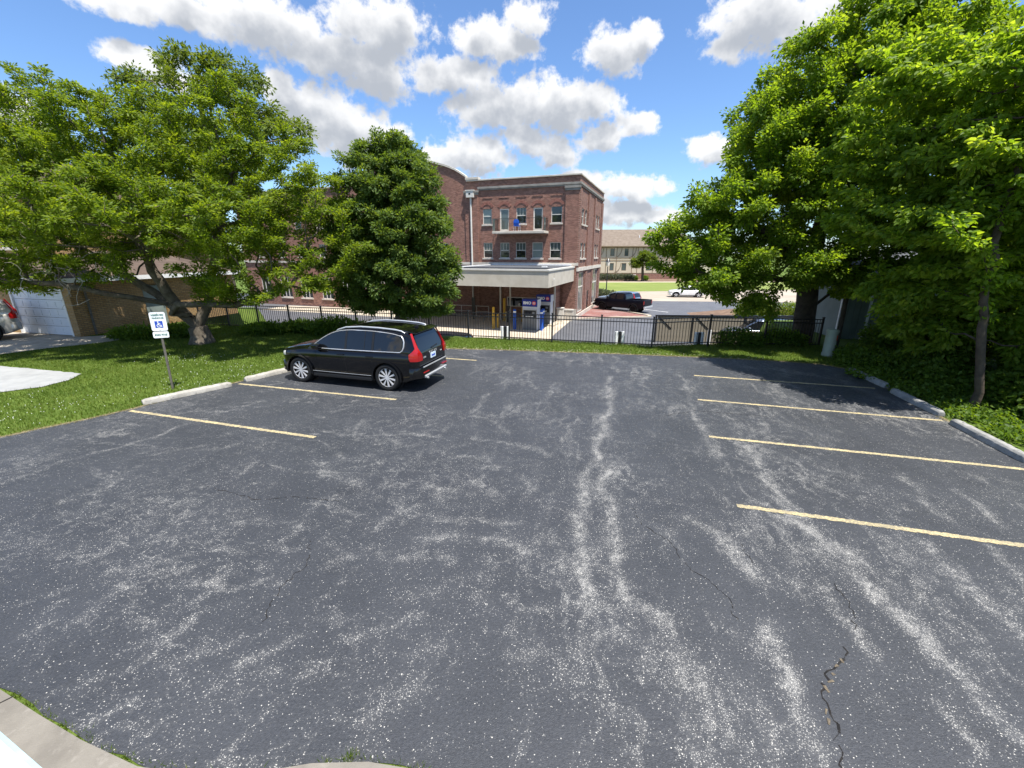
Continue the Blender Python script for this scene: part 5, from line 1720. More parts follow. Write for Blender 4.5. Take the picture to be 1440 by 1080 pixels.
    # mirrors, handles, lamps
    for s in (1, -1):
        m = MB().box(.62, .86, s * 1.0 - .10, s * 1.0 + .10, 1.08, 1.23).build('mirror', paint, root, smooth=40, bevel=.04, seg=3)
        MB().box(.70, .78, min(s * .86, s * .95), max(s * .86, s * .95), 1.09, 1.13).build('mirror_arm', 'trim', m)
        for x in (-.02, -.98):
            MB().box(x - .11, x + .11, s * .955 - .015, s * .955 + .02, .945, .975).build('door_handle', paint if hero else 'trim', root, bevel=.008)
        cols = []
        for x in np.linspace(1.98, 2.25, 7):
            W_ = float(np.interp(-x, -qx, Wd))
            b = float(np.interp(-x, -qx, Bz))
            cols.append([(x + .008, s * (W_ * f + .008), z) for f, z in ((.99, b - .16), (1.0, b - .09), (.97, b - .035))])
        panel_strip(cols).build('headlight', 'lamp_clear', root, smooth=60)
        lv = [(1.635, (-2.245, .69), (-2.225, .722), (-2.185, .745)), (1.52, (-2.30, .715), (-2.285, .752), (-2.235, .782)), (1.38, (-2.37, .74), (-2.35, .788), (-2.29, .820)), (1.24, (-2.435, .745), (-2.41, .818), (-2.345, .852)),
              (1.16, (-2.485, .735), (-2.45, .845), (-2.32, .91)), (1.09, (-2.508, .69), (-2.472, .862), (-2.235, .945)), (.98, (-2.514, .665), (-2.478, .870), (-2.24, .955)), (.90, (-2.514, .67), (-2.474, .868), (-2.27, .950))]
        cols = []
        for z, a, c, b in lv:
            if z > 1.2:
                b = (c[0] + (b[0] - c[0]) * .55, c[1] + (b[1] - c[1]) * .55)
            cols.append([(a[0] + .05, s * a[1], z), (a[0], s * a[1], z), (c[0], s * c[1], z), ((c[0] + b[0]) / 2, s * (c[1] * .45 + b[1] * .55 + .008), z), (b[0], s * b[1], z), (b[0], s * (b[1] - .06), z)])
        tl = panel_strip(cols)
        n = len(cols[0])
        tl.f.append(tuple(range(n)))
        tl.f.append(tuple(range(len(tl.v) - n, len(tl.v)))[::-1])
        to = tl.build('tail_light', 'tail_red', root, smooth=35)
        if hero:
            MB().box(-2.562, -2.30, min(s * .66, s * .962), max(s * .66, s * .962), 1.052, 1.066).build('lamp_bar', 'chrome', to) if False else None
    # bumpers and sills
    def bumper(nm, xa, xb, W_, z0, z1, mat):
        rr = []
        for x, w in zip(np.linspace(xa, xb, 6), [1, 1.0, .985, .95, .88, .76]):
            rr.append([(x, 0, z0), (x, W_ * w * .96, z0), (x, W_ * w, z0 + .04), (x, W_ * w, z1 - .05), (x, W_ * w * .97, z1), (x, 0, z1)])
        return mesh_obj(nm, loft_mesh(nm, rr, 40), mat, root)
    bumper('rear_bumper', -2.22, -2.54, .935, .40, .70, paint)
    bumper('front_bumper', 2.02, 2.325, .875, .30, .60, paint)
    for s in (1, -1):
        MB().box(-1.02, 1.02, min(s * .90, s * .955), max(s * .90, s * .955), .245, .345).build('sill', 'trim', root, bevel=.02)
    if hero:
        for s in (1, -1):
            MB().box(-1.0, 1.0, min(s * .958, s * .966), max(s * .958, s * .966), .408, .420).build('sill_trim', 'skid', root)
            pts = [(x, s * (.655 + .02 * math.sin(i)) * 1.0, float(np.interp(-x, -cx_, rz)) + dz) for i, (x, dz) in enumerate(((.30, -.02), (.18, .03), (-.1, .045), (-.6, .045), (-1.2, .045), (-1.7, .045), (-1.9, .03), (-2.02, -.02)))]
            pts = [(p[0], s * .665, p[2] - .048) for p in pts]
            MB().tube(pts, [.012, .021, .024, .024, .024, .024, .021, .012], 8).build('roof_rail', 'chrome', root, smooth=50)
            MB().box(-2.562, -2.525, min(s * .42, s * .72), max(s * .42, s * .72), .545, .57).build('reflector', 'tail_red', root)
        MB().prism([(-2.10, 1.652), (-2.33, 1.615), (-2.345, 1.635), (-2.10, 1.694)], -.69, .69, 'y').build('spoiler', paint, root, bevel=.008)
        MB().prism([(-2.46, .40), (-2.575, .40), (-2.585, .455), (-2.56, .47), (-2.46, .47)], -.66, .66, 'y').build('skid_plate', 'skid', root, bevel=.012)
        for s in (1, -1):
            MB().lathe([(.03, 0), (.03, -.06)], 12, 'x', (-2.54, s * .55, .385)).build('tailpipe', 'chrome', root)
        MB().box(-2.552, -2.525, -.70, .70, .700, .724).build('tailgate_trim', 'chrome', root)
        pl = MB().box(-2.492, -2.478, -.155, .155, .85, 1.0).build('number_plate', 'plate', root, bevel=.004)
        MB().box(-2.496, -2.493, -.10, .10, .90, .945).build('plate_characters', 'sign_blue', pl)
        lettering('badge_lettering', 'V O L V O', .085, 'chrome', root, (-2.484, 0, 1.035), (math.pi / 2, 0, -math.pi / 2), .003, 1.25)
        lettering('badge_lettering', 'XC90', .06, 'chrome', root, (-2.482, .50, .95), (math.pi / 2, 0, -math.pi / 2), .002)
        lettering('badge_lettering', 'AWD', .045, 'chrome', root, (-2.482, -.52, .95), (math.pi / 2, 0, -math.pi / 2), .002)
        MB().tube([(-2.455, 0, 1.13), (-2.45, -.15, 1.15), (-2.44, -.36, 1.17)], .014, 6).build('rear_wiper', 'trim', root)
        MB().prism([(-1.92, 1.70), (-2.06, 1.685), (-2.06, 1.745), (-2.0, 1.75)], -.025, .025, 'y').build('antenna_fin', 'trim', root, bevel=.008)
        for s in (1, -1):
            for x in (.86, -.165, -1.06):             # shut lines
                cols = []
                for z in np.linspace(.36, 1.05, 10):
                    W_ = float(np.interp(-x, -qx, Wd))
                    zz0, hh = .235, 1.06 - .235
                    f = np.interp((z - zz0) / hh, [0, .04, .19, .30, .52, .74, .86, .95, 1.0], [.85, .93, .968, .978, .992, 1.0, .992, .968, .925])
                    cols.append([(x - .004, s * (W_ * f + .002), z), (x + .004, s * (W_ * f + .002), z)])
                panel_strip(cols).build('door_gap', 'rubber', root)
    for ax in (ax_f, ax_r):
        for s in (1, -1):
            make_wheel(root, ax, s * .835, wr, .25, 10 if hero else 5, alloy, hero)
    if S:
        root.scale = S
    return root


def make_pickup(name, loc, heading, label, paint):
    root = empty(name, loc, heading, label, 'pickup truck')
    af, ar, wr = 1.78, -1.80, .40
    qx = np.concatenate([[2.80, 2.77], np.linspace(2.68, -2.85, 50), [-2.93]])
    Wd = smooth_interp([2.80, 2.72, 2.4, 1.9, 0, -2.6, -2.93], [.80, .90, .97, 1.0, 1.0, 1.0, .98], qx)
    Tz = smooth_interp([2.80, 2.70, 2.4, 1.5, 1.2, -2.93], [1.02, 1.14, 1.20, 1.25, 1.25, 1.30], qx)
    Bt = smooth_interp([2.80, 2.4, -2.4, -2.93], [.48, .40, .42, .52], qx)
    rings = []
    for x, W_, t, z0 in zip(qx, Wd, Tz, Bt):
        h = t - z0
        rings.append([(x, 0, z0), (x, W_ * .9, z0), (x, W_ * .97, z0 + .05), (x, W_ * .985, z0 + .4 * h), (x, W_, z0 + .7 * h), (x, W_ * .985, z0 + .9 * h), (x, W_ * .95, t), (x, W_ * .5, t + (.05 if x > 1.2 else .002)), (x, 0, t + (.06 if x > 1.2 else .003))])
    body = loft_mesh('body', rings)
    cs = [MB().lathe([(wr + .08, s * .62), (wr + .08, s * 1.3)], 36, 'y', (ax, 0, wr + .03)).mesh('c') for ax in (af, ar) for s in (1, -1)]
    cs.append(MB().box(-2.84, -.98, -.83, .83, .78, 1.6).mesh('c'))
    mesh_obj('body', cut(body, cs), paint, root)
    cx_ = np.linspace(1.35, -.92, 34)
    rz = smooth_interp([1.35, .9, .45, .1, -.4, -.70, -.80, -.92], [1.24, 1.55, 1.83, 1.91, 1.925, 1.90, 1.75, 1.24], cx_)
    ys = lambda x, z: (.95 - max(0, z - 1.25) * .28)
    cr = []
    for x, z1 in zip(cx_, rz):
        h = z1 - 1.2
        pts = [(x, 0, 1.18), (x, ys(x, 1.2), 1.18)]
        pts += [(x, ys(x, 1.2 + h * f), 1.2 + h * f) for f in (.1, .5, .85)]
        ye = ys(x, 1.2 + h * .85)
        pts += [(x, ye * .96, z1 - h * .05), (x, ye * .8, z1 - .01), (x, 0, z1)]
        cr.append(pts)
    mesh_obj('cab', loft_mesh('cab', cr, 45), paint, root)
    for s in (1, -1):
        for x0, x1 in ((1.12, .22), (.12, -.68)):
            cols = []
            for x in np.linspace(x0, x1, 10):
                zt = min(1.80, float(np.interp(-x, -cx_, rz)) - .07)
                cols.append([(x, s * (ys(x, z) + .008), z) for z in np.linspace(1.29, max(1.30, zt), 5)])
            panel_strip(cols).build('side_window', 'car_glass', root)
        MB().box(.92, 1.14, s * 1.1 - .11, s * 1.1 + .11, 1.27, 1.52).build('mirror', 'trim', root, bevel=.03)
        MB().box(2.74, 2.815, min(s * .62, s * .88), max(s * .62, s * .88), .92, 1.10).build('headlight', 'lamp_clear', root, bevel=.01)
        MB().box(-2.945, -2.90, min(s * .86, s * .985), max(s * .86, s * .985), .90, 1.22).build('tail_light', 'tail_red', root, bevel=.01)
        for ax in (af, ar):
            make_wheel(root, ax, s * .86, wr, .28, 6, 'alloy_dark', False)
            arch_ring(ax, wr + .075, wr + .13, s * .93, s * 1.015, wr + .03).build('wheel_arch', 'trim', root)
            MB().lathe([(wr + .078, s * .64), (wr + .078, s * .70)], 28, 'y', (ax, 0, wr + .03)).build('wheel_well', 'trim', root)
    cols = []
    for x in np.linspace(-.79, -.90, 5):
        z1 = float(np.interp(-x, -cx_, rz))
        cols.append([(x - .012, v * .72, z1 - .01) for v in np.linspace(-1, 1, 5)])
    panel_strip(cols).build('rear_window', 'car_glass', root)
    cols = []
    for x in np.linspace(1.28, .5, 8):
        z1 = float(np.interp(-x, -cx_, rz))
        cols.append([(x + .006, v * .78, z1 + .006) for v in np.linspace(-1, 1, 5)])
    panel_strip(cols).build('windscreen', 'car_glass', root)
    MB().box(-3.06, -2.92, -.95, .95, .50, .68).build('rear_bumper', 'chrome', root, bevel=.03)
    MB().box(2.76, 2.92, -.96, .96, .48, .72).build('front_bumper', 'trim', root, bevel=.03)
    MB().box(-2.965, -2.932, -.80, .80, .74, 1.26).build('tailgate', paint, root, bevel=.02)
    MB().box(-2.965, -2.94, -.15, .15, .545, .65).build('number_plate', 'plate', root) if False else None
    return root


hd = lambda a, b: math.atan2(a[1] - b[1], a[0] - b[0])
# black crossover: near-side wheels touch at (-6.23,12.12) and (-3.45,11.26)
h_ = hd((-6.23, 12.12), (-3.45, 11.26))
mid = Vector(((-6.23 - 3.45) / 2, (12.12 + 11.26) / 2, 0))
left = Vector((-math.sin(h_), math.cos(h_), 0))
make_suv('parked_car', (mid - left * .90 + Vector((0.02, 0.0, 0.003)))[:], h_, 'shiny black crossover car with silver roof rails parked in the near lot', 'paint_black', (.975, .975, .975), hero=True)
hp_ = hd((9.41, 46.21), (12.02, 43.92))
lp_ = Vector((-math.sin(hp_), math.cos(hp_), 0))
mp_ = Vector(((9.41 + 12.02) / 2, (46.21 + 43.92) / 2, ZB + .02))
make_pickup('parked_pickup', (mp_ - lp_ * .9 + Vector((.25, -.1, 0)))[:], hp_, 'dark navy crew-cab pickup parked beside the red brick paving', 'paint_dark')
make_suv('parked_car', (mp_ - lp_ * 3.9 + Vector((-1.1, 1.9, 0)))[:], hp_, 'pale blue car parked just behind the dark pickup', 'paint_blue', (1, 1, .98), group='cars in the bank yard', cat='car')
make_suv('parked_car', (24.2, 60.5, ZB + .012), R(172), 'white car on the far access road, half hidden by leaves', 'paint_white', (1, 1, .9), group='cars in the bank yard')
make_suv('parked_car', (16.3, 28.3, ZB + .006), R(168), 'slate blue car parked inside the taupe board enclosure', 'paint_slate', (.95, .95, 1.0), group='cars in the bank yard')
make_suv('parked_car', (-4.6, 24.4, ZB + .006), R(165), 'dark car beyond the fence, right behind the black crossover', 'paint_dark', (.95, .95, .86), group='cars in the bank yard')
make_suv('parked_car', (-11.6, 26.3, ZB + .006), R(165), 'dark car low behind the fence near the leafy left tree', 'paint_slate', (.95, .95, .9), group='cars in the bank yard')
make_suv('parked_car', (-23.95, 17.6, .006), R(228), 'silver car on the driveway in front of the tan brick garage', 'paint_silver', (.95, .92, 1.02), alloy='alloy')


# ------------------------------------------------------------------ black picket fence
fence = empty('picket_fence', (0, 0, 0), 0, 'black metal picket fence running along the back of the lot', 'fence')
FH = 1.17
post_me = MB().box(-.032, .032, -.032, .032, -.25, FH + .06).box(-.042, .042, -.042, .042, FH + .06, FH + .085).mesh('post')
pick_me = MB().box(-.0085, .0085, -.0085, .0085, .07, FH - .005).mesh('picket')
seg_len = [math.dist(FENCE[i], FENCE[i + 1]) for i in range(len(FENCE) - 1)]
total = sum(seg_len)


def fence_at(d):
    for i, L in enumerate(seg_len):
        if d <= L or i == len(seg_len) - 1:
            t = d / L
            return (FENCE[i][0] + (FENCE[i + 1][0] - FENCE[i][0]) * t, FENCE[i][1] + (FENCE[i + 1][1] - FENCE[i][1]) * t, math.atan2(FENCE[i + 1][1] - FENCE[i][1], FENCE[i + 1][0] - FENCE[i][0]))
        d -= L


def fz(x):                                   # the bank the fence stands on is not quite level
    return float(np.interp(x, [-17, -8, 0, 5.6, 8.0, 11, 13], [-.05, -.04, 0, -.02, .05, -.05, -.10]))


# posts measured so that one stands at each of the bends
knots = [0]
for i, L in enumerate(seg_len):
    n_ = max(1, round(L / 1.96))
    for j in range(1, n_ + 1):
        knots.append(sum(seg_len[:i]) + L * j / n_)
for i, kd in enumerate(knots):
    x, y, a = fence_at(kd - 1e-6 if i else 0)
    o = mesh_obj('post', post_me, 'black_metal', fence)
    o.location = (x, y, fz(x))
    o.rotation_euler = (0, 0, a)
    if i == 0:
        continue
    x0, y0, _ = fence_at(knots[i - 1] + 1e-6)
    A, B = Vector((x0, y0, fz(x0))), Vector((x, y, fz(x)))
    t = (B - A).normalized()
    nn = Vector((-t.y, t.x, 0)) * .016
    for zc in (.12, FH - .17, FH - .02):
        mb = MB()
        vs = []
        for P_ in (A + t * .03, B - t * .03):
            for sg_, dz in ((-1, -.018), (1, -.018), (1, .018), (-1, .018)):
                vs.append((P_.x + nn.x * sg_, P_.y + nn.y * sg_, P_.z + zc + dz))
        mb.add(vs, [(0, 1, 2, 3), (7, 6, 5, 4), (0, 4, 5, 1), (1, 5, 6, 2), (2, 6, 7, 3), (3, 7, 4, 0)])
        mb.build('rail', 'black_metal', fence)
    m = int((B - A).length / .118)
    for j in range(1, m):
        p = A.lerp(B, j / m)
        o = mesh_obj('picket', pick_me, 'black_metal', fence)
        o.location = p
        o.rotation_euler = (0, 0, a)
# white marker posts on the bank just behind the fence
for x, lab in ((-0.32, 'white marker post behind the fence, below the cash machines'), (4.55, 'white marker post behind the fence, below the brick paving'), (7.85, 'white marker post behind the fence, by the board enclosure')):
    y = float(np.interp(x, [p[0] for p in FENCE], [p[1] for p in FENCE])) + .55
    o = empty('marker_post', (x, y, float(ground_z(x, y)) - .05), 0, lab, 'post', 'white marker posts behind the fence')
    for dx, mt in ((-.13, 'white'), (.0, 'black_metal'), (.13, 'white')):
        MB().box(dx - .062, dx + .062, -.05, .05, 0, .62).build('post', mt, o, bevel=.008)

# ------------------------------------------------------------------ disabled parking sign
sg = empty('parking_sign', (-9.53, 11.42, 0), R(38), 'leaning white and blue disabled parking sign on a weathered post', 'sign')
sg.rotation_euler = (R(1), R(1.5), R(30))
MB().tube([(0, .02, -.2), (0, .02, 2.16)], .03, 8).build('post', 'post_brown', sg, smooth=40)


def rounded(w, h, r_, n=5):
    pts = []
    for cx, cz, a0 in ((w / 2 - r_, h / 2 - r_, 0), (-w / 2 + r_, h / 2 - r_, 90), (-w / 2 + r_, -h / 2 + r_, 180), (w / 2 - r_, -h / 2 + r_, 270)):
        for i in range(n + 1):
            a = R(a0 + 90 * i / n)
            pts.append((cx + r_ * math.cos(a), cz + r_ * math.sin(a)))
    return pts


pn = MB().prism([(x, z + 1.90) for x, z in rounded(.34, .50, .045)], -.018, -.012, 'y').build('sign_plate', 'sign_white', sg)
lettering('lettering', 'RESERVED', .060, 'sign_green', pn, (0, -.0205, 2.075), (math.pi / 2, 0, 0), .001)
lettering('lettering', 'PARKING', .060, 'sign_green', pn, (0, -.0205, 1.995), (math.pi / 2, 0, 0), .001)
MB().box(-.085, .085, -.0215, -.0182, 1.735, 1.915).build('blue_square', 'sign_blue', pn)
mb = MB()
yy0, yy1 = -.0255, -.0218
mb.lathe([(.016, yy0), (.016, yy1)], 12, 'y', (-.014, 0, 1.893))
mb.prism([(-.026, 1.872), (-.012, 1.800), (.010, 1.800), (-.002, 1.872)], yy0, yy1, 'y')
mb.prism([(-.008, 1.842), (.034, 1.842), (.034, 1.858), (-.008, 1.858)], yy0, yy1, 'y')
mb.prism([(-.008, 1.795), (.040, 1.795), (.040, 1.813), (-.008, 1.813)], yy0, yy1, 'y')
mb.prism([(.028, 1.805), (.050, 1.758), (.066, 1.764), (.045, 1.812)], yy0, yy1, 'y')
for i in range(14):
    a0, a1 = R(110 + i * 235 / 14), R(110 + (i + 1) * 235 / 14)
    q = [(-.002 + r_ * math.cos(a), 1.792 + r_ * math.sin(a)) for r_, a in ((.034, a0), (.048, a0), (.048, a1), (.034, a1))]
    mb.prism(q, yy0, yy1, 'y')
mb.build('wheelchair_symbol', 'sign_white', pn)
p2 = MB().prism([(x, z + 1.545) for x, z in rounded(.34, .17, .035)], -.018, -.012, 'y').build('fine_plate', 'sign_white', sg)
lettering('lettering', '$250 FINE', .062, 'sign_green', p2, (0, -.0205, 1.545), (math.pi / 2, 0, 0), .001)
for z in (1.68, 2.11):
    MB().lathe([(.010, -.023), (.010, -.0185)], 8, 'y', (0, 0, z)).build('bolt', 'steel', sg)

# ------------------------------------------------------------------ tan brick garage and house on the left
ga = empty('brick_garage', (-19.62, 19.22, 0), R(-15), 'tan brick garage with a white sectional door behind the left tree', 'garage')
GW, GD, GH = 5.6, 8.4, 2.45
mb = wall_holes(-GW, 0, 0, GH, [(-3.95, -.42, 0, 2.14)], lambda u, z, d: (u, d, z), .14)
mb.build('front_wall', 'tan_brick_x', ga)
wall_holes(0, GD, 0, GH, [(3.05, 4.1, 0, 2.1)], lambda u, z, d: (-d, u, z), .12).build('side_wall', 'tan_brick_y', ga)
MB().quad((-GW, 0, 0), (-GW, GD, 0), (-GW, GD, GH), (-GW, 0, GH)).quad((-GW, GD, 0), (0, GD, 0), (0, GD, GH), (-GW, GD, GH)).build('rear_wall', 'tan_brick_x', ga)
MB().box(-GW - .35, .35, -.40, GD + .35, GH, GH + .06).build('soffit', 'white', ga)
MB().box(-GW - .37, .37, -.44, -.40, GH - .04, GH + .16).box(.35, .39, -.40, GD + .37, GH - .04, GH + .16).box(-GW - .39, -GW - .35, -.40, GD + .37, GH - .04, GH + .16).build('fascia', 'white', ga)
rf = MB()
e = .36
rf.add([(-GW - e, -.42, GH + .15), (e, -.42, GH + .15), (e, GD + e, GH + .15), (-GW - e, GD + e, GH + .15), (-GW / 2, 2.5, GH + 1.3), (-GW / 2, GD - 2.5, GH + 1.3)], [(0, 1, 4), (1, 2, 5, 4), (2, 3, 5), (3, 0, 4, 5), (3, 2, 1, 0)])
rf.build('roof', 'rust', ga)
gd = MB().box(-3.95, -3.85, -.02, .10, 0, 2.14).box(-.52, -.42, -.02, .10, 0, 2.14).box(-3.85, -.52, -.02, .10, 2.04, 2.14).build('door_frame', 'white', ga)
for i in range(5):
    z0 = .03 + i * .40
    sec = MB().box(-3.85, -.52, .06, .10, z0, z0 + .385).build('door_section', 'door_white', ga)
    for j in range(6):
        x0 = -3.78 + j * .545
        MB().box(x0, x0 + .46, .048, .0598, z0 + .07, z0 + .31).build('raised_panel', 'door_white', sec, bevel=.008, seg=1)
sdoor = MB().box(-.10, -.05, 3.1, 4.05, 0.02, 2.05).build('side_door', 'siding', ga)
MB().box(-.05, -.01, 3.95, 3.99, .95, 1.05).build('handle', 'steel', sdoor)
MB().box(.002, .06, .55, .63, 0, 2.4).build('rain_pipe', 'post_brown', ga)

ho = empty('tan_house', (-31.5, 25.5, 0), R(-15), 'tall tan brick house showing through the leaves at the left edge', 'house')
hw = [(-4.6, -3.3, 1.0, 2.5), (-2.2, -.9, 1.0, 2.5), (-4.6, -3.3, 3.9, 5.3), (-2.2, -.9, 3.9, 5.3), (1.0, 2.3, 1.0, 2.5), (1.0, 2.3, 3.9, 5.3), (3.6, 4.9, 3.9, 5.3)]
wall_holes(-8, 7.5, 0, 6.3, hw, lambda u, z, d: (u, d, z), .14).build('front_wall', 'tan_brick_x', ho)
wall_holes(0, 9, 0, 6.3, [], lambda u, z, d: (7.5 - d, u, z), .1).build('side_wall', 'tan_brick_y', ho)
MB().quad((-8, 0, 0), (-8, 9, 0), (-8, 9, 6.3), (-8, 0, 6.3)).quad((-8, 9, 0), (7.5, 9, 0), (7.5, 9, 6.3), (-8, 9, 6.3)).build('rear_wall', 'tan_brick_x', ho)
MB().add([(-8.5, -.5, 6.3), (8, -.5, 6.3), (8, 9.5, 6.3), (-8.5, 9.5, 6.3), (-5, 4.5, 8.9), (4.5, 4.5, 8.9)], [(0, 1, 5, 4), (1, 2, 5), (2, 3, 4, 5), (3, 0, 4), (3, 2, 1, 0)]).build('roof', 'rust', ho)
for a, b, c, d in hw:
    f = MB().box(a, a + .07, .04, .12, c, d).box(b - .07, b, .04, .12, c, d).box(a + .07, b - .07, .04, .12, c, c + .07).box(a + .07, b - .07, .04, .12, d - .07, d).build('window', 'white', ho)
    MB().box(a + .07, b - .07, .08, .09, c + .07, d - .07).build('pane', 'glass', f)
    MB().box(a - .08, b + .08, -.06, .03, c - .1, c - .002).build('sill', 'stone', f)

# ------------------------------------------------------------------ grey-green shed on the right
sh_ = empty('siding_shed', (14.5, 18.9, -.1), R(-8), 'grey-green siding shed half hidden behind the right-hand trees', 'shed')
for i in range(22):
    MB().box(i * .25 + .008, i * .25 + .242, -.012, .012, 0, 2.75).build('siding_board', 'siding', sh_)
MB().box(0, 5.5, .0125, 4.0, 0, 2.75).build('core', 'siding', sh_)
MB().box(-.06, 0, -.03, .06, 0, 2.75).build('corner_board', 'white', sh_)
MB().add([(-.4, -.4, 2.75), (5.9, -.4, 2.75), (5.9, 4.4, 2.75), (-.4, 4.4, 2.75), (-.4, 2, 3.9), (5.9, 2, 3.9)], [(0, 1, 5, 4), (2, 3, 4, 5), (1, 2, 5), (3, 0, 4), (3, 2, 1, 0)]).build('roof', 'dark_roof', sh_)
MB().tube([(1.05, -.10, 2.7), (1.05, -.10, .4), (.85, -.22, .08)], .05, 8).build('rain_pipe', 'white', sh_)
o = empty('wooden_post', (13.05, 16.9, 0), R(10), 'dark wooden post standing by the grey-green shed', 'post')
MB().tube([(0, 0, -.1), (.02, 0, 1.0), (0, .01, 2.1)], [.09, .085, .08], 10).build('shaft', 'bark_dark', o, smooth=50)
MB().lathe([(.085, 2.1), (.06, 2.14)], 10).build('top', 'post_brown', o)

# utility pedestal
pd = empty('utility_pedestal', (11.74, 15.5, 0), R(20), 'round grey-green utility pedestal with an orange sticker at the fence end', 'pedestal')
pd.rotation_euler = (R(-2), R(3), R(15))
MB().lathe([(.20, -.05), (.20, .10), (.185, .12), (.185, .86), (.18, .90)], 20).build('body', 'pedestal', pd, smooth=40)
MB().lathe([(.20, .86), (.205, .93), (.19, .97), (.05, 1.0)], 20).build('cap', 'pedestal', pd, smooth=40)
mb = MB()
for i in range(5):
    a0, a1 = R(-84 + i * 9), R(-84 + (i + 1) * 9)
    mb.quad((.189 * math.cos(a0), .189 * math.sin(a0), .60), (.189 * math.cos(a1), .189 * math.sin(a1), .60), (.189 * math.cos(a1), .189 * math.sin(a1), .78), (.189 * math.cos(a0), .189 * math.sin(a0), .78))
mb.build('sticker', 'orange', pd)

# ------------------------------------------------------------------ board enclosure beyond the fence
en = empty('board_enclosure', (9.75, 28.9, ZB), R(-3), 'taupe board enclosure with dark frame beyond the fence', 'enclosure')
bme = MB().box(0.006, .19, -.02, .02, .05, 1.78).mesh('board')
for i in range(47):
    o = mesh_obj('board', bme, 'fence_board', en)
    o.location = (.1 + i * .196, 0, 0)
MB().box(-.05, 9.4, -.06, .06, 1.785, 1.87).build('top_rail', 'black_metal', en)
for x in (0.0, 2.45, 5.9, 9.3):
    MB().box(x - .055, x + .055, -.07, -.021, 0, 1.785).build('frame_post', 'black_metal', en)
for x, s in ((.15, 1), (2.6, 1), (9.1, -1)):
    MB().add([(x, -.05, 1.70), (x + s * .12, -.05, 1.70), (x + s * .95, -.05, .95), (x + s * .83, -.05, .95), (x, -.022, 1.70), (x + s * .12, -.022, 1.70), (x + s * .95, -.022, .95), (x + s * .83, -.022, .95)], [(0, 1, 2, 3), (4, 5, 6, 7), (0, 1, 5, 4), (1, 2, 6, 5), (2, 3, 7, 6), (3, 0, 4, 7)]).build('brace', 'black_metal', en)
bsy = MB().box(-.02, .02, 0.006, .19, .05, 1.78).mesh('board')
for i in range(18):
    o = mesh_obj('board', bsy, 'fence_board', en)
    o.location = (9.36, -.25 - i * .196, 0)
MB().box(9.31, 9.41, -3.75, -.061, 1.785, 1.85).build('top_rail', 'white', en)
fme = MB().box(0.006, .19, -.02, .02, .05, 1.40).mesh('board')
for i in range(36):
    o = mesh_obj('board', fme, 'fence_board', en)
    o.location = (2.2 + i * .196, -3.8, 0)
MB().box(2.2, 9.3, -3.86, -3.74, 1.405, 1.46).build('top_rail', 'fence_board', en)
for x in (2.1, 5.4, 9.3):
    MB().box(x - .09, x + .09, -3.92, -3.83, 0, 1.52).build('frame_post', 'white' if x < 3 else 'black_metal', en)

# ------------------------------------------------------------------ far side: half-timbered block, houses, lamp, hedge
ap = empty('timbered_apartments', (21.0, 104.5, ZB), R(-3), 'long half-timbered cream apartment block with brown roof, far beyond the lot', 'building')
AW = 18.0
uw = [(2.0, 3.0), (5.3, 6.2), (17.0, 17.9)]
lw = [(2.0, 3.0), (4.8, 5.9), (10.5, 11.6)]
hA = [(a, b, 5.2, 6.9) for a, b in uw] + [(a, b, 1.9, 3.6) for a, b in lw]
wall_holes(-6, AW, 1.25, 7.6, hA, lambda u, z, d: (u, d, z), .15).build('front_wall', 'timber_infill', ap)
MB().box(-6, AW, -.03, .3, 0, 1.25).build('brick_base', 'brick_x', ap)
MB().quad((AW, 0, 0), (AW, 10, 0), (AW, 10, 7.6), (AW, 0, 7.6)).build('side_wall', 'timber_infill', ap)
MB().prism([(AW, 0), (0, 0), (0, 1)], 0, .01, 'z') if False else None
MB().add([(-7, -.7, 7.45), (AW + .6, -.7, 7.45), (AW + .6, 10.7, 7.45), (-7, 10.7, 7.45), (-7, 5, 11.3), (AW - 1.6, 5, 11.3)], [(0, 1, 5, 4), (1, 2, 5), (2, 3, 4, 5), (3, 0, 4), (3, 2, 1, 0)]).build('roof', 'shingle', ap)
MB().add([(AW - 2.4, .2, 9.5), (AW + 1.6, .2, 9.5 - 0.0), (AW + 1.6, 2.6, 10.2), (AW - 2.4, 2.6, 10.2), (AW - 2.4, -.75, 7.5), (AW + 1.6, -.75, 7.5)], [(4, 5, 1, 0), (0, 1, 2, 3), (5, 2, 1), (4, 0, 3)]).build('roof', 'shingle', ap)
MB().box(-7, AW + .6, -.72, -.60, 7.25, 7.45).build('fascia', 'timber', ap)
for i in range(19):
    x = -5.0 + i * 1.22
    if any(a - .2 < x < b + .2 for a, b in uw + lw):
        continue
    MB().box(x - .07, x + .07, -.05, -.001, 1.26, 7.24).build('timber_post', 'timber', ap)
for z in (1.32, 4.2, 4.75, 7.15):
    MB().box(-6, AW, -.062, -.051, z - .07, z + .07).build('timber_beam', 'timber', ap)
for x, z, s in ((3.2, 4.85, 1), (6.5, 4.85, 1), (3.2, 1.45, 1), (-1, 4.85, 1)):
    mb = MB()
    pts = [(x + 1.5 * math.sin(R(a)), z + 2.2 * (1 - math.cos(R(a)))) for a in range(0, 91, 15)]
    for i in range(len(pts) - 1):
        (a, b), (c, d) = pts[i], pts[i + 1]
        mb.prism([(a, b), (c, d), (c - .1, d + .1), (a - .1, b + .1)], -.075, -.063, 'y')
    mb.build('curved_brace', 'timber', ap)
for a, b, c, d in hA:
    f = MB().box(a, a + .08, .02, .12, c, d).box(b - .08, b, .02, .12, c, d).box(a + .08, b - .08, .02, .12, c, c + .08).box(a + .08, b - .08, .02, .12, d - .08, d).build('window', 'timber', ap)
    MB().box(a + .08, b - .08, .07, .08, c + .08, d - .08).build('pane', 'glass_mid', f)
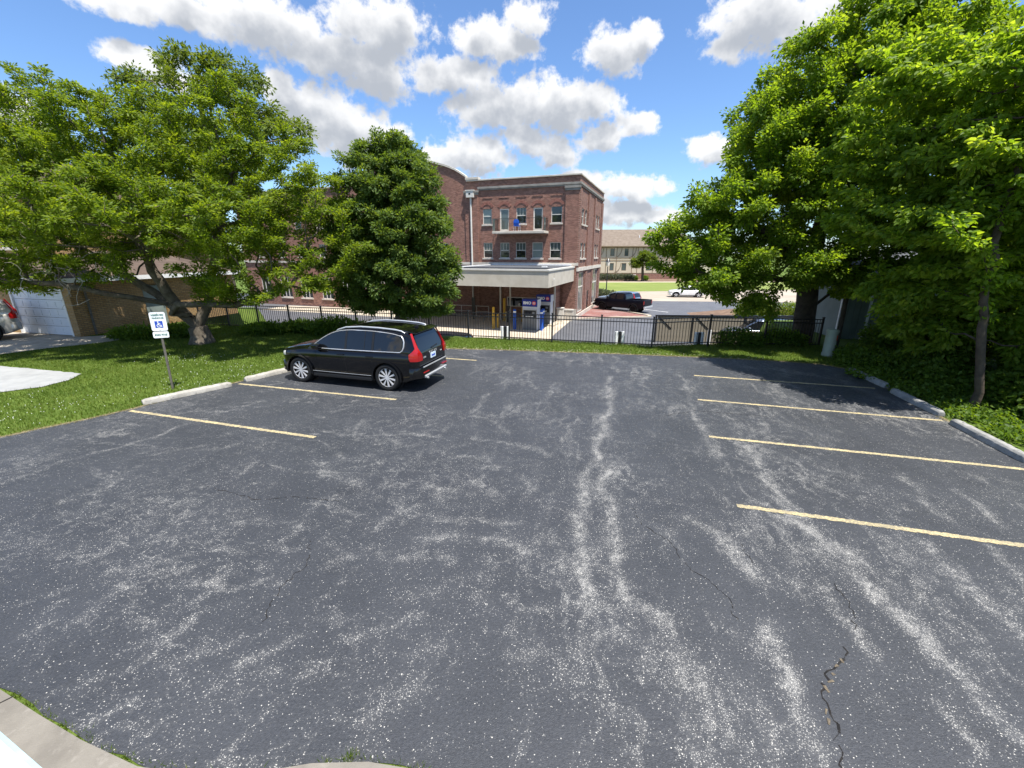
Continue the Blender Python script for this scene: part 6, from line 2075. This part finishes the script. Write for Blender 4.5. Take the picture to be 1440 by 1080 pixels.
for x in (8.9, 11.6, 12.4):
    MB().tube([(x, 2.2, 8.9), (x, 2.2, 9.9)], .11, 8).build('roof_vent', 'white', ap)
MB().box(6.9, 8.3, -.10, -.031, .55, 1.05).build('cellar_window', 'white_frame', ap)

for x0, w_, lab in ((41.5, 7.0, 'brown gabled house beyond the apartment block, left of the pair'), (48.5, 7.5, 'brown gabled house beyond the apartment block, right of the pair')):
    h = empty('gabled_house', (x0, 118, ZB), R(-3), lab, 'house', 'gabled houses far behind')
    MB().box(0, w_, 0, 9, 0, 6.2).build('wall', 'timber_infill', h)
    MB().prism([(-.5, 6.0), (w_ + .5, 6.0), (w_ / 2, 10.2)], -.5, 9.5, 'y').build('roof', 'shingle', h)
    MB().box(w_ * .35, w_ * .65, -.06, -.001, 6.1, 7.6).build('gable_window', 'glass_mid', h)
    for x in (1.2, w_ - 2.4):
        f = MB().box(x, x + 1.2, -.05, -.001, 3.2, 5.0).build('window', 'white_frame', h)
        MB().box(x + .1, x + 1.1, -.06, -.051, 3.3, 4.9).build('pane', 'glass_mid', f)

lp = empty('street_lamp', (13.7, 63.3, ZB), 0, 'black street lamp standing beyond the pickup', 'street lamp')
MB().lathe([(.16, 0), (.14, .35), (.08, .5), (.065, 3.1), (.055, 4.0)], 12).build('post', 'black_metal', lp, smooth=50)
MB().lathe([(.09, 4.0), (.24, 4.15), (.30, 4.65), (.22, 4.72)], 10).build('lantern', 'lamp_clear', lp)
MB().lathe([(.34, 4.72), (.20, 4.95), (.05, 5.15)], 10).build('lantern_cap', 'black_metal', lp)
MB().box(-.03, .6, -.02, .02, 4.6, 5.6).build('banner', 'black_metal', lp) if False else None


# ------------------------------------------------------------------ trees
# old spreading tree on the left lawn: low fork, long limbs
tree('spreading_tree', 'wide low-forked tree with yellow-green leaves on the left lawn', 'garden trees', (-13.2, 17.9, -.02), .36,
     [dict(pts=[(0, 0, -.1), (.02, 0, .35), (-.05, 0, .7)]),
      dict(pts=[(-.05, 0, .7), (-.9, .1, 1.5), (-2.0, .2, 2.3), (-3.2, .0, 3.3), (-4.4, -.4, 4.3)], **{'from': (-.05, 0, .7)}),
      dict(pts=[(-.05, 0, .7), (-.55, -.3, 1.8), (-.9, -.6, 3.0), (-1.2, -.7, 4.6), (-1.1, -.8, 6.0)], **{'from': (-.05, 0, .7)}),
      dict(pts=[(-.05, 0, .7), (.45, .1, 1.5), (.7, .3, 2.6), (1.3, .2, 4.0), (2.0, .1, 5.6)], **{'from': (-.05, 0, .7)}),
      dict(pts=[(.2, 0, 1.1), (-.55, -.6, 1.35), (.1, -1.0, 1.75), (1.2, -1.2, 1.80), (2.5, -1.2, 1.75), (3.7, -1.3, 2.1), (4.8, -1.3, 2.5)], **{'from': (.3, .1, 1.2)}),
      dict(pts=[(-1.0, .1, 1.6), (-2.2, -1.0, 2.1), (-3.6, -1.7, 2.6), (-5.0, -2.0, 2.7)], **{'from': (-.9, .1, 1.5)}),
      dict(pts=[(-1.0, -.6, 3.2), (.2, -1.8, 4.0), (1.4, -2.4, 4.6)], **{'from': (-.9, -.6, 3.0)})],
     [(-1.3, -.4, 6.9, 3.2, 2.8, 2.2), (-4.0, -.6, 5.6, 2.9, 2.6, 2.6), (2.0, -.2, 6.5, 2.7, 2.6, 2.4), (4.3, -.4, 5.2, 2.3, 2.2, 2.3), (-6.2, -1.0, 3.8, 2.4, 2.2, 1.6), (3.0, -.5, 8.5, 1.4, 1.4, 1.3), (-4.3, -.4, 8.7, 2.0, 1.6, 1.5),
      (5.4, -1.0, 3.2, 1.7, 1.8, 1.1), (2.6, -2.0, 3.3, 1.9, 1.6, 1.0), (-5.6, -1.8, 2.7, 1.8, 1.5, .8), (0, -2.6, 5.0, 2.6, 1.4, 1.6), (-3.0, -2.0, 3.9, 2.0, 1.3, 1.0), (-.6, -.3, 8.4, 1.9, 1.3, 1.0),
      (-6.8, -.6, 6.2, 2.0, 1.9, 2.0), (-5.4, -.3, 7.9, 1.9, 1.7, 1.5), (1.4, -.4, 8.3, 1.7, 1.4, 1.1), (4.9, -.4, 6.7, 1.7, 1.6, 1.5), (-.9, -1.6, 8.0, 1.8, 1.4, 1.2), (1.0, 1.8, 5.5, 3.0, 2.0, 2.4), (-2.5, 1.8, 5.5, 3.0, 1.6, 2.4), (4.8, -1.8, 4.0, 1.6, 1.2, 1.0), (.3, -3.6, 5.2, 2.6, 1.6, 1.6), (-3.8, -3.2, 4.8, 2.4, 1.6, 1.5), (3.4, -3.2, 4.6, 2.0, 1.5, 1.3), (6.3, -.6, 5.2, 1.5, 1.5, 1.5), (6.7, -.8, 3.6, 1.5, 1.4, 1.1), (3.8, -2.2, 2.5, 1.5, 1.1, .7), (6.0, -1.4, 2.4, 1.3, 1.1, .6), (-1.2, -2.6, 3.3, 1.6, 1.0, .8)],
     'bark', 'leaf_left', 4000, 21, step=.38, infl=1.8, kill=.44, L=.125, W=.054, spread=.27, droop=.05, flat=.40, nleaf=235000)
# dead grey twigs hanging in its crown
g = np.random.default_rng(5)
dt = MB()
for i in range(34):
    p = np.array([-2.6, -2.3, 3.2]) + g.normal(size=3) * np.array([.8, .3, .7])
    pts = [p]
    dv = unit(g.normal(size=3) + np.array([.2, 0, -.5]))
    for j in range(6):
        dv = unit(dv + g.normal(size=3) * .55)
        p = p + dv * .17
        pts.append(p)
    dt.tube(pts, [.012, .011, .01, .009, .008, .006, .004], 5)
dt.build('dead_twigs', 'deadwood', bpy.data.objects['spreading_tree'])

# dense upright tree in front of the fence
tree('upright_tree', 'dense dark green upright tree between the left tree and the brick building', 'garden trees', (-4.95, 18.75, -.02), .19,
     [dict(pts=[(0, 0, -.1), (.03, 0, 1.2), (-.02, .05, 2.6), (.05, 0, 4.5), (0, 0, 6.4), (.1, 0, 7.5)])],
     [(-.1, 0, 7.3, 1.35, 1.2, .95), (.85, 0, 6.9, 1.0, 1.1, .9), (-1.05, 0, 6.9, .95, 1.1, .85), (-1.1, 0, 6.1, 1.25, 1.3, 1.1), (.9, -.2, 6.2, 1.2, 1.3, 1.1), (0, -.7, 5.9, 1.4, 1.1, 1.2), (-1.4, -.2, 4.8, 1.35, 1.5, 1.2), (1.35, -.3, 5.0, 1.4, 1.5, 1.3), (0, -1.0, 4.2, 1.6, 1.3, 1.3),
      (-1.5, 0, 3.3, 1.4, 1.5, 1.1), (1.5, -.2, 3.2, 1.4, 1.5, 1.15), (0, -1.1, 2.7, 1.7, 1.2, 1.0), (-1.4, -.3, 1.9, 1.2, 1.2, .7), (1.5, -.3, 1.8, 1.2, 1.2, .75), (0, .9, 4.3, 1.8, 1.2, 2.4), (2.0, -.2, 2.4, .8, .9, .9), (.3, -.2, 1.6, 1.3, .9, .5)],
     'bark_dark', 'leaf_mid', 2300, 33, step=.30, infl=1.3, kill=.33, L=.14, W=.062, spread=.25, shell=.35, droop=.12, flat=.8, nleaf=140000, tip=.008)

# big maple behind the fence on the right
tree('large_maple', 'big spreading maple behind the right end of the fence', 'garden trees', (12.45, 18.2, -.15), .40,
     [dict(pts=[(0, 0, -.2), (0, 0, 1.2), (-.1, 0, 2.4)]),
      dict(pts=[(-.1, 0, 2.4), (-1.2, -.3, 3.6), (-2.7, -.6, 4.6), (-4.2, -.8, 5.2)], **{'from': (-.1, 0, 2.4)}),
      dict(pts=[(-.1, 0, 2.4), (-.1, 0, 4.2), (.1, .1, 7.0), (.2, .2, 10.5)], **{'from': (-.1, 0, 2.4)}),
      dict(pts=[(-.1, 0, 2.4), (1.0, -.4, 3.8), (2.2, -.6, 6.0)], **{'from': (-.1, 0, 2.4)}),
      dict(pts=[(0, 0, 1.4), (.9, -.3, 2.4), (1.6, -.7, 3.6)], **{'from': (0, 0, 1.2)}),
      dict(pts=[(-.1, 0, 2.2), (-1.6, -.9, 2.8), (-3.4, -1.4, 3.0), (-5.0, -1.6, 3.0)], **{'from': (-.1, 0, 2.4)})],
     [(-5.3, -.9, 4.2, 1.9, 1.9, 1.6), (-3.4, -1.1, 5.6, 2.4, 2.3, 1.9), (-2.0, -.9, 7.8, 2.6, 2.5, 2.0), (-.4, -.9, 10.0, 2.7, 2.6, 2.3), (1.0, -.4, 11.6, 2.2, 2.2, 1.9), (-4.6, -1.6, 2.9, 2.0, 1.7, 1.0), (-2.4, -2.0, 3.7, 2.4, 1.7, 1.3),
      (-.4, -2.2, 5.6, 2.8, 1.8, 2.2), (2.2, -1.2, 6.0, 2.6, 2.2, 2.6), (2.6, -1.0, 9.4, 2.6, 2.4, 2.4), (.2, -2.0, 3.0, 2.2, 1.3, .8), (0, 1.2, 8, 4, 2, 4), (-1.0, -2.2, 7.8, 2.4, 1.6, 2.0), (1.2, -2.2, 9.8, 2.2, 1.5, 2.0), (-2.2, -1.8, 6.4, 2.0, 1.5, 1.5), (-3.2, -1.3, 1.9, 1.1, 1.0, .5), (2.2, -2.2, 3.2, 1.7, 1.2, .9)],
     'bark_dark', 'leaf_right', 4300, 44, step=.42, infl=1.9, kill=.48, L=.135, W=.080, spread=.36, droop=.30, flat=.6, tilt=.8, nleaf=255000)

# slender maple at the right edge of the lot, nearest the viewer
tree('slender_maple', 'slender bright green maple leaning over the right edge of the lot', 'garden trees', (11.2, 9.65, -.02), .085,
     [dict(pts=[(0, 0, -.1), (-.28, 0, 1.2), (-.62, .05, 2.6), (-.85, 0, 4.2), (-.8, 0, 6.0), (-.5, 0, 7.4)]),
      dict(pts=[(-.7, 0, 3.0), (-1.3, -.3, 3.7), (-2.0, -.4, 4.0)], **{'from': (-.68, 0, 2.9)}),
      dict(pts=[(-.8, 0, 4.4), (.3, -.6, 5.2), (1.3, -1.0, 5.8)], **{'from': (-.85, 0, 4.2)})],
     [(-1.0, 1.0, 4.4, 1.4, 1.5, .75), (-.7, .7, 5.8, 1.5, 1.6, .95), (-.5, .8, 7.2, 1.6, 1.6, 1.0), (.2, -.4, 4.6, 1.4, 1.1, .6), (1.3, -.2, 6.4, 1.5, 1.5, 1.3), (-.3, 1.1, 3.3, 1.3, 1.2, .65), (1.3, .8, 4.2, 1.4, 1.4, 1.0), (.2, 1.8, 6.3, 1.9, 1.3, 1.9), (1.7, 1.4, 7.4, 1.4, 1.4, 1.2),
      (.9, 1.2, 2.6, 1.2, 1.1, .8), (-.2, -.9, 5.6, 1.3, .9, .8), (-1.5, 2.7, 4.6, 1.2, 1.2, .9), (-1.6, 2.9, 6.2, 1.3, 1.3, 1.0), (-1.4, 2.7, 7.8, 1.3, 1.3, 1.0), (-.6, 2.2, 2.6, 1.1, 1.1, .7), (.6, 2.2, 1.8, 1.3, 1.2, .9), (1.9, .4, 1.7, 1.0, 1.2, .9), (1.7, -.6, 3.0, 1.0, 1.0, 1.0)],
     'bark_dark', 'leaf_near', 3300, 55, step=.28, infl=1.4, kill=.34, L=.125, W=.085, spread=.25, six=True, droop=.40, shell=.4, flat=.5, nleaf=88000, tilt=.8, tip=.006, thin=.018)
tree('background_maple', 'tall maple filling the right edge behind the slender one', 'garden trees', (17.6, 15.2, 0), .26,
     [dict(pts=[(0, 0, -.1), (0, 0, 2.5), (-.2, 0, 5.0), (-.2, 0, 7.5)])],
     [(-1.5, -.5, 5.0, 2.2, 2.2, 1.8), (-.6, -.5, 7.0, 2.2, 2.2, 1.8), (.5, .4, 8.8, 2.2, 2.2, 1.6), (1.5, .4, 6.5, 2.2, 2.2, 2.0), (-1.8, -.6, 3.4, 1.9, 1.9, 1.2), (1.0, -1.0, 4.0, 2.0, 1.8, 1.5)],
     'bark_dark', 'leaf_right', 1500, 66, step=.42, infl=2.0, kill=.5, L=.165, W=.10, spread=.38, droop=.3, nleaf=70000, tilt=.8, flat=.5)
tree('background_maple', 'young maple between the big maple and the slender one', 'garden trees', (14.6, 13.0, 0), .16,
     [dict(pts=[(0, 0, -.1), (0, 0, 2.0), (-.1, 0, 5.0)])],
     [(-1.0, -.2, 3.6, 1.7, 1.6, 1.1), (.2, -.2, 5.4, 1.8, 1.8, 1.4), (1.0, -.6, 3.2, 1.4, 1.4, 1.1), (-.8, .2, 6.8, 1.6, 1.6, 1.2), (-1.4, .6, 2.2, 1.0, 1.0, .7), (.6, -.6, 1.9, 1.3, 1.1, .8)],
     'bark_dark', 'leaf_right', 1000, 67, step=.38, infl=1.8, kill=.45, L=.16, W=.10, spread=.36, droop=.3, nleaf=50000, tilt=.8, flat=.5)
# trees behind the garage
tree('background_tree', 'pale wispy tree rising behind the left tree\'s top', 'trees behind the garage', (-20.0, 31.0, 0), .32,
     [dict(pts=[(0, 0, -.1), (0, 0, 4), (.3, 0, 9), (.3, 0, 13)])],
     [(-3.0, 0, 13.2, 2.2, 2.2, 1.8), (.2, 0, 14.0, 2.6, 2.4, 1.9), (3.0, 0, 13.2, 2.4, 2.2, 2.0), (-1.0, 0, 10.0, 4.2, 3.0, 3.0), (5.0, 0, 11.0, 2.2, 2.2, 2.0)],
     'bark', 'leaf_far', 1100, 71, step=.6, infl=2.6, kill=.75, L=.24, W=.11, spread=.5, nleaf=30000)
tree('background_tree', 'leafy tree rising past the left edge behind the garage', 'trees behind the garage', (-31.0, 30.0, 0), .32,
     [dict(pts=[(0, 0, -.1), (0, 0, 4), (.3, 0, 8)])],
     [(-2.0, 0, 10.2, 3.0, 2.6, 2.2), (1.2, 0, 9.0, 2.8, 2.6, 2.4), (0, 0, 6.6, 3.8, 3.0, 2.4), (3.0, -.4, 6.6, 2.2, 2.2, 1.8)],
     'bark', 'leaf_left', 900, 72, step=.6, infl=2.6, kill=.75, L=.24, W=.11, spread=.5, nleaf=30000)
# far side
tree('young_tree', 'small round tree on the lawn in front of the timbered apartments', 'trees on the far side', (28.2, 95.0, ZB), .26,
     [dict(pts=[(0, 0, -.1), (0, 0, 1.6), (-.1, 0, 3.0)])],
     [(-1.3, 0, 4.0, 1.6, 1.5, 1.3), (1.2, 0, 4.6, 1.7, 1.5, 1.4), (0, -.3, 5.4, 1.5, 1.5, 1.1), (2.4, 0, 3.6, 1.0, 1.0, .9)],
     'bark_dark', 'leaf_far', 500, 81, step=.45, infl=2.0, kill=.5, L=.30, W=.16, spread=.42, nleaf=9000)
for i, (x, y, h, lab) in enumerate(((55, 140, 9.5, 'distant tree between the far brown roofs, left one'), (62, 143, 11.5, 'distant tree between the far brown roofs, taller right one'), (37.5, 132, 9.5, 'distant tree just right of the apartment roof'))):
    tree('distant_tree', lab, 'trees on the far side', (x, y, ZB), .3,
         [dict(pts=[(0, 0, -.1), (0, 0, h * .3), (0, 0, h * .6)])],
         [(0, 0, h * .62, 3.2, 3.0, h * .28), (-2, 0, h * .55, 2.2, 2.2, h * .2), (2, 0, h * .55, 2.2, 2.2, h * .2), (0, 0, h * .88, 2.0, 2.0, h * .12)],
         'bark_dark', 'leaf_mid', 500, 90 + i, step=.8, infl=3.5, kill=.9, L=.5, W=.3, spread=.8, nleaf=5000)

# ------------------------------------------------------------------ shrubs and hedges
shrub('clipped_hedge', 'long grey-green hedge in front of the timbered apartments', 'hedge', None, (22.9, 98.0, ZB),
      [(-3 + i * 1.1, 0, .75, .9, .7, .75) for i in range(7)], 7000, 'leaf_grey', 101, .22, .12)
shrub('round_bush', 'small round dark bush by the apartment wall, left of the young tree', 'bush', 'bushes at the apartments', (27.6, 98.5, ZB), [(0, 0, .5, .75, .6, .55)], 1500, 'leaf_shrub', 102, .2, .11)
shrub('round_bush', 'small round dark bush by the apartment wall, right of the young tree', 'bush', 'bushes at the apartments', (29.8, 98.5, ZB), [(0, 0, .5, .85, .6, .55)], 1500, 'leaf_shrub', 103, .2, .11)
shrub('flowering_bush', 'light bush at the lamp\'s foot behind the pickup', 'bush', None, (12.4, 60.5, ZB), [(0, 0, .5, 1.2, .8, .6), (1.4, 0, .4, .9, .7, .5)], 2500, 'leaf_grey', 104, .2, .11)
for i, (x, y, s, lab) in enumerate(((20.2, 36.5, 1.0, 'green shrub on the planted bank, leftmost one'), (23.0, 36.0, 1.2, 'green shrub on the planted bank, middle one'), (25.8, 35.0, 1.1, 'green shrub on the planted bank, rightmost one'), (22.5, 40.0, 1.3, 'green shrub at the back of the planted bank'))):
    shrub('bank_shrub', lab, 'bush', 'shrubs on the planted bank', (x, y, -1.75), [(0, 0, .6 * s, 1.3 * s, 1.0, .65 * s), (1.1, .3, .4, .9, .8, .5)], 3200, 'leaf_far', 110 + i, .17, .09)
hill = []
_n = 26
for i in range(_n):
    for j in range(_n):
        u, v = i / (_n - 1), j / (_n - 1)
        hill.append((17.5 + 12 * u, 32.5 + 12 * v, ZB - .05 + 1.1 * (math.sin(math.pi * u) * math.sin(math.pi * v)) ** .7))
o = mesh_obj('planted_bank', np_mesh('planted_bank', np.array(hill), [np.array([(i * _n + j, (i + 1) * _n + j, (i + 1) * _n + j + 1, i * _n + j + 1) for i in range(_n - 1) for j in range(_n - 1)])], True), 'mulch')
o['kind'] = 'structure'
# plants under the left tree and along the garage
for i, (x, y, w_, lab) in enumerate(((-16.7, 18.9, .9, 'dark leafy clump at the garage wall, left of the tree trunk'), (-15.2, 19.4, .8, 'dark leafy clump just left of the forked trunk'), (-11.7, 20.0, .7, 'leafy clump just right of the forked trunk'), (-10.2, 20.6, .8, 'leafy bush hanging on the fence left of the upright tree'))):
    shrub('garden_plant', lab, 'plant', 'plants under the left tree', (x, y, -.02), [(0, 0, .22, w_, .55, .32), (w_ * .8, .1, .18, .6, .45, .26), (-w_ * .8, 0, .18, .6, .45, .26)], 3500, 'leaf_shrub', 120 + i, .20, .06)
shrub('garden_plant', 'tall weedy bush against the fence behind the car\'s bonnet', 'plant', 'plants under the left tree', (-8.3, 19.9, -.02), [(0, 0, .35, 1.3, .5, .45), (1.3, -.2, .25, .9, .5, .35)], 4200, 'leaf_shrub', 125, .18, .07)
# undergrowth along the right edge of the lot
for i, (x, y, w_, h, lab) in enumerate(((12.4, 14.6, .9, .35, 'low undergrowth clump beside the utility pedestal'), (12.6, 13.0, 1.0, .45, 'undergrowth bush behind the farthest right wheel stop'), (12.3, 11.3, 1.0, .6, 'undergrowth bush behind the middle right wheel stop'), (12.6, 9.6, 1.1, .9, 'tall undergrowth bush behind the slender maple'), (11.9, 8.0, .9, .7, 'undergrowth bush behind the nearest right wheel stop'), (12.4, 6.6, 1.1, .9, 'tall undergrowth bush at the right frame edge'), (14.6, 16.0, 1.3, 1.0, 'dark undergrowth bush below the shed wall'), (12.6, 12.2, 1.0, 1.5, 'leafy shoulder-high bush behind the two far wheel stops'), (12.7, 8.9, 1.0, 1.7, 'leafy shoulder-high bush right of the slender maple'), (14.4, 10.8, 1.5, 2.6, 'tall dark thicket behind the undergrowth'), (14.6, 8.4, 1.5, 2.7, 'tall dark thicket beyond the right frame edge'), (16.5, 13.0, 1.7, 2.6, 'tall dark thicket hiding the right part of the shed'), (17.6, 16.2, 1.5, 2.4, 'dark thicket standing right of the shed'))):
    shrub('undergrowth_bush', lab, 'bush', 'undergrowth along the right edge', (x, y, -.02), [(0, 0, h * .6, w_, .95, h * .7), (-.5, -.5, h * .35, w_ * .7, .7, h * .5), (.4, .6, h * .5, w_ * .7, .7, h * .6)], 5200 if h < 2 else 12000, 'leaf_shrub', 130 + i, .13, .08)
# climbing weeds on the fence's right end
for i, (x, y, w_, lab) in enumerate(((9.2, 17.35, .9, 'weeds climbing the fence left of the big maple\'s trunk'), (11.0, 17.45, 1.0, 'weeds climbing the fence at the big maple\'s foot'))):
    shrub('fence_weeds', lab, 'plant', 'weeds on the fence', (x, y, -.05), [(0, 0, .35, w_, .28, .4), (.6, -.1, .25, .6, .3, .3)], 2600, 'leaf_shrub', 150 + i, .11, .07)
leaf_rng = np.random.default_rng(77)
lm = [(x, y, .06, .8, .8, .16) for x, y in ((11.2, 12.6), (11.2, 11.0), (10.9, 9.4), (10.7, 8.0), (10.4, 6.4), (11.9, 14.0), (10.2, 5.0), (12.2, 7.4), (12.0, 10.2))]
o = leaf_mass('ground_cover', lm, 14000, 'leaf_shrub', 160, .09, .06, ground=0.0)
tag(o, 'low leafy ground cover behind the right-hand wheel stops', 'ground cover', kind='stuff')

# ------------------------------------------------------------------ grass
BLOCK = [LOT, SLAB, DRIVE]


def scatter(poly_box, n, g):
    x0, x1, y0, y1 = poly_box
    x, y = g.uniform(x0, x1, n), g.uniform(y0, y1, n)
    ok = np.ones(n, bool)
    for pl in BLOCK:
        ok &= ~in_poly(x, y, pl)
    ok &= y < np.interp(x, _fx, _fy) + .9
    return x[ok], y[ok]


def blades(name, x, y, g, h, w, mat, label, tone=None):
    n = len(x)
    z = ground_z(x, y) - .012
    p = np.stack([x, y, z], 1)
    lean = np.stack([g.normal(size=n) * .45, g.normal(size=n) * .45, np.ones(n)], 1)
    d = unit(lean)
    nr = unit(np.stack([g.normal(size=n), g.normal(size=n), g.random(n) * .3], 1))
    H_ = h * g.uniform(.5, 1.3, n)
    patch = .5 + .25 * np.sin(x * 1.3 + np.sin(y * .9) * 1.7) * np.sin(y * 1.1 + 1.3 * np.sin(x * .7))
    tn = np.clip(patch * .6 + g.normal(.15, .2, n) + (g.random(n) < .06) * .6, 0, 1)
    s = unit(np.cross(d, nr)) * (w * g.uniform(.7, 1.3, n))[:, None]
    tipp = p + d * H_[:, None] + np.stack([g.normal(size=n), g.normal(size=n), np.zeros(n)], 1) * .015
    v = np.stack([p - s, p + s, tipp], 1).reshape(-1, 3)
    f = np.arange(3 * n).reshape(-1, 3)
    o = mesh_obj(name, np_mesh(name, v, [f], False, tn), mat)
    return tag(o, label, 'grass', kind='stuff')


g = np.random.default_rng(3)
x, y = scatter((-22, -4.5, 6.0, 23.0), 230000, g)
keep = (x > -1.35 * y - 2) | (x > -13)
blades('grass', x[keep], y[keep], g, .075, .0065, 'blade', 'mown green lawn on the left between lot and garage')
x, y = scatter((-4.5, 12.8, 13.6, 19.0), 95000, g)
blades('grass_strip', x, y, g, .070, .0060, 'blade', 'mown grass strip between the lot and the fence')
# dry fringe where the lawn meets the asphalt, and tufts at the walk's edge
ex, ey = [], []
for i in range(19, len(LOT) - 3):
    a, b = LOT[i], LOT[i + 1]
    L_ = math.dist(a, b)
    m = int(L_ * 520)
    t = g.random(m)
    ex.append(a[0] + (b[0] - a[0]) * t + g.normal(size=m) * .05)
    ey.append(a[1] + (b[1] - a[1]) * t + g.normal(size=m) * .05)
ex, ey = np.concatenate(ex), np.concatenate(ey)
blades('dry_grass_edge', ex, ey, g, .045, .006, 'straw', 'dry straw-coloured fringe where the lawn meets the asphalt')
ex, ey = [], []
for i in range(3, 15):
    a, b = LOT[i], LOT[i + 1]
    L_ = math.dist(a, b)
    m = int(L_ * 330)
    t = g.random(m)
    w_ = np.sin(t * 17 + i * 2.3) + np.sin(t * 41 + i) > -.1
    if i in (8, 9):
        w_ &= g.random(m) < .12
    ex.append((a[0] + (b[0] - a[0]) * t + g.normal(size=m) * .018)[w_])
    ey.append((a[1] + (b[1] - a[1]) * t + g.normal(size=m) * .018)[w_])
tx, ty = g.normal(-1.22, .035, 130), g.normal(2.26, .025, 130)
blades('edge_weeds', np.concatenate(ex + [tx]), np.concatenate(ey + [ty]), g, .05, .004, 'blade', 'weeds growing in the joint between asphalt and the near walk')
# clover heads
x, y = scatter((-13, -7, 8.2, 15.5), 900, g)
c = (np.sin(x * 1.1 + 2) * np.sin(y * .9) + g.normal(size=len(x)) * .35) > .1
x, y = x[c][:300], y[c][:300]
r_ = .011
oct_v = np.array([(1, 0, 0), (0, 1, 0), (-1, 0, 0), (0, -1, 0), (0, 0, .8), (0, 0, -.6)]) * r_
oct_f = np.array([(0, 1, 4), (1, 2, 4), (2, 3, 4), (3, 0, 4), (1, 0, 5), (2, 1, 5), (3, 2, 5), (0, 3, 5)])
pc = np.stack([x, y, g.uniform(.06, .10, len(x))], 1)
o = mesh_obj('clover_flowers', np_mesh('clover_flowers', (pc[:, None, :] + oct_v[None]).reshape(-1, 3), [(np.arange(len(x)) * 6)[:, None, None] .repeat(1, 1).reshape(-1, 1, 1) + oct_f[None]][0].reshape(-1, 3)), 'flower')
tag(o, 'tiny white clover heads scattered over the left lawn', 'flowers', kind='stuff')
# petals and bits of litter along the back edge of the asphalt
m = 500
x = g.uniform(-3, 9, m)
y = np.interp(x, [-2.69, -.56, 3.52, 7.27, 9.54], [16.75, 16.5, 15.87, 15.18, 14.64]) + g.normal(size=m) * .22
pz = np.stack([x, y, np.full(m, .03) + g.random(m) * .02], 1)
dd = unit(g.normal(size=(m, 3)) * np.array([1, 1, .1]))
o = mesh_obj('fallen_petals', leaves_mesh('fallen_petals', pz, dd, np.tile([0, 0, 1.0], (m, 1)), g.uniform(.02, .05, m), g.uniform(.02, .035, m), g.random(m)), 'litter')
tag(o, 'pale fallen petals scattered along the back edge of the asphalt', 'petals', kind='stuff')
